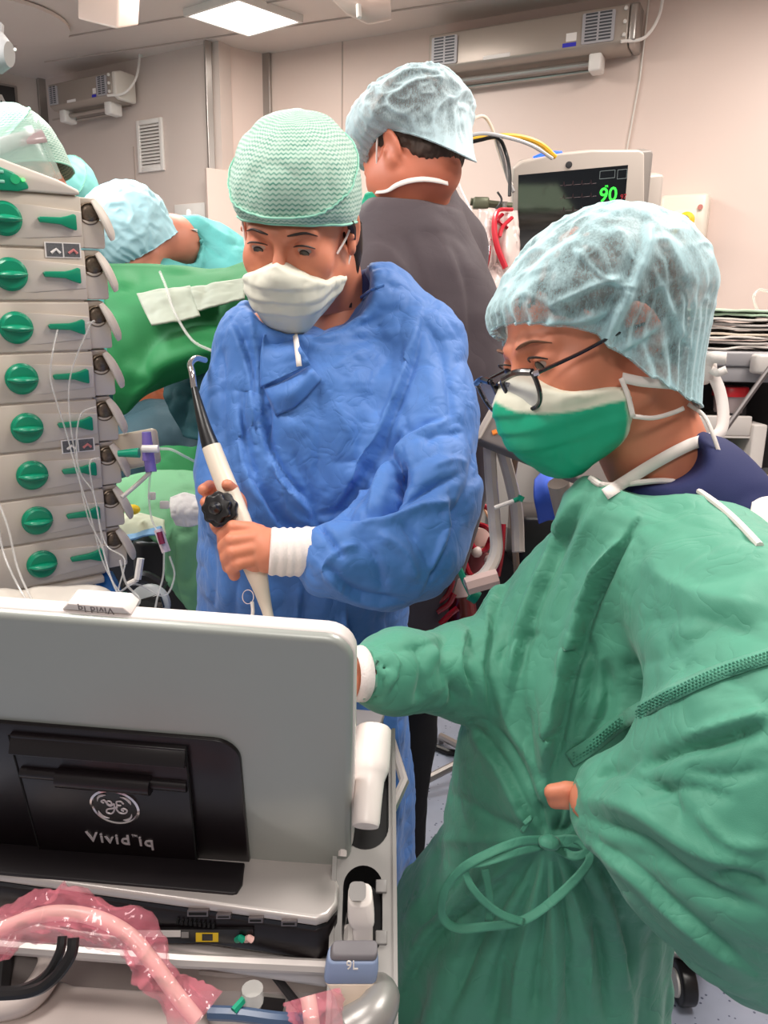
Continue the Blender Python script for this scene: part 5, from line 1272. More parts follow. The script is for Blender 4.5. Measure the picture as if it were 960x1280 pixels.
H2 = hand_mesh([[E4(280, 620, 1.0), E4(262, 608, .992), E4(254, 612, .972)], [E4(284, 632, 1.0), E4(264, 622, .992), E4(257, 628, .972)],
                [E4(288, 644, 1.0), E4(268, 638, .99), E4(262, 644, .97)], [E4(294, 655, 1.0), E4(276, 652, .985), E4(270, 657, .968)],
                [E4(288, 618, .995), E4(291, 612, .97), E4(284, 606, .955)]],
               [(E4(286, 650, 1.02), .026), (E4(286, 632, 1.005), .024)], h=.0026)
V, Q = join([hp, bv, H1, H1b, H2]); np_mesh('body', V, Q, SKIN, wb)
# eyes, brows
def eye_parts(M, s, parent, brow=True, look=(0, -.3), side=(-1, 1), browm=HAIRM):
    for q in side:
        c = xf(M, (q*.032, .0765, .006))[0]
        MB().ball(c, .0125*s, 20).build('eyeball', mat('eye_white', (186, 160, 148), .35), parent)
        d = unit(M[:3, :3]@np.array([look[0], 1, look[1]])); MB(frame_of(c+d*.0108*s, *basis_for(d)[:2], d)).lathe([(.0068, 0), (.006, .0012), (.0, .0024)], 20, caps=False).build('iris', mat('iris', (34, 22, 18), .3), parent)
        P = [xf(M, (q*x, y, z))[0] for x, y, z in ((.018, .0875, .0085), (.024, .0925, .0122), (.032, .0945, .0138), (.040, .0915, .0122), (.047, .0845, .0075))]
        MB().tube(spline(P, 4), [.0006, .0012, .0014, .0013, .0007], 6).build('eyelash', HAIRM, parent)
        if brow:
            P = [xf(M, (q*x, y, z))[0] for x, y, z in ((.013, .0955, .0255), (.024, .0940, .0280), (.036, .0880, .0285), (.049, .076, .0215))]
            MB().tube(spline(P, 4), [.0016, .0030, .0028, .0008], 8, flat=.6).build('eyebrow', browm, parent)
eye_parts(MH, .95, wb, look=(.0, -.62))
capsurf(MH, (0, -.012, .052), (.0885, .112, .098), lambda T: .016+.024*np.sin(T)-.002*(1-np.abs(np.sin(T))), CHEV, wb)
V, Q, L_ = sdf_mask(MH, .95, bulge=((0, .078, -.054), (.056, .046, .052)), top=-.006, back=.002)
np_mesh('face_mask', V, Q, MWHITE, wb)
P = [xf(MH, p_)[0] for p_ in ((-.064, .03, -.018), (-.074, .012, .0), (-.082, .002, .022), (-.084, -.005, .03))]; MB().tube(spline(P, 5), .0016, 6).build('mask_tie', TIE, wb)
P = [xf(MH, p_)[0] for p_ in ((.066, .04, -.012), (.074, .02, .012), (.078, .008, .03))]; MB().tube(spline(P, 5), .0016, 6).build('mask_tie', TIE, wb)
P = [xf(MH, p_)[0] for p_ in ((-.064, .03, -.075), (-.068, .0, -.06), (-.074, -.03, -.03))]; MB().tube(spline(P, 5), .0016, 6).build('mask_tie', TIE, wb)
# hair: strands in front of and behind the ear
P = [xf(MH, p_)[0] for p_ in ((-.076, .014, .03), (-.080, .004, .012), (-.080, -.01, -.01))]
MB().tube(spline(P, 4), [.004, .006, .003], 8).build('hair', HAIRM, wb)
P = [xf(MH, p_)[0] for p_ in ((-.070, -.045, .0), (-.068, -.05, -.04), (-.066, -.035, -.09), (-.07, -.02, -.12))]
MB().tube(spline(P, 8), [.014, .016, .011, .003], 16).build('hair', HAIRM, wb)
v = Vol(at(460, 372, 1.15)-.13, at(460, 372, 1.15)+.13, .005); limb(v, [(at(446, 366, 1.16), .024), (at(466, 368, 1.17), .036), (at(492, 384, 1.19), .036)], .02); V, Q = v.mesh(); np_mesh('scrub_collar', relax(V, Q, 2), Q, NAVY, wb)
# gown
g = Vol((-.44, .80, .22), (.30, 1.50, 1.58), .0062)
def foldb(th, Z): return 1+.035*np.clip((1.05-Z)*3, 0, 1)*np.sin(th*9+2*np.sin(Z*4))
g.column([.24, .5, .7, .95, 1.15, 1.28, 1.36, 1.42, 1.46], [-.135, -.135, -.13, -.13, -.125, -.11, -.10, -.09, -.08], [1.19, 1.18, 1.17, 1.16, 1.15, 1.14, 1.13, 1.13, 1.13],
         [.21, .20, .19, .172, .165, .172, .165, .13, .085], [.16, .155, .145, .14, .135, .128, .115, .10, .07], .03, foldb)
limb(g, [(E4(330, 422, 1.10), .058), (E4(400, 395, 1.10), .055), (E4(468, 385, 1.13), .048), (E4(528, 425, 1.14), .060)], .05)
limb(g, [(E4(455, 372, 1.12), .025), (E4(480, 370, 1.15), .028)], .04)
limb(g, [(E4(525, 440, 1.13), .068), (E4(536, 520, 1.10), .070), (E4(528, 625, 1.04), .076), (E4(490, 680, 1.0), .070), (E4(424, 692, .955), .044)], .03)
limb(g, [(E4(520, 690, 1.02), .060), (E4(410, 705, .955), .028)], .04); limb(g, [(E4(480, 715, .99), .045), (E4(400, 722, .955), .014)], .03)
limb(g, [(E4(316, 440, 1.09), .058), (E4(302, 505, 1.09), .050), (E4(293, 580, 1.08), .044), (E4(290, 640, 1.04), .036)], .035)
limb(g, [(E4(306, 600, 1.08), .045), (E4(314, 720, 1.12), .055)], .05)
# opening for neck and face
g.ell(E4(385, 362, 1.06), (.088, .10, .060), .012, 'sub'); g.ell(E4(412, 350, 1.10), (.062, .08, .045), .01, 'sub')
SB = [  # (points px, width px, depth m, kind)
 ([(527, 398), (518, 440), (503, 485), (478, 545), (445, 600), (420, 640)], 9, .010, 's'),
 ([(527, 398), (548, 430), (560, 480), (566, 540)], 8, .005, 'v'),
 ([(428, 642), (455, 600), (482, 560), (505, 535)], 8, .012, 'v'),
 ([(455, 644), (470, 600), (488, 565), (520, 540), (560, 520)], 9, .008, 's'),
 ([(486, 562), (496, 590), (492, 620), (478, 642)], 8, .022, 'v'), ([(497, 575), (500, 600), (494, 625)], 9, .020, 'v'),
 ([(392, 646), (425, 640), (455, 645), (495, 635), (540, 610), (580, 590)], 7, .009, 'v'),
 ([(440, 655), (480, 650), (520, 635), (570, 625)], 9, .008, 'r'),
 ([(500, 650), (530, 690), (540, 730)], 8, .006, 'v'), ([(560, 620), (560, 670), (530, 735)], 10, .008, 's'),
 ([(395, 650), (412, 672), (430, 700)], 5, .008, 'v'), ([(400, 700), (440, 740), (500, 752)], 8, .007, 's'),
 ([(440, 660), (470, 700), (480, 745)], 7, .005, 'v'), ([(470, 665), (505, 690), (520, 730)], 9, .006, 'r'),
 ([(400, 715), (420, 690), (450, 680)], 6, .005, 'r'), ([(560, 660), (590, 600), (592, 560)], 9, .006, 'v'),
 ([(324, 470), (330, 540), (352, 592), (386, 632), (394, 650)], 7, .012, 's'), ([(336, 500), (334, 560), (342, 585)], 5, .010, 'v'),
 ([(345, 600), (365, 640), (392, 655)], 9, .006, 'r'), ([(300, 500), (310, 580), (340, 640), (385, 680)], 12, .008, 's'),
 ([(290, 400), (305, 432), (318, 490), (322, 560)], 9, .008, 's'), ([(277, 430), (280, 500), (285, 580)], 9, .006, 'v'),
 ([(310, 380), (320, 440), (325, 480)], 8, .005, 'r'), ([(395, 470), (400, 540), (396, 620)], 16, .005, 'v'),
 ([(420, 500), (440, 560), (425, 620)], 12, .004, 'r'), ([(366, 560), (380, 600), (400, 640)], 8, .004, 'v'),
 ([(400, 470), (450, 440), (520, 400)], 14, .004, 'r'), ([(420, 420), (470, 400), (515, 380)], 10, .003, 'v'),
 ([(378, 730), (374, 780), (370, 850)], 6, .006, 's'), ([(433, 762), (436, 800), (438, 860)], 6, .007, 's'), ([(300, 700), (290, 760), (285, 850)], 10, .006, 'v'),
 ([(330, 720), (335, 780), (330, 830)], 8, .004, 'r'), ([(480, 770), (490, 850), (500, 960), (495, 1060)], 9, .008, 's'), ([(250, 640), (265, 700), (262, 780)], 10, .005, 'v'),
 ([(530, 560), (545, 545), (580, 540)], 5, .004, 'v'), ([(538, 585), (565, 575), (590, 580)], 5, .003, 'r'), ([(440, 610), (455, 560), (470, 520)], 8, .004, 'r')]
SB = [(a, b_*.8, c_*1.35, d_) for a, b_, c_, d_ in SB]
V, Q = cloth(g, 1, 1, .0030, 5, SB, big=.008, bscale=8)
gb = np_mesh('gown', V, Q, BLUEG, wb); pk = pickfn(V, Q)
# folded-over collar flap and hanging tie
G = patch([[pk(330, 418, .006), pk(350, 412, .008), pk(369, 406, .012)], [pk(326, 440, .005), pk(350, 436, .012), pk(374, 430, .022)], [pk(325, 462, .004), pk(348, 458, .018), pk(384, 448, .030)], [pk(326, 484, .004), pk(352, 472, .016), pk(388, 456, .020)]], 8, 8)
grid_obj('collar_flap', G, BLUEG, wb, thick=.001)
G = patch([[pk(330, 486, .004), pk(355, 476, .006), pk(386, 458, .006)], [pk(336, 500, .010), pk(362, 490, .016), pk(392, 462, .014)], [pk(345, 520, .003), pk(372, 506, .005), pk(402, 474, .003)]], 6, 6)
grid_obj('collar_flap', G, BLUEG, wb, thick=.001)
P = [pk(366, 404, .014), pk(370, 425, .016), pk(374, 458, .030)]; ribbon(spline(P, 4), -_f, .007, TIE, 'neck_tie', wb)
pts = [pk(x, y, .0015) for x, y in ((395, 404), (420, 392), (445, 376), (465, 362), (480, 356))]; MB().tube(spline(pts, 6), .0022, 6).build('neck_binding', BLUEG, wb)
# knitted cuff
cf = [at(412, 689, .960), at(392, 689, .954), at(372, 690, .949), at(356, 690, .946), at(337, 689, .943)]
Pc = spline(cf, 8); rr_ = np.interp(np.linspace(0, 1, len(Pc)), np.linspace(0, 1, 5), [.026, .0305, .0295, .0295, .0285])+.0009*np.sin(np.arange(len(Pc))*1.3)
mb = MB().tube(Pc, rr_, 40, caps=False); mb.build('cuff', mat('knit_cuff', (236, 226, 222), .85, bump=.6, bscale=500), wb, thick=.001)

# ------------------------------------------------------------------ transoesophageal probe in her hands
tp_ = thing('endoscopic_probe', 'white hand-held probe with black control wheels held by the woman in blue', 'probe', tuple(at(343, 790, .92)))
PR = mat('probe_ivory', (236, 222, 204), .35)
P = spline([at(264, 558, .975), at(276, 590, .972), at(296, 640, .965), at(312, 690, .958), at(322, 720, .955), at(333, 760, .952), at(341, 791, .95)], 6)
MB().tube(P, [.0120, .0125, .0128, .0132, .0135, .0150, .0152, .0148, .0130, .0095, .0070, .0058, .0050], 24).build('handle', PR, tp_)
P = spline([at(264, 560, .975), at(256, 535, .98), at(248, 505, .99), at(243, 485, 1.0)], 4); MB().tube(P, [.0115, .0085, .006, .0042], 16).build('shaft_boot', BLACK, tp_)
P = spline([at(243, 486, 1.0), at(240, 466, 1.0), at(238, 455, 1.01), at(245, 448, 1.03), at(256, 450, 1.06)], 5); MB().tube(P, .0042, 12).build('flexible_shaft', CHR, tp_)
kc = at(273, 636, .935); kd = unit(at(262, 632, .87)-at(292, 640, .98)); ks, kb = basis_for(kd); MKn = frame_of(kc, ks, kb, kd)
def scal(r0, amp, n, z0, z1, mb):
    pr = [(r0*(1+amp*math.cos(n*2*PI*k/72))*math.cos(2*PI*k/72), r0*(1+amp*math.cos(n*2*PI*k/72))*math.sin(2*PI*k/72)) for k in range(72)]; mb.prism(pr, z0, z1)
mb = MB(MKn); scal(.0215, .05, 9, -.014, -.003, mb); mb.build('large_wheel', BLACK, tp_, bevel=.0015)
mb = MB(MKn); scal(.0165, .11, 7, -.001, .012, mb); mb.build('small_wheel', BLACK, tp_, bevel=.0018)
MB(MKn).lathe([(.008, .011), (.008, .017), (.006, .019), (.004, .026), (.0, .027)], 16, caps=False).build('hub', BLACK, tp_)
MB().tube([kc-kd*.03, kc-kd*.012], .009, 14).build('wheel_axle', BLACK, tp_)
rg = [at(310, 746, .94)+(_r*math.cos(a)*.0068+_u*math.sin(a)*.0085) for a in np.linspace(0, 2*PI, 25)]; MB().tube(rg, .0006, 5, caps=False).build('ring', CHR, tp_)
MB().tube(spline([at(315, 752, .94), at(316, 765, .94), at(314, 778, .94), at(314, 800, .94)], 4), .0022, 8).build('cord', TIE, tp_)

# ------------------------------------------------------------------ man in dark scrubs
mn_ = thing('person', 'man in dark grey scrubs with a puffy blue cap, seen from behind', 'person', (.05, 1.5, 0))
MHm = hframe((-.74, -.26, -.60), (-.12, 1, 0.05), center=(0, 0, 0), s=.97)
MHm[:3, 3] = at(487, 178, 1.34)-MHm[:3, :3]@np.array([-.083, -.010, .004])
nk = [(at(512, 225, 1.41), .058), (at(515, 262, 1.45), .068)]
hp = fine_head(MHm, .97, nk, h=.003)
bd = Vol((-.25, 1.2, 0), (.35, 1.8, 1.72), .012)
bd.column([.9, 1.1, 1.35, 1.58, 1.66], [.05, .05, .06, .06, .06], [1.52]*5, [.10, .11, .12, .11, .07], [.10, .10, .10, .09, .06], .03)
limb(bd, [(at(520, 250, 1.46), .06), (at(520, 300, 1.5), .07)])
for q in (-1, 1): limb(bd, [((.01+q*.06, 1.54, .9), .07), ((-.015+q*.065, 1.54, .6), .05), ((-.03+q*.07, 1.56, .1), .04), ((-.03+q*.07, 1.47, .04), .035)])
limb(bd, [(at(478, 320, 1.40), .05), (at(460, 440, 1.38), .045), (at(430, 470, 1.2+.1), .035)]); 
V, Q = join([hp, bd.mesh()]); np_mesh('body', V, Q, SKIN2, mn_); pkm = pickfn(V, Q)
v = Vol(MHm[:3, 3]-.16, MHm[:3, 3]+.16, .003)
_he(v, MHm, .97, (0, -.018, .038), (.0785, .096, .093), .005, 'add', None); _he(v, MHm, .97, (0, -.052, -.026), (.060, .046, .034), .02, 'add', None)
_he(v, MHm, .97, (0, .085, -.02), (.12, .088, .09), .004, 'sub', None)
_he(v, MHm, .97, (-.085, -.004, -.012), (.02, .026, .042), .004, 'sub', None)
V, Q = v.mesh(); V = relax(V, Q, 1); V = V+vnormals(V, Q)*(.0022*noise(V*np.array([1, 1, .4]), 220, 3))[:, None]; np_mesh('hair', V, Q, mat('man_hair', (66, 48, 38), .6, bump=.8, bscale=700, var=.35, vscale=200), mn_)
bouffant(MHm, (0, -.016, .060), (.114, .126, .088), lambda T: .012+.016*np.sin(T)+.014*np.cos(T*2)-.050*np.clip(-np.sin(T), 0, 1), (.084, .100, -.014), BOUFM, mn_, seed=5, amp=.0065, gath=30, gamp=.03)
V, Q, L_ = sdf_mask(MHm, .97, bulge=((0, .082, -.072), (.056, .052, .062)), top=-.004, bot=-.145, back=.008); np_mesh('face_mask', V, Q, MGREEN, mn_)
P = [xf(MHm, p_)[0] for p_ in ((-.062, .045, -.02), (-.074, .03, .0), (-.081, .012, .03))]; MB().tube(spline(P, 5), .0018, 6).build('mask_tie', TIE, mn_)
P = [pkm(x, y, .003, 1.42) for x, y in ((470, 240), (484, 238), (497, 231), (512, 226), (530, 224), (548, 226), (560, 229))]; ribbon(spline(P, 6), -_f+_u*.2, .010, TIE, 'mask_tie', mn_)
g = Vol((-.25, 1.18, .78), (.36, 1.86, 1.82), .008)
g.column([.8, 1.0, 1.2, 1.4, 1.52, 1.6, 1.66, 1.70], [.01, .03, .060, .075, .075, .07, .065, .065], [1.52]*8, [.115, .140, .160, .160, .15, .12, .09, .07], [.14, .145, .14, .135, .13, .12, .10, .08], .03)
limb(g, [(at(520, 262, 1.48), .065), (at(488, 300, 1.42), .068), (at(476, 360, 1.40), .066), (at(468, 430, 1.40), .062)], .05)
limb(g, [(at(535, 262, 1.5), .06), (at(566, 312, 1.56), .062), (at(572, 420, 1.60), .055)], .05)
g.ell(at(505, 212, 1.38), (.105, .115, .052), .012, 'sub')
SM = [([(503, 292), (520, 330), (528, 380), (530, 440)], 5, .005, 'v'), ([(560, 300), (580, 360), (585, 430)], 10, .006, 's'), ([(520, 300), (560, 290), (590, 310)], 8, .004, 'v'), ([(455, 300), (490, 310), (520, 350)], 8, .004, 's'), ([(545, 400), (560, 470), (565, 540)], 8, .005, 'r'), ([(540, 260), (570, 280), (592, 330)], 6, .003, 'v')]
V, Q = cloth(g, 2, 0, .0012, 9, SM, big=.004, bscale=7); np_mesh('scrub_top', V, Q, SCRUB, mn_)
g = Vol((-.2, 1.3, .06), (.34, 1.8, 1.0), .009)
for q in (-1, 1): limb(g, [((.01+q*.06, 1.54, .92), .09), ((-.015+q*.065, 1.54, .6), .07), ((-.03+q*.07, 1.56, .12), .06)], .03)
V, Q = cloth(g, 2, 0, .0012, 19, (), big=.006, bscale=7); np_mesh('trousers', V, Q, BLKC, mn_)
for q in (-1, 1): MB().tube(spline([(-.03+q*.07, 1.6, .035), (-.03+q*.07, 1.5, .04), (-.03+q*.07, 1.40, .03)], 4), [.035, .045, .04, .03], 12, flat=1).build('shoe', BLACK, mn_)
# ------------------------------------------------------------------ woman in the green gown (nearest)
wg = thing('person', 'woman in a green gown, black glasses, green mask and see-through blue cap', 'person', (.27, .82, 0))
MG_ = hframe((-.885, -.364, .291), (.033, 1, .059), center=at(738, 434, .815), s=.97)
nk = [(at(815, 560, .85), .050), (at(850, 640, .87), .056)]
hp = fine_head(MG_, .97, nk)
bd = Vol((-.12, .5, 0), (.62, 1.15, 1.36), .010)
bd.column([.85, .95, 1.10, 1.22, 1.28], [.215, .22, .26, .29, .31], [.84]*5, [.075, .09, .12, .10, .06], [.075, .10, .12, .13, .07], .03)
limb(bd, [(at(850, 630, .86), .055), (at(850, 680, .86), .07)])
for q in (-1, 1): limb(bd, [((.205, .84+q*.045, .86), .055), ((.17, .84+q*.08, .48), .05), ((.19, .84+q*.09, .12), .036), ((.12, .84+q*.09, .04), .034)])
limb(bd, [(at(750, 750, .89), .040), (at(650, 822, .90), .028), (at(570, 838, .855), .024), (at(480, 842, .768), .020), (at(440, 846, .73), .019)])
limb(bd, [(at(905, 770, .74), .045), (at(985, 990, .62), .04), (at(790, 1010, .66), .028), (at(745, 1000, .68), .024)])
hb = hand_mesh([[at(426, 842, .712), at(408, 846, .70), at(400, 856, .70)], [at(424, 850, .715), at(404, 858, .705), at(396, 870, .705)], [at(424, 858, .72), at(406, 870, .712), at(400, 882, .712)],
                [at(428, 866, .722), at(412, 880, .716), at(408, 890, .716)], [at(434, 840, .715), at(424, 830, .705), at(412, 828, .70)]], [(at(450, 846, .74), .018), (at(430, 852, .722), .020)], h=.0026)
hc = hand_mesh([[at(734, 990, .696), at(708, 988, .692), at(690, 990, .696)], [at(734, 1001, .698), at(708, 1000, .694), at(694, 1001, .698)]],
               [(at(764, 1002, .715), .020), (at(746, 1000, .712), .017)], h=.0024)
V, Q = join([hp, bd.mesh(), hb, hc]); np_mesh('body', V, Q, SKIN, wg)
eye_parts(MG_, .97, wg, look=(.0, -.4), browm=mat('brow_brown', (120, 82, 62), .7))
# hair under the see-through cap
v = Vol(MG_[:3, 3]-.17, MG_[:3, 3]+.17, .0032)
_he(v, MG_, .97, (0, -.020, .044), (.0795, .100, .087), .005, 'add', None); _he(v, MG_, .97, (0, -.058, -.005), (.060, .042, .055), .03, 'add', None)
_he(v, MG_, .97, (0, .115, -.012), (.12, .068, .085), .01, 'sub', None)
V, Q = v.mesh(); V = relax(V, Q, 1); L_ = xf(np.linalg.inv(MG_), V); V = V+vnormals(V, Q)*(.003*noise(np.stack([L_[:, 0]*3, np.arctan2(L_[:, 1], L_[:, 2])*.15, L_[:, 2]], 1), 60, 3))[:, None]; np_mesh('hair', V, Q, HAIRB, wg)
def droop(P, S):
    # loose front hanging ahead of the forehead, slack sack at the back
    fr = np.clip((P[..., 1]-.03)/.08, 0, 1)*np.exp(-((S-.12)/.14)**2); bk = np.clip((-P[..., 1]-.02)/.08, 0, 1)*np.exp(-((S-.25)/.25)**2)
    Q_ = P.copy(); Q_[..., 1] += .026*fr-.004*bk; Q_[..., 2] += -.006*fr-.012*bk; return Q_
CAPS = [([(812, 268), (807, 313), (786, 367), (760, 413), (731, 463)], 7, .007, .75), ([(731, 292), (690, 318), (664, 345), (652, 378)], 6, .004, .55), ([(700, 290), (660, 318), (636, 350)], 5, .003, .45),
 ([(677, 405), (727, 401), (768, 386)], 6, .005, .6), ([(681, 386), (739, 359), (780, 346)], 5, .004, .5), ([(739, 446), (785, 432), (831, 401)], 5, .004, .6), ([(818, 338), (843, 397), (870, 446)], 5, .003, .55),
 ([(702, 417), (710, 447), (730, 475)], 7, .004, .6), ([(705, 300), (760, 350), (800, 360)], 4, .002, .35), ([(820, 280), (850, 330), (870, 400)], 6, .003, .4), ([(760, 470), (790, 490), (850, 480)], 6, .003, .4),
 ([(604, 372), (625, 350), (650, 330)], 4, .002, .5), ([(612, 384), (635, 356), (668, 332)], 4, .002, .45), ([(622, 380), (650, 350), (690, 330)], 4, .002, .4), ([(770, 262), (800, 262), (820, 275)], 6, .003, .5),
 ([(770, 520), (810, 530), (850, 505)], 8, .004, .6), ([(690, 430), (735, 425), (775, 440)], 4, .003, .35), ([(640, 362), (690, 380), (715, 410)], 5, .002, .4)]
cp = bouffant(MG_, (0, -.035, .052), (.106, .121, .087), lambda T: np.interp(np.sin(T), [-1, -.7, -.3, 0, .2, .6, 1], [-.098, -.092, -.078, -.056, -.036, .026, .056]), (.086, .106, -.016), BOUF, wg, seed=9, amp=.0038, gath=40, gamp=.035, droop=droop, nt=320, npz=160, fl=.55, strokes=CAPS, nb=.72)
V, Q, L_ = sdf_mask(MG_, .97, top=.004, back=.020, seed=6)
def mcol(Vw):
    L2 = xf(np.linalg.inv(MG_), Vw); topz = .004-.55*np.abs(L2[:, 0]); t = np.clip((L2[:, 2]-(topz-.024))/.003, 0, 1)
    e = np.clip(1-(L2[:, 1]-.024)/.004, 0, 1)*.9; t = np.maximum(t, e)[:, None]; return np.array(lin((24, 172, 132))[:3])*(1-t)+np.array(lin((228, 226, 206))[:3])*t
np_mesh('face_mask', V, Q, mat('mask_two_tone', (255, 255, 255), .5, attr='Col', bump=.15, bscale=1200), wg, colfn=mcol)
pkh = pickfn(V, Q)
Lp = lambda *a: xf(MG_, a)[0]
ribbon(spline([Lp(-.071, .024, -.034), Lp(-.077, .008, -.044), Lp(-.080, -.010, -.052), Lp(-.080, -.025, -.058)], 5), -_f, .010, TIE, 'mask_loop', wg)
ribbon(spline([Lp(-.071, .024, -.075), Lp(-.070, .0, -.085), Lp(-.070, -.025, -.088), Lp(-.070, -.04, -.088)], 5), -_f, .0045, TIE, 'mask_loop', wg)
ribbon(spline([Lp(-.072, .026, -.034), Lp(-.0725, .024, -.055), Lp(-.071, .024, -.076)], 5), -_f, .005, TIE, 'mask_edge', wg)
# glasses
gl = thing('glasses', 'black-framed glasses worn by the woman in the green gown', 'glasses', tuple(Lp(0, .12, 0)))
FRM = mat('glasses_frame', (14, 14, 22), .18, coat=.6); GLS = mat('lens', (190, 200, 225), .03, alpha=.32, spec=1.0)
for q in (-1, 1):
    ang = q*.16; cx = np.array([q*.034, .1155, -.014])
    ex = np.array([math.cos(ang), -math.sin(ang), 0]); ez = unit(np.array([0, .16, 1.0]))
    pts2 = [(-.023, .013), (-.012, .0185), (.008, .0195), (.024, .017), (.0265, .006), (.022, -.010), (.012, -.019), (-.004, -.021), (-.017, -.014), (-.0235, -.002)]
    P3 = [cx+ex*(q*x)+ez*z for x, z in pts2]; S3 = spline(P3, 5, closed=True)
    W_ = xf(MG_, S3); MB().tube(np.concatenate([W_, W_[:1]]), .0025, 8, caps=False).build('frame_rim', FRM, gl)
    MB().add(W_, [tuple(range(len(W_)))]).build('lens', GLS, gl, smooth=False)
    MB().tube(spline([Lp(*(cx+ex*(q*-.020)+ez*.016)), Lp(*(cx+ex*(q*.004)+ez*.0195)), Lp(*(cx+ex*(q*.027)+ez*.016))], 4), .0036, 8).build('brow_bar', FRM, gl)
    h_ = cx+ex*(q*.028)+ez*.014
    MB().tube([Lp(*h_), Lp(h_[0]+q*.004, h_[1]-.004, h_[2])], .0034, 8).build('hinge', CHR, gl)
    MB().tube(spline([Lp(h_[0]+q*.003, h_[1]-.002, h_[2]), Lp(q*.0725, .065, h_[2]+.004), Lp(q*.0800, .02, h_[2]+.010), Lp(q*.082, -.01, h_[2]+.010)], 5), [.0034, .0032, .0028, .0026], 8, flat=.6).build('temple_arm', FRM, gl)
MB().tube(spline([Lp(-.012, .1155, -.006), Lp(0, .120, -.002), Lp(.012, .1155, -.006)], 4), .0024, 8).build('bridge', FRM, gl)

# gown
g = Vol((-.20, .35, .22), (.64, 1.26, 1.42), .0066)
def foldg(th, Z):
    k = np.clip((.93-Z)*4, 0, 1); return 1+k*(.055*np.sin(th*11+2.5*np.sin(Z*3))+.03*np.sin(th*23+1))
g.column([.24, .45, .62, .78, .86, .92, 1.02, 1.14, 1.24, 1.30], [.175, .180, .185, .195, .212, .225, .255, .285, .305, .315], [.83, .83, .83, .82, .81, .81, .81, .81, .82, .82],
         [.24, .215, .195, .165, .142, .145, .165, .170, .135, .085], [.22, .21, .19, .165, .145, .145, .15, .145, .13, .09], .03, foldg)
limb(g, [(at(770, 650, .80), .055), (at(850, 692, .80), .066), (at(905, 745, .71), .072)], .06)
limb(g, [(at(722, 745, .86), .066), (at(650, 815, .90), .062), (at(575, 840, .86), .050), (at(500, 838, .785), .039), (at(449, 843, .735), .028)], .03)
limb(g, [(at(905, 748, .70), .070), (at(945, 820, .65), .086), (at(990, 960, .60), .098), (at(950, 1030, .60), .090), (at(850, 1000, .64), .056), (at(765, 998, .675), .036)], .035)
limb(g, [(at(990, 960, .60), .095), (at(1000, 1130, .62), .075), (at(930, 1130, .62), .050), (at(830, 1065, .645), .030), (at(765, 1010, .68), .020)], .05)
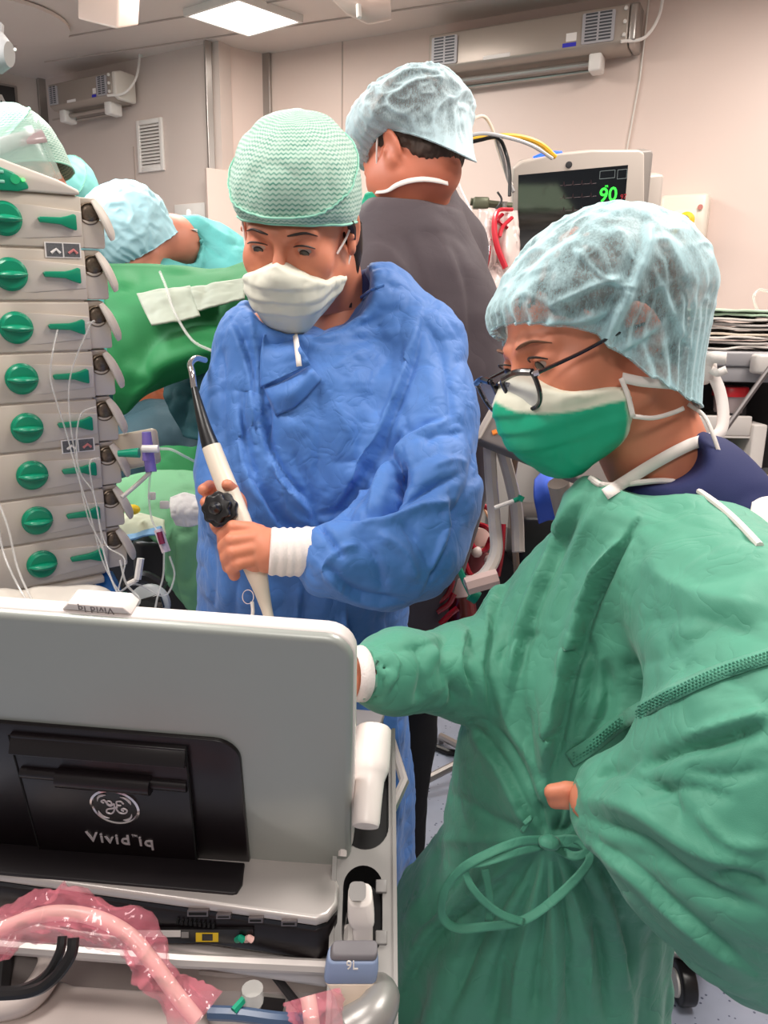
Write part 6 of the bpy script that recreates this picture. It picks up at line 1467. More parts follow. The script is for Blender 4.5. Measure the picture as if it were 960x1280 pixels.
# neck opening, sleeve mouth
g.ell(at(805, 563, .80), (.075, .10, .040), .012, 'sub'); g.ell(at(880, 588, .84), (.085, .11, .048), .01, 'sub')
g.ell(at(694, 994, .672), (.019, .034, .0145), .006, 'sub'); g.cone(at(428, 846, .722), at(444, 844, .732), .022, .024, .003, 'sub')
SG = [([(733, 612), (705, 670), (672, 745), (652, 810), (640, 870)], 13, .012, 's'), ([(742, 630), (715, 700), (690, 780)], 10, .005, 'r'),
 ([(700, 660), (670, 720), (640, 790), (622, 850)], 9, .006, 'v'), ([(650, 700), (620, 760), (606, 830), (612, 900)], 10, .008, 's'),
 ([(792, 660), (745, 750), (712, 850), (694, 930), (686, 978)], 11, .022, 's'), ([(812, 650), (770, 720), (735, 800), (715, 880)], 12, .006, 'r'),
 ([(735, 790), (738, 850), (720, 930)], 12, .010, 'v'), ([(755, 820), (760, 880), (735, 930), (700, 965)], 12, .012, 'v'),
 ([(706, 955), (740, 930), (783, 898), (850, 862), (960, 822)], 12, .004, 'r'),
 ([(960, 905), (900, 925), (850, 935), (810, 952), (790, 965)], 9, .012, 'v'), ([(960, 890), (900, 908), (850, 925)], 8, .006, 'r'),
 ([(800, 700), (860, 740), (960, 760)], 22, .005, 'r'), ([(790, 780), (870, 770), (960, 800)], 16, .004, 'v'), ([(770, 840), (830, 820), (900, 780)], 12, .003, 'v'),
 ([(720, 1000), (790, 1010), (870, 1060), (960, 1090)], 14, .007, 'r'), ([(725, 1020), (800, 1050), (880, 1110), (960, 1140)], 10, .007, 'v'), ([(730, 1045), (790, 1085), (850, 1140), (940, 1215)], 11, .007, 's'),
 ([(790, 1000), (850, 985), (920, 1000)], 10, .005, 'v'), ([(850, 960), (900, 970), (960, 960)], 11, .005, 'v'), ([(760, 960), (800, 975), (840, 1000), (850, 1040)], 9, .005, 'v'),
 ([(870, 1010), (910, 1050), (960, 1060)], 9, .005, 'r'), ([(880, 1100), (920, 1090), (960, 1110)], 8, .006, 'v'), ([(740, 975), (770, 960), (800, 940)], 8, .006, 'v'),
 ([(590, 905), (630, 960), (655, 1010), (672, 1040)], 9, .009, 's'), ([(610, 900), (640, 940), (665, 990), (676, 1030)], 7, .007, 'v'), ([(622, 850), (640, 910), (670, 960), (682, 1020)], 9, .006, 'r'), ([(660, 880), (665, 930), (680, 990)], 8, .007, 'v'),
 ([(560, 990), (610, 1020), (660, 1042)], 10, .005, 'v'), ([(540, 1050), (600, 1050), (665, 1050)], 9, .005, 'r'),
 ([(670, 1062), (640, 1110), (600, 1170), (560, 1270)], 8, .009, 'v'), ([(676, 1065), (655, 1130), (628, 1200), (615, 1280)], 7, .010, 'v'), ([(684, 1065), (680, 1140), (672, 1210), (668, 1280)], 7, .010, 'v'),
 ([(692, 1065), (705, 1140), (712, 1210), (716, 1280)], 7, .011, 'v'), ([(700, 1062), (735, 1120), (752, 1200), (760, 1280)], 7, .011, 'v'), ([(665, 1070), (610, 1110), (540, 1170), (500, 1250)], 11, .008, 's'),
 ([(680, 1065), (668, 1130), (650, 1200), (640, 1280)], 7, .006, 'r'), ([(688, 1065), (692, 1130), (694, 1200), (692, 1280)], 7, .007, 'r'), ([(697, 1065), (718, 1120), (735, 1190), (738, 1280)], 7, .007, 'r'),
 ([(550, 1060), (520, 1130), (495, 1220)], 16, .005, 'r'), ([(600, 1060), (560, 1120), (530, 1160)], 9, .006, 'v'), ([(740, 1060), (770, 1140), (790, 1240)], 12, .010, 's'),
 ([(700, 1000), (698, 1025), (692, 1045)], 5, .010, 'v'), ([(715, 1012), (712, 1030), (698, 1046)], 5, .008, 'v'), ([(675, 1000), (678, 1025), (682, 1045)], 5, .007, 'v'),
 ([(560, 790), (555, 830), (570, 880)], 8, .008, 'v'), ([(520, 800), (530, 840), (520, 885)], 7, .006, 'v'), ([(480, 805), (500, 830), (485, 870)], 6, .005, 's'), ([(590, 780), (575, 830), (590, 870)], 8, .008, 's'),
 ([(455, 810), (475, 835), (460, 870)], 5, .004, 'v'), ([(540, 800), (560, 850), (545, 890)], 6, .005, 'r'), ([(600, 740), (585, 790), (610, 850)], 8, .006, 'v'), ([(620, 830), (650, 800), (680, 790)], 6, .004, 'v'),
 ([(450, 800), (500, 812), (560, 800)], 6, .003, 'v')]
SG = [(a, b_*.85, c_*1.15, d_) for a, b_, c_, d_ in SG]
V, Q = cloth(g, 1, 1, .0030, 12, SG, big=.009, bscale=6.5)
np_mesh('gown', V, Q, GREENG, wg); pk = pickfn(V, Q); GV, GQ = V, Q
def draped(pts, wd, m, name, lift=.0025, n=8, thick=.0008):
    c = spline([(x, y) for x, y in pts], n); T = np.gradient(c, axis=0); T /= np.linalg.norm(T, axis=1)[:, None]; Nn_ = np.stack([-T[:, 1], T[:, 0]], 1)
    G = np.array([[pk(*(c[i]+Nn_[i]*o_), lift, .7) for o_ in (-wd/2, 0, wd/2)] for i in range(len(c))])
    for _ in range(2): G[1:-1] = (G[:-2]+2*G[1:-1]+G[2:])/4
    return grid_obj(name, G, m, wg, thick=thick)
# perforated seam band across the sleeve: strip with rows of stitches
draped([(712, 950), (745, 928), (783, 898), (850, 862), (900, 840), (975, 816)], 20, GREENG, 'seam_band', .0022)
for off in (-6, -2, 2, 6):
    c = spline([(712, 950+off), (745, 928+off), (783, 898+off), (850, 862+off), (900, 840+off), (972, 817+off)], 14); mb = MB()
    L2 = np.concatenate([[0], np.cumsum(np.linalg.norm(np.diff(c, axis=0), axis=1))])
    for s_ in np.arange(3+(off % 4), L2[-1], 5.0):
        q0 = np.array([np.interp(s_, L2, c[:, i]) for i in (0, 1)]); q1 = np.array([np.interp(s_+2.6, L2, c[:, i]) for i in (0, 1)])
        mb.tube([pk(*q0, .0035), pk(*q1, .0035)], .0007, 4)
    stuff(mb.build('stitches', GREENGD, wg))
# neckline binding
bn_ = [pk(x, y, .001) for x, y in ((738, 598), (752, 606), (775, 606), (800, 603), (830, 601), (858, 606), (885, 622), (915, 646), (950, 682))]
MB().tube(spline(bn_, 6), .0032, 8).build('neck_binding', TIE, wg)
v = Vol((.1, .5, 1.2), (.7, 1.2, 1.52), .005); limb(v, [(at(825, 625, .85), .050), (at(862, 622, .83), .062), (at(905, 655, .81), .062)], .04); v.ell(at(800, 565, .80), (.060, .09, .034), .01, 'sub')
V, Q = v.mesh(); V = relax(V, Q, 2); V = V+vnormals(V, Q)*(.004*(creases(V, 22, 4)-.4))[:, None]; np_mesh('scrub_top', V, Q, NAVY, wg)
# back yoke of the gown rising behind the neck
G = patch([[at(880, 578, .92), at(915, 590, .92), at(965, 622, .90)], [at(893, 600, .86), at(930, 618, .86), at(970, 640, .84)], [at(915, 640, .80), at(940, 655, .79), at(975, 672, .78)]], 8, 8)
grid_obj('gown_back', G, GREENG, wg, thick=.002)
G = patch([[at(940, 628, .73), at(952, 622, .73), at(968, 620, .73)], [at(938, 645, .72), at(952, 642, .715), at(968, 640, .71)], [at(944, 668, .71), at(956, 660, .705), at(968, 655, .70)]], 5, 5); grid_obj('neck_tab', G, TIE, wg, thick=.001)
# bow at the waist
KX, KY = 686, 1052
def rib_px(pts, wd, m=None, name='tie_ribbon'):
    P = spline([at(x, y, d) for x, y, d in pts], 8); T = np.gradient(P, axis=0); V3_ = []
    G = []
    for i in range(len(P)):
        vw = unit(P[i]-CAMP); s_ = unit(np.cross(T[i], vw)); tw = .35*math.sin(i*.3); s_ = unit(s_+vw*tw); w_ = wd*.645/FPX
        G.append([P[i]-s_*w_/2, P[i]-s_*w_/4, P[i]+s_*w_/4, P[i]+s_*w_/2])
    return grid_obj(name, np.array(G), m or GREENG, wg, thick=.0009)
kd_ = (pk(KX, KY, .0)-CAMP)@_f-.010
kd2 = kd_+.004
f_ = lambda pts: [(x, y, kd_+dz) for x, y, dz in pts]
rib_px(f_([(686, 1050, 0), (650, 1052, -.012), (608, 1068, -.02), (575, 1088, -.022), (555, 1115, -.02), (553, 1145, -.016), (572, 1160, -.014), (610, 1158, -.016), (655, 1150, -.02), (700, 1118, -.022), (736, 1078, -.018), (728, 1058, -.010), (690, 1052, 0)]), 13)
rib_px(f_([(684, 1056, 0), (645, 1066, -.016), (606, 1078, -.022), (582, 1084, -.02), (592, 1112, -.024), (622, 1140, -.026), (655, 1153, -.024)]), 11)
rib_px(f_([(690, 1056, 0), (716, 1070, -.012), (734, 1064, -.014), (722, 1050, -.008), (694, 1050, 0)]), 13)
rib_px(f_([(606, 1086, -.012), (612, 1120, -.012), (611, 1152, -.012)]), 12)
MB().tube(spline([at(KX-9, KY-4, kd_-.004), at(KX-3, KY, kd_-.010), at(KX+4, KY+1, kd_-.010), at(KX+10, KY-2, kd_-.004)], 5), [.004, .0085, .0095, .0085, .004], 12, flat=.8).build('knot', GREENG, wg)
rib_px([(655, 1030, (pk(655, 1030)-CAMP)@_f-.004), (664, 1022, (pk(664, 1022)-CAMP)@_f-.006), (652, 1040, (pk(652, 1040)-CAMP)@_f-.004)], 7)
# white neck ties hanging behind her cap
def tie(pts, wd, name='neck_tie', par=wg, m=TIE):
    c_ = spline(pts, 8); P = []
    for x, y, d in c_:
        p1 = pka(x, y, .005, d); d1 = (p1-CAMP)@_f; P.append(at(x, y, min(d, d1)))
    P = np.array(P)
    for _ in range(3): P[1:-1] = (P[:-2]+2*P[1:-1]+P[2:])/4
    D2 = [(q_-CAMP)@_f for q_ in P]; T = np.gradient(c_[:, :2], axis=0); T /= np.linalg.norm(T, axis=1)[:, None]; G = []
    for i in range(len(P)):
        e_ = []
        for o_ in (-wd/2, 0, wd/2):
            x, y = c_[i, 0]-T[i, 1]*o_, c_[i, 1]+T[i, 0]*o_; p1 = pka(x, y, .003, 9.0); e_.append(at(x, y, min(D2[i], (p1-CAMP)@_f)))
        G.append(e_)
    return grid_obj(name, np.array(G), m, par, thick=.0009)
allV, allQ = join([hp, (GV, GQ)]); pka = pickfn(allV, allQ)
tie([(756, 618, .80), (778, 604, .80), (820, 578, .80), (862, 556, .81), (895, 545, .82), (904, 525, .83), (900, 490, .84), (886, 458, .84)], 15)
tie([(880, 468, .84), (888, 448, .83), (908, 448, .83)], 15); tie([(884, 458, .84), (896, 466, .83), (908, 462, .83)], 10); tie([(868, 478, .85), (876, 460, .845), (888, 444, .84)], 14)
tie([(860, 505, .80), (880, 520, .79), (893, 548, .78), (906, 590, .78), (911, 615, .78)], 5, 'mask_tie')
MB().ball(at(880, 462, .845), (.014, .011, .017), 14).build('tie_knot', TIE, wg)
# white cuff sliver past the screen edge
MB().tube([at(452, 842, .735), at(436, 843, .728)], [.0265, .0245], 32, caps=False).build('cuff', MATS['knit_cuff'], wg, thick=.001)

# ------------------------------------------------------------------ surgeon bent over the table
sb = thing('person', 'surgeon bent over the green drape in a pale blue cap and aqua gown', 'person', tuple(np.array([*at(240, 400, 2.3)[:2], 0])))
MS = hframe((-.45, -.85, .30), (-.60, .70, .45), center=at(162, 305, 2.05), s=1.0)
v = Vol(at(150, 290, 2.15)-np.array([.3, .35, .28]), at(150, 290, 2.15)+np.array([.42, .5, .25]), .006)
sdf_head(v, MS, 1.0, neck=[(at(215, 300, 2.13), .062), (at(240, 310, 2.22), .075)]); V, Q = v.mesh(); V = relax(V, Q, 1)
bd = Vol((-1.0, 1.9, 0), (-.1, 3.1, 1.7), .016); bx = at(255, 330, 2.3)
limb(bd, [(at(238, 305, 2.2), .07), (at(262, 345, 2.3), .11), (bx+np.array([.0, .35, -.3]), .13), (bx+np.array([0, .42, -.6]), .12)], .05)
for q in (-.09, .09): limb(bd, [(bx+np.array([q, .42, -.62]), .085), (np.array([bx[0]+q, bx[1]+.42, .5]), .06), (np.array([bx[0]+q, bx[1]+.4, .04]), .045)])
V, Q = join([(V, Q), bd.mesh()]); np_mesh('body', V, Q, mat('skin_pink', (214, 138, 112), .5), sb)
g = Vol((-1.05, 1.75, .08), (-.1, 3.15, 1.78), .011)
limb(g, [(at(232, 300, 2.2), .085), (at(258, 335, 2.26), .13), (at(285, 370, 2.26), .13), (bx+np.array([.0, .35, -.3]), .18), (bx+np.array([0, .42, -1.2]), .20)], .06)
limb(g, [(at(232, 310, 2.18), .06), (at(210, 360, 2.1), .06), (at(190, 400, 2.0), .05)], .05)
g.cone(at(196, 262, 2.02), at(222, 312, 2.12), .040, .062, .01, 'sub')
V, Q = cloth(g, 2, 1, .002, 31, [([(240, 285), (265, 310), (285, 325)], 6, .012, 'v'), ([(232, 262), (262, 285), (295, 305)], 7, .010, 'r'), ([(250, 300), (255, 325), (250, 345)], 5, .012, 's')], big=.012, bscale=6)
np_mesh('gown', V, Q, TEALG, sb); pks = pickfn(V, Q)
pe = [pks(x, y, .004, 2.15) for x, y in ((236, 264), (235, 285), (229, 305), (219, 325))]; MB().tube(spline(pe, 6), .006, 8).build('neck_binding', TIE, sb)
pe = [pks(x, y, .006, 2.15) for x, y in ((236, 288), (246, 288))]; MB().tube(pe, .02, 4, flat=.2).build('neck_tab', WHITE, sb)
bouffant(MS, (0, -.012, .035), (.116, .142, .114), lambda T: -.040+.035*np.sin(T)-.01*np.cos(T)**2, (.086, .106, -.012), BOUFS, sb, seed=12, amp=.006, gath=30, gamp=.03, opn=.3)

# ------------------------------------------------------------------ surgeon at the far left
sl = thing('person', 'surgeon in a mint wavy-patterned cap and goggle band at the far left', 'person', tuple(np.array([*at(10, 400, 1.9)[:2], 0])))
ML2 = hframe((-.35, -.45, .55), (-.25, 1, .1), center=at(28, 222, 1.75), s=1.0)
v = Vol(ML2[:3, 3]-np.array([.2, .2, .3]), ML2[:3, 3]+np.array([.2, .3, .18]), .006); sdf_head(v, ML2, 1.0, neck=[(at(20, 290, 1.85), .06)]); V, Q = v.mesh(); V = relax(V, Q, 1)
bd = Vol((-1.3, 1.5, 0), (-.5, 2.3, 1.6), .016); bx = at(10, 330, 1.9)
limb(bd, [(at(18, 290, 1.85), .06), (bx, .12), (bx+np.array([0, .05, -.6]), .13)], .05)
for q in (-.09, .09): limb(bd, [(bx+np.array([q, .05, -.62]), .085), (np.array([bx[0]+q, bx[1]+.05, .5]), .06), (np.array([bx[0]+q, bx[1]+.05, .04]), .045)])
V, Q = join([(V, Q), bd.mesh()]); np_mesh('body', V, Q, MATS['skin_pink'], sl)
capsurf(ML2, (0, -.012, .052), (.092, .115, .10), lambda T: .0+.034*np.sin(T), CHEV, sl)
band = [xf(ML2, (.100*math.cos(a), -.01+.122*math.sin(a), .048+.012*math.sin(a)))[0] for a in np.linspace(-.2, PI+.2, 30)]
MB().tube(band, .015, 10, flat=.3, side=ML2[:3, 2]).build('goggle_band', mat('goggle_grey', (176, 156, 158), .3, coat=.4), sl)
G = np.array([[xf(ML2, (.11*math.cos(a)*(1-.03*k), -.0+.140*math.sin(a)*(1-.03*k), .085-.016*k))[0] for a in np.linspace(-.3, PI+.3, 28)] for k in range(9)])
grid_obj('face_shield', G, mat('shield', (200, 225, 215), .1, alpha=.35), sl, thick=.0015)
MB().tube([at(38, 176, 1.72), at(41, 168, 1.72), at(44, 178, 1.72)], .008, 10).build('shield_clip', WHITE, sl)
g = Vol((-1.4, 1.4, .08), (-.45, 2.4, 1.62), .011); limb(g, [(at(18, 300, 1.88), .08), (bx+np.array([0, .0, -.02]), .16), (bx+np.array([0, .05, -.5]), .19), (bx+np.array([0, .05, -1.2]), .2)], .06)
V, Q = cloth(g, 2, 0, .002, 33, (), big=.012, bscale=6); np_mesh('gown', V, Q, TEALG, sl)
# third head glimpsed between them
s3 = thing('person', 'third surgeon glimpsed between the two caps at left, only ear and cap showing', 'person', tuple(np.array([*at(92, 400, 2.6)[:2], 0])))
M3 = hframe((-.2, -.75, .6), (0, 1, .3), center=at(90, 255, 2.55), s=1.0)
v = Vol(M3[:3, 3]-np.array([.2, .2, .3]), M3[:3, 3]+np.array([.2, .3, .18]), .008); sdf_head(v, M3, 1.0, neck=[(at(92, 320, 2.62), .06)]); V, Q = v.mesh()
bd = Vol((-1.4, 2.3, 0), (-.6, 3.1, 1.6), .02); bx = at(92, 350, 2.65); limb(bd, [(at(92, 310, 2.62), .06), (bx, .13), (bx+np.array([0, .05, -.6]), .13)], .05)
for q in (-.09, .09): limb(bd, [(bx+np.array([q, .05, -.62]), .085), (np.array([bx[0]+q, bx[1]+.05, .04]), .05)])
V, Q = join([(V, Q), bd.mesh()]); np_mesh('body', V, Q, MATS['skin_pink'], s3)
capsurf(M3, (0, -.012, .052), (.09, .112, .085), lambda T: .01+.03*np.sin(T), mat('cap_plain_teal', (120, 190, 184), .6), s3)
g = Vol((-1.5, 2.2, .08), (-.5, 3.2, 1.62), .014); limb(g, [(bx+np.array([0, .0, .0]), .16), (bx+np.array([0, .05, -.5]), .19), (bx+np.array([0, .05, -1.2]), .2)], .06)
V, Q = cloth(g, 2, 0, .002, 35, (), big=.012, bscale=6); np_mesh('gown', V, Q, TEALG, s3)

# ================================================================== OPERATING TABLE AREA
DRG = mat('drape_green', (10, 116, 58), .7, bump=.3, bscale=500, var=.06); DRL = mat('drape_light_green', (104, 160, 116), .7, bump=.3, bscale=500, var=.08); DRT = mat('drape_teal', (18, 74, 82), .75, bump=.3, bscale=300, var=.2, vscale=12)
def sheet(name, label, cat, rows, m, amp=.02, sc_=8, seed=1, nu=12, nv=12, thick=.004, stre=(1, 1, .5)):
    G = patch([[at(*k) for k in r_] for r_ in rows], nu, nv); V = G.reshape(-1, 3)
    n_ = unit(np.cross(G[-1, 0]-G[0, 0], G[0, -1]-G[0, 0])); n_ = n_ if n_@(V[0]-CAMP) < 0 else -n_
    V = V+n_*(amp*(creases(V*np.array(stre), sc_, seed)-.3)+amp*.3*(creases(V, sc_*3, seed+4)-.3))[:, None]
    o = MB().grid(V.reshape(G.shape)).build(name, m, thick=thick, ang=180); return tag(o, label, cat) if label else o
sheet('green_drape', 'bright green surgical drape hanging between the surgeons and the woman in blue', 'drape',
      [[(128, 336, 1.78), (180, 337, 1.80), (240, 337, 1.80), (300, 330, 1.78), (345, 325, 1.75)], [(135, 372, 1.70), (185, 380, 1.68), (240, 375, 1.68), (300, 368, 1.68), (345, 360, 1.68)], [(138, 430, 1.64), (190, 440, 1.60), (240, 430, 1.60), (300, 425, 1.6), (345, 420, 1.6)],
       [(140, 480, 1.62), (180, 478, 1.60), (222, 462, 1.60), (275, 452, 1.62), (345, 450, 1.6)], [(138, 520, 1.66), (160, 510, 1.66), (205, 478, 1.68), (270, 460, 1.70), (345, 456, 1.7)]], DRG, .055, 5, 3)
for rows, lab, s_ in (([[(172, 370, 1.63), (205, 362, 1.63), (238, 358, 1.63)], [(180, 388, 1.60), (210, 382, 1.60), (245, 378, 1.60)], [(190, 408, 1.575), (222, 402, 1.575), (250, 394, 1.58)]], 'crumpled white adhesive pad stuck on the green drape, left one', 4), ([[(238, 362, 1.62), (270, 354, 1.62), (306, 348, 1.62)], [(242, 375, 1.60), (272, 367, 1.60), (306, 360, 1.60)], [(247, 388, 1.585), (275, 382, 1.585), (306, 374, 1.585)]], 'long white adhesive strip on the green drape beside the blue sleeve', 6)):
    o = sheet('adhesive_pad', lab, 'pad', rows, mat('pad_white', (158, 164, 148), .6), .008, 22, s_); o['group'] = 'white pads on the green drape'
tb = thing('operating_table', 'operating table under dark teal drapes behind the pump rack', 'operating table', (float(at(200, 560, 2.2)[0]), float(at(200, 560, 2.2)[1]), 0))
c_ = at(205, 560, 2.0)
MB().rbox((c_[0]-.22, c_[1]-.05, .78), (c_[0]+.42, c_[1]+.45, .98), .05).build('mattress', BLACK, tb, bevel=.02)
MB().rbox((c_[0]-.12, c_[1]+.05, .1), (c_[0]+.12, c_[1]+.3, .78), .05).build('column', STEEL, tb, bevel=.01)
MB().rbox((c_[0]-.3, c_[1]-.0, 0), (c_[0]+.3, c_[1]+.4, .1), .05).build('base', STEEL, tb, bevel=.01)
pt = thing('person', 'draped patient lying under dark teal cloths, a patch of forehead showing', 'person', tuple(at(205, 540, 2.02)))
v = Vol(at(200, 520, 2.05)-np.array([.6, .2, .35]), at(200, 520, 2.05)+np.array([.5, .6, .2]), .009)
MPt = hframe((.2, .75, .5), (-.3, -.2, 1), center=at(196, 522, 2.05), s=1.0); sdf_head(v, MPt, 1.0, neck=[(at(240, 560, 2.3), .06)]); V, Q = v.mesh(); np_mesh('body', V, Q, mat('skin_orange', (170, 88, 50), .5), pt)
o = sheet('teal_drape', '', '', [[(150, 512, 1.9), (185, 500, 1.92), (215, 500, 1.92), (250, 495, 1.86)], [(148, 530, 1.84), (190, 515, 1.84), (225, 515, 1.84), (255, 515, 1.8)], [(145, 565, 1.80), (190, 560, 1.78), (225, 560, 1.78), (258, 560, 1.76)], [(145, 600, 1.8), (190, 595, 1.8), (230, 595, 1.8), (260, 590, 1.78)]], mat('drape_slate', (54, 86, 98), .7, bump=.3, bscale=300), .02, 10, 6)
o2 = sheet('dark_drape', '', '', [[(214, 440, 1.78), (245, 436, 1.76), (300, 436, 1.74)], [(206, 474, 1.80), (235, 470, 1.78), (300, 470, 1.76)], [(212, 505, 1.76), (240, 505, 1.74), (300, 505, 1.72)], [(228, 545, 1.74), (245, 550, 1.72), (300, 555, 1.70)]], DRT, .03, 12, 16); o2.parent = pt; o2.matrix_parent_inverse = Matrix.Translation(-Vector(pt['_o']))
o.parent = pt; o.matrix_parent_inverse = Matrix.Translation(-Vector(pt['_o']))
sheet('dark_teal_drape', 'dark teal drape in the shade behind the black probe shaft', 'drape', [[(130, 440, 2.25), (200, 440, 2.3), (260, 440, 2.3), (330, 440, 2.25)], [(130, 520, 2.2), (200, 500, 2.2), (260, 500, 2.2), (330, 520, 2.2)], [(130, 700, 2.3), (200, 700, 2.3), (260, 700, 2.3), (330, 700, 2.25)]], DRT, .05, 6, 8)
sheet('lower_green_drape', 'strip of bright green drape below the slate cloth and pressure transducer', 'drape', [[(190, 566, 1.74), (220, 560, 1.72), (262, 556, 1.7)], [(190, 580, 1.72), (220, 576, 1.70), (262, 572, 1.68)], [(180, 600, 1.7), (220, 596, 1.68), (262, 590, 1.66)]], DRG, .02, 8, 12)
sheet('light_green_drape', 'pale green drape hanging down left of the blue gown', 'drape', [[(146, 600, 1.6), (180, 590, 1.62), (220, 588, 1.60), (258, 592, 1.56)], [(150, 640, 1.52), (185, 632, 1.54), (222, 632, 1.50), (262, 640, 1.48)], [(196, 680, 1.50), (210, 680, 1.48), (232, 680, 1.46), (262, 690, 1.46)], [(206, 720, 1.5), (220, 725, 1.48), (238, 728, 1.46), (262, 730, 1.46)], [(232, 755, 1.52), (236, 760, 1.5), (245, 765, 1.48), (262, 765, 1.48)]], DRL, .03, 9, 14)
sheet('pale_pad', 'pale cream pad edge above the black monitor', 'pad', [[(150, 645, 1.5), (175, 642, 1.48), (205, 650, 1.47)], [(150, 658, 1.48), (178, 654, 1.46), (206, 660, 1.45)], [(158, 672, 1.47), (180, 668, 1.45), (208, 668, 1.44)]], mat('pad_cream', (214, 218, 190), .6), .008, 20, 5)
sheet('blue_pad', 'small light blue pad edge just above the black monitor', 'pad', [[(158, 670, 1.46), (180, 664, 1.45), (202, 658, 1.44)], [(160, 676, 1.45), (182, 670, 1.44), (203, 668, 1.43)]], mat('pad_blue', (120, 170, 210), .6), .004, 20, 5)
sheet('gauze', 'crumpled white gauze with blue thread beside the black control wheels', 'gauze', [[(212, 622, 1.44), (230, 616, 1.43), (252, 622, 1.42)], [(214, 640, 1.42), (232, 638, 1.41), (256, 636, 1.40)], [(220, 656, 1.43), (238, 658, 1.42), (258, 652, 1.42)]], mat('gauze_white', (226, 220, 216), .8, bump=.6, bscale=400), .015, 26, 7)
# pressure transducer plate with purple stopcock
tr_ = thing('pressure_transducer', 'cream plate with purple and green stopcocks beside the fifth pump', 'pressure transducer', tuple(at(165, 585, 1.2)))
MB().add([at(132, 545, 1.22), at(193, 534, 1.24), at(199, 578, 1.26), at(140, 590, 1.24)]+[p_+_f*.02 for p_ in (at(132, 545, 1.22), at(193, 534, 1.24), at(199, 578, 1.26), at(140, 590, 1.24))], [(0, 1, 2, 3), (7, 6, 5, 4), (0, 4, 5, 1), (1, 5, 6, 2), (2, 6, 7, 3), (3, 7, 4, 0)]).build('plate', mat('plate_cream', (208, 192, 168), .4), tr_, bevel=.006)
PUR = mat('purple_clear', (136, 116, 196), .25, alpha=.85)
MB().tube([at(183, 540, 1.21), at(186, 575, 1.22)], [.007, .010, .010], 14).build('dome', PUR, tr_); MB().tube([at(187, 575, 1.22), at(189, 590, 1.22)], .009, 12).build('lower_port', PUR, tr_)
MB().tube([at(178, 561, 1.20), at(198, 561, 1.20)], .006, 12).build('stopcock', WHITE, tr_); MB().tube([at(148, 567, 1.19), at(174, 566, 1.19)], [.005, .005, .008], 12).build('green_syringe', GREENP, tr_)
MB().tube(spx([(198, 561, 1.21), (214, 562, 1.21), (230, 570, 1.22), (244, 577, 1.24)], 5), .0022, 8).build('line', CLEAR, tr_)
MB().tube(spx([(188, 590, 1.22), (172, 605, 1.22), (152, 622, 1.2)], 5), .0035, 8).build('line', CLEARW, tr_)
MB().tube(spx([(188, 590, 1.22), (186, 620, 1.23), (190, 650, 1.24), (200, 670, 1.24)], 5), .0018, 8).build('line', CLEAR, tr_)
for x, y, w_ in ((185, 625, 10), (200, 636, 12)):
    a_ = at(x, y, 1.4); tag(MB(frame_of(a_, _r, _u)).rbox((0, 0, 0), (w_/FPX*1.4, 10/FPX*1.4, .003), .003).build('clip_tag', WHITE, bevel=.001), 'small white clip on the pale green drape, %s one' % ('left' if x == 185 else 'right'), 'clip', 'white clips on the pale drape')
t = thing('roller_clamp', 'pale clamp with a dark red roller hanging above the black monitor', 'clamp', tuple(at(206, 682, 1.25)))
MB().tube([at(198, 662, 1.25), at(208, 690, 1.25)], .012, 8, flat=.6).build('body', mat('clamp_pink', (226, 206, 212), .35), t); MB().tube([at(199, 665, 1.235), at(203, 680, 1.235)], .005, 8).build('roller', mat('maroon', (120, 20, 60), .4), t)
t = thing('slide_clamp', 'white L-shaped clamp hanging in front of the black monitor', 'clamp', tuple(at(168, 728, 1.2)))
MB().tube([at(176, 698, 1.2), at(172, 724, 1.2)], .008, 8, flat=.7).build('body', WHITE, t); MB().tube([at(172, 724, 1.2), at(160, 730, 1.2)], .004, 8).build('tail', WHITE, t)
mo = thing('bedside_monitor', 'black device with a small grey round-cornered display behind the screen lid', 'monitor', tuple(at(190, 790, 1.4)))
MB().rbox((at(150, 700, 1.45)[0], at(150, 700, 1.5)[1], .45), (at(242, 700, 1.45)[0], at(150, 700, 1.5)[1]+.25, at(190, 676, 1.5)[2]), .03).build('casing', BLACK, mo, bevel=.01)
MB(frame_of(at(188, 755, 1.28), unit(_r+_u*.15), unit(_u-_r*.15))).lathe([(.034, 0), (.034, .012), (.028, .016)], 28).build('display_ring', mat('ring_grey', (176, 180, 180), .35), mo)
MB(frame_of(at(188, 755, 1.26), unit(_r+_u*.3), unit(_u-_r*.3))).box((-.022, -.012, 0), (.022, .012, .006)).build('display', SCR, mo, bevel=.002)
MB().tube(spx([(160, 735, 1.35), (180, 722, 1.34), (205, 735, 1.34)], 6), .012, 10).build('handle', BLACK, mo)
MB().tube([at(190, 775, 1.3), at(188, 800, 1.3)], .02, 10, flat=.6).build('keypad', DKGREY, mo)
tag(MB().tube(spx([(130, 718, 1.3), (135, 740, 1.29), (138, 775, 1.28)], 5), [.015, .022, .018], 12).build('blue_case', mat('case_blue', (30, 100, 170), .4)), 'blue plastic case standing beside the black device behind the screen', 'case')
tag(MB().ball(at(165, 637, 1.45), (.016, .012, .01), 12).build('yellow_plug', YEL), 'small yellow plug on the pale green drape', 'plug')
for i, (pts, lab) in enumerate((([(205, 690, 1.22), (204, 720, 1.22), (196, 750, 1.2), (190, 790, 1.18)], 'clear line hanging straight below the roller clamp'), ([(212, 695, 1.24), (218, 720, 1.24), (205, 745, 1.22), (170, 730, 1.2), (150, 740, 1.18)], 'clear line curling left below the roller clamp'),
                 ([(150, 700, 1.1), (158, 730, 1.1), (175, 750, 1.1), (165, 770, 1.08), (200, 790, 1.06)], 'clear loop of tubing in front of the black device'))):
    line(pts, lab, .0017)
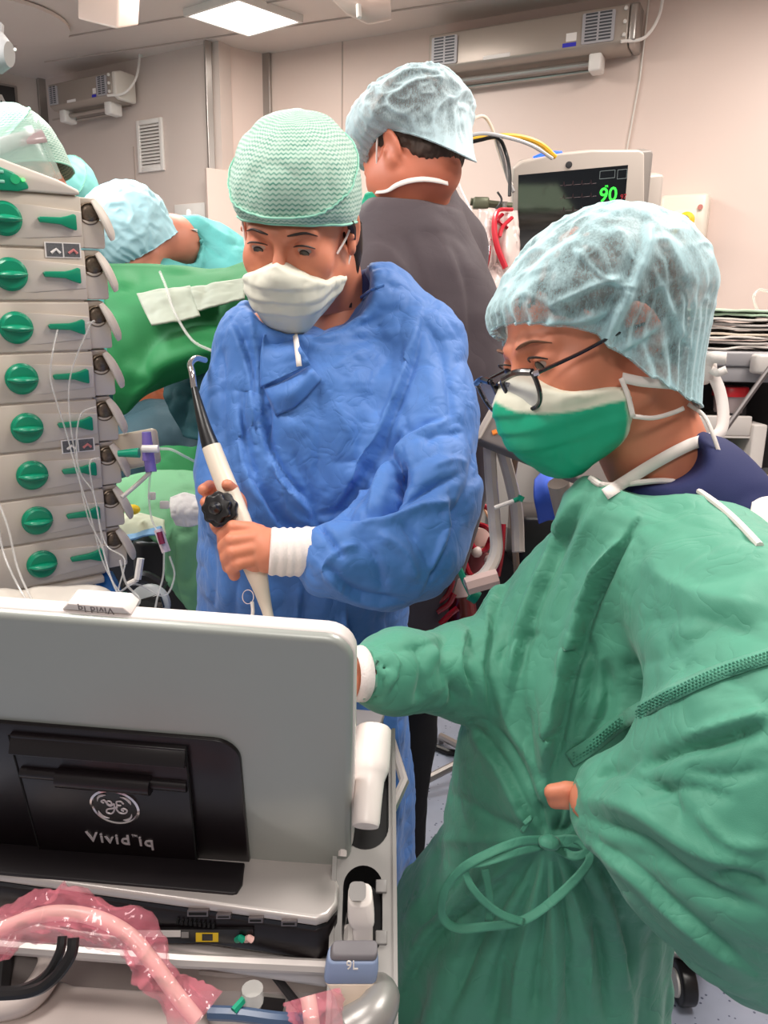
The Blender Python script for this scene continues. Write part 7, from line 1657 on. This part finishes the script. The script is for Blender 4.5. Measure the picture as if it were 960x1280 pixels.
tag(MB().tube([at(-5, 730, 1.3), at(-5, 800, 1.28)], .04, 12).build('blue_container', mat('container_blue', (24, 50, 130), .4)), 'dark blue container low at the left edge below the pump rack', 'container')

# ================================================================== SUPPLY CART AT THE RIGHT
sc_ = thing('supply_cart', 'grey supply cart with open bins behind the woman in green at right', 'supply cart', (.95, 1.7, 0))
CG = mat('cart_grey', (150, 146, 148), .4); CL = mat('cart_pale', (206, 198, 192), .4); CD = mat('cart_dark', (92, 84, 88), .5)
yF = 1.62
def sy(x, y): return atY(x, y, yF)
zt_ = sy(920, 440)[2]; x0 = sy(868, 440)[0]; x1 = sy(1050, 440)[0]
MB().rbox((x0, yF, zt_-.03), (x1, yF+.5, zt_), .01).build('worktop', CG, sc_, bevel=.004)
z2 = sy(920, 478)[2]; MB().box((x0, yF+.005, z2), (x1, yF+.03, zt_-.03)).build('front_rail', CG, sc_, bevel=.003)
MB().box((x0, yF+.01, .12), (x0+.02, yF+.48, zt_-.03)).build('side_panel', CG, sc_); MB().box((x1-.02, yF+.01, .12), (x1, yF+.48, zt_-.03)).build('side_panel', CG, sc_); MB().box((x0, yF+.44, .12), (x1, yF+.48, zt_-.03)).build('back_panel', CD, sc_)
MB().box((x0, yF, .08), (x1, yF+.48, .12)).build('floor_panel', CG, sc_)
for sx_ in (x0+.06, x1-.06):
    for yy in (yF+.06, yF+.42): MB().tube([(sx_-.015, yy, .04), (sx_+.015, yy, .04)], .04, 16).build('caster', BLACK, sc_)
xm = sy(936, 560)[0]
for y0_, y1_, mm in ((520, 545, CL), (578, 604, CL), (640, 670, CL), (700, 730, CL)):
    za_, zb_ = sy(905, y0_)[2], sy(905, y1_)[2]
    b = MB().box((x0+.02, yF+.0, zb_), (xm, yF+.015, za_)).build('bin_front', mm, sc_, bevel=.003); MB().box((x0+.02, yF, zb_-.004), (xm, yF+.4, zb_)).build('bin_floor', CL, sc_)
MB().box((xm, yF-.01, .14), (xm+.03, yF+.4, sy(940, 530)[2])).build('divider', CL, sc_, bevel=.004); MB().box((xm+.03, yF-.005, .14), (x1-.02, yF+.01, sy(940, 600)[2])).build('drawer_front', CL, sc_, bevel=.004)
MB().rbox((sy(934, 460)[0], yF-.04, sy(934, 466)[2]), (sy(985, 460)[0], yF-.002, sy(934, 442)[2]), .01).build('lock_box', CL, sc_, bevel=.006)
j = thing('specimen_jar', 'clear specimen jar with a red lid in the upper bin of the supply cart', 'jar', tuple(sy(925, 524)+np.array([0, .08, 0])))
jb = sy(925, 519); jt = sy(925, 496); jx, jy = jb[0], jb[1]+.06
MB().lathe([(.030, jb[2]), (.034, jt[2]), (.031, jt[2]), (.027, jb[2]+.003)], 24, M=frame_of((jx, jy, 0), (1, 0, 0), (0, 1, 0)), caps=False).build('jar_body', mat('jar_clear', (214, 196, 196), .1, alpha=.5), j)
MB().lathe([(.037, jt[2]-.003), (.037, jt[2]+.014), (.035, jt[2]+.017)], 24, M=frame_of((jx, jy, 0), (1, 0, 0), (0, 1, 0))).build('lid', RED, j)
tag(MB().tube([at(852, 612, 1.15), at(962, 460, 1.30)], .0045, 8).build('grey_rod', mat('rod_grey', (92, 86, 86), .35, metal=.4)), 'thin dark grey rod leaning across the supply cart', 'rod')
t = thing('yellow_bottle', 'yellow bottle with dark cap at the right edge on the supply cart', 'bottle', tuple(at(952, 612, 1.45)))
MB().tube([at(955, 616, 1.45), at(955, 594, 1.45)], [.030, .033, .030, .02], 20).build('bottle_body', YEL, t); MB().tube([at(957, 594, 1.45), at(957, 585, 1.45)], .013, 16).build('cap', DKGREY, t)
gp = atY(900, 573, 1.67); zb9 = sy(905, 604)[2]
tag(MB().box((gp[0]-.04, 1.65, zb9+.001), (gp[0]+.04, 1.69, gp[2])).build('green_packet', GREENP, bevel=.003), 'small green packet standing in the lower bin of the supply cart', 'packet')
tag(MB().box(tuple(sy(932, 522)+np.array([0, .04, 0])), tuple(sy(945, 511)+np.array([0, .07, 0]))).build('black_clip', BLACK, bevel=.002), 'small black clip beside the red-lidded jar', 'clip')
# stack of wrapped packets
rs = np.random.RandomState(11); PK = [mat('packet_%s' % n_, c_, .3, alpha=.96) for n_, c_ in (('white', (226, 218, 210)), ('grey', (196, 188, 182)), ('green', (196, 220, 190)), ('cream', (222, 206, 186)))]
places = ['at the bottom', 'second from the bottom', 'third from the bottom', 'fourth from the bottom', 'in the middle', 'sixth from the bottom', 'third from the top', 'second from the top', 'at the very top']
cn = ['white', 'grey', 'green', 'cream']
for k in range(9):
    wx, wy = .155-.006*k*rs.uniform(.6, 1), .11; cx_2 = sy(905, 440)[0]+.10+rs.uniform(-.015, .015); zc = zt_+.006+k*.0098
    gx, gy = np.meshgrid(np.linspace(-wx, wx, 26), np.linspace(-wy, wy, 14)); P0 = np.stack([gx.ravel(), gy.ravel(), gx.ravel()*0], 1)
    z = .004*noise(P0+k*3.1, 14, k)+.0028*(creases(P0+k*2.3, 30, k+7)-.3)+.0016*k*0
    a = rs.uniform(-.08, .08); X_ = P0[:, 0]*math.cos(a)-P0[:, 1]*math.sin(a)+cx_2; Y_ = P0[:, 0]*math.sin(a)+P0[:, 1]*math.cos(a)+yF+.17-.002*k
    G = np.stack([X_, Y_, z+zc], 1).reshape(14, 26, 3); ci = [0, 1, 0, 3, 0, 1, 0, 2, 2][k]
    o = MB().grid(G).build('wrapped_packet', PK[ci], thick=.005, ang=180); tag(o, '%s plastic-wrapped packet %s of the pile on the supply cart' % (cn[ci], places[k]), 'packet', 'wrapped packets on the supply cart')
tag(MB().tube(spx([(948, 392, 1.7), (942, 372, 1.7), (950, 362, 1.7), (964, 366, 1.7)], 6), .003, 8).build('clear_tube_loop', CLEAR), 'loop of clear tubing standing on the pile of packets at the right edge', 'tube')
# ---- caster of a stool near the floor between the gown folds
stl = thing('rolling_stand', 'white rolling base with a black caster on the floor right of the green skirt', 'rolling base', (.45, 1.0, 0))
cp_ = atZ(853, 1228, .05); MB().tube([cp_-_r*.015, cp_+_r*.02], .048, 24).build('caster', BLACK, stl, bevel=.005); MB().tube([cp_-_r*.02, cp_-_r*.013], .03, 20).build('hub', WHITE, stl)
MB().tube(spline([cp_+np.array([0, .0, .06]), cp_+np.array([.03, .04, .10]), cp_+np.array([.10, .12, .12]), cp_+np.array([.16, .2, .14])], 5), [.045, .05, .04, .04], 16).build('leg', mat('base_white', (214, 206, 200), .35), stl)
MB().tube([cp_+np.array([.16, .2, .1]), cp_+np.array([.16, .2, .6])], .03, 14).build('pole', STEEL, stl)
# cable on the floor between the two women
tag(MB().tube([atZ(530, 928, .012), atZ(560, 940, .012), atZ(600, 944, .012), atZ(700, 950, .012)], .012, 8).build('floor_cable', BLACK), 'black cable on the blue speckled floor between blue and green gowns', 'cable')
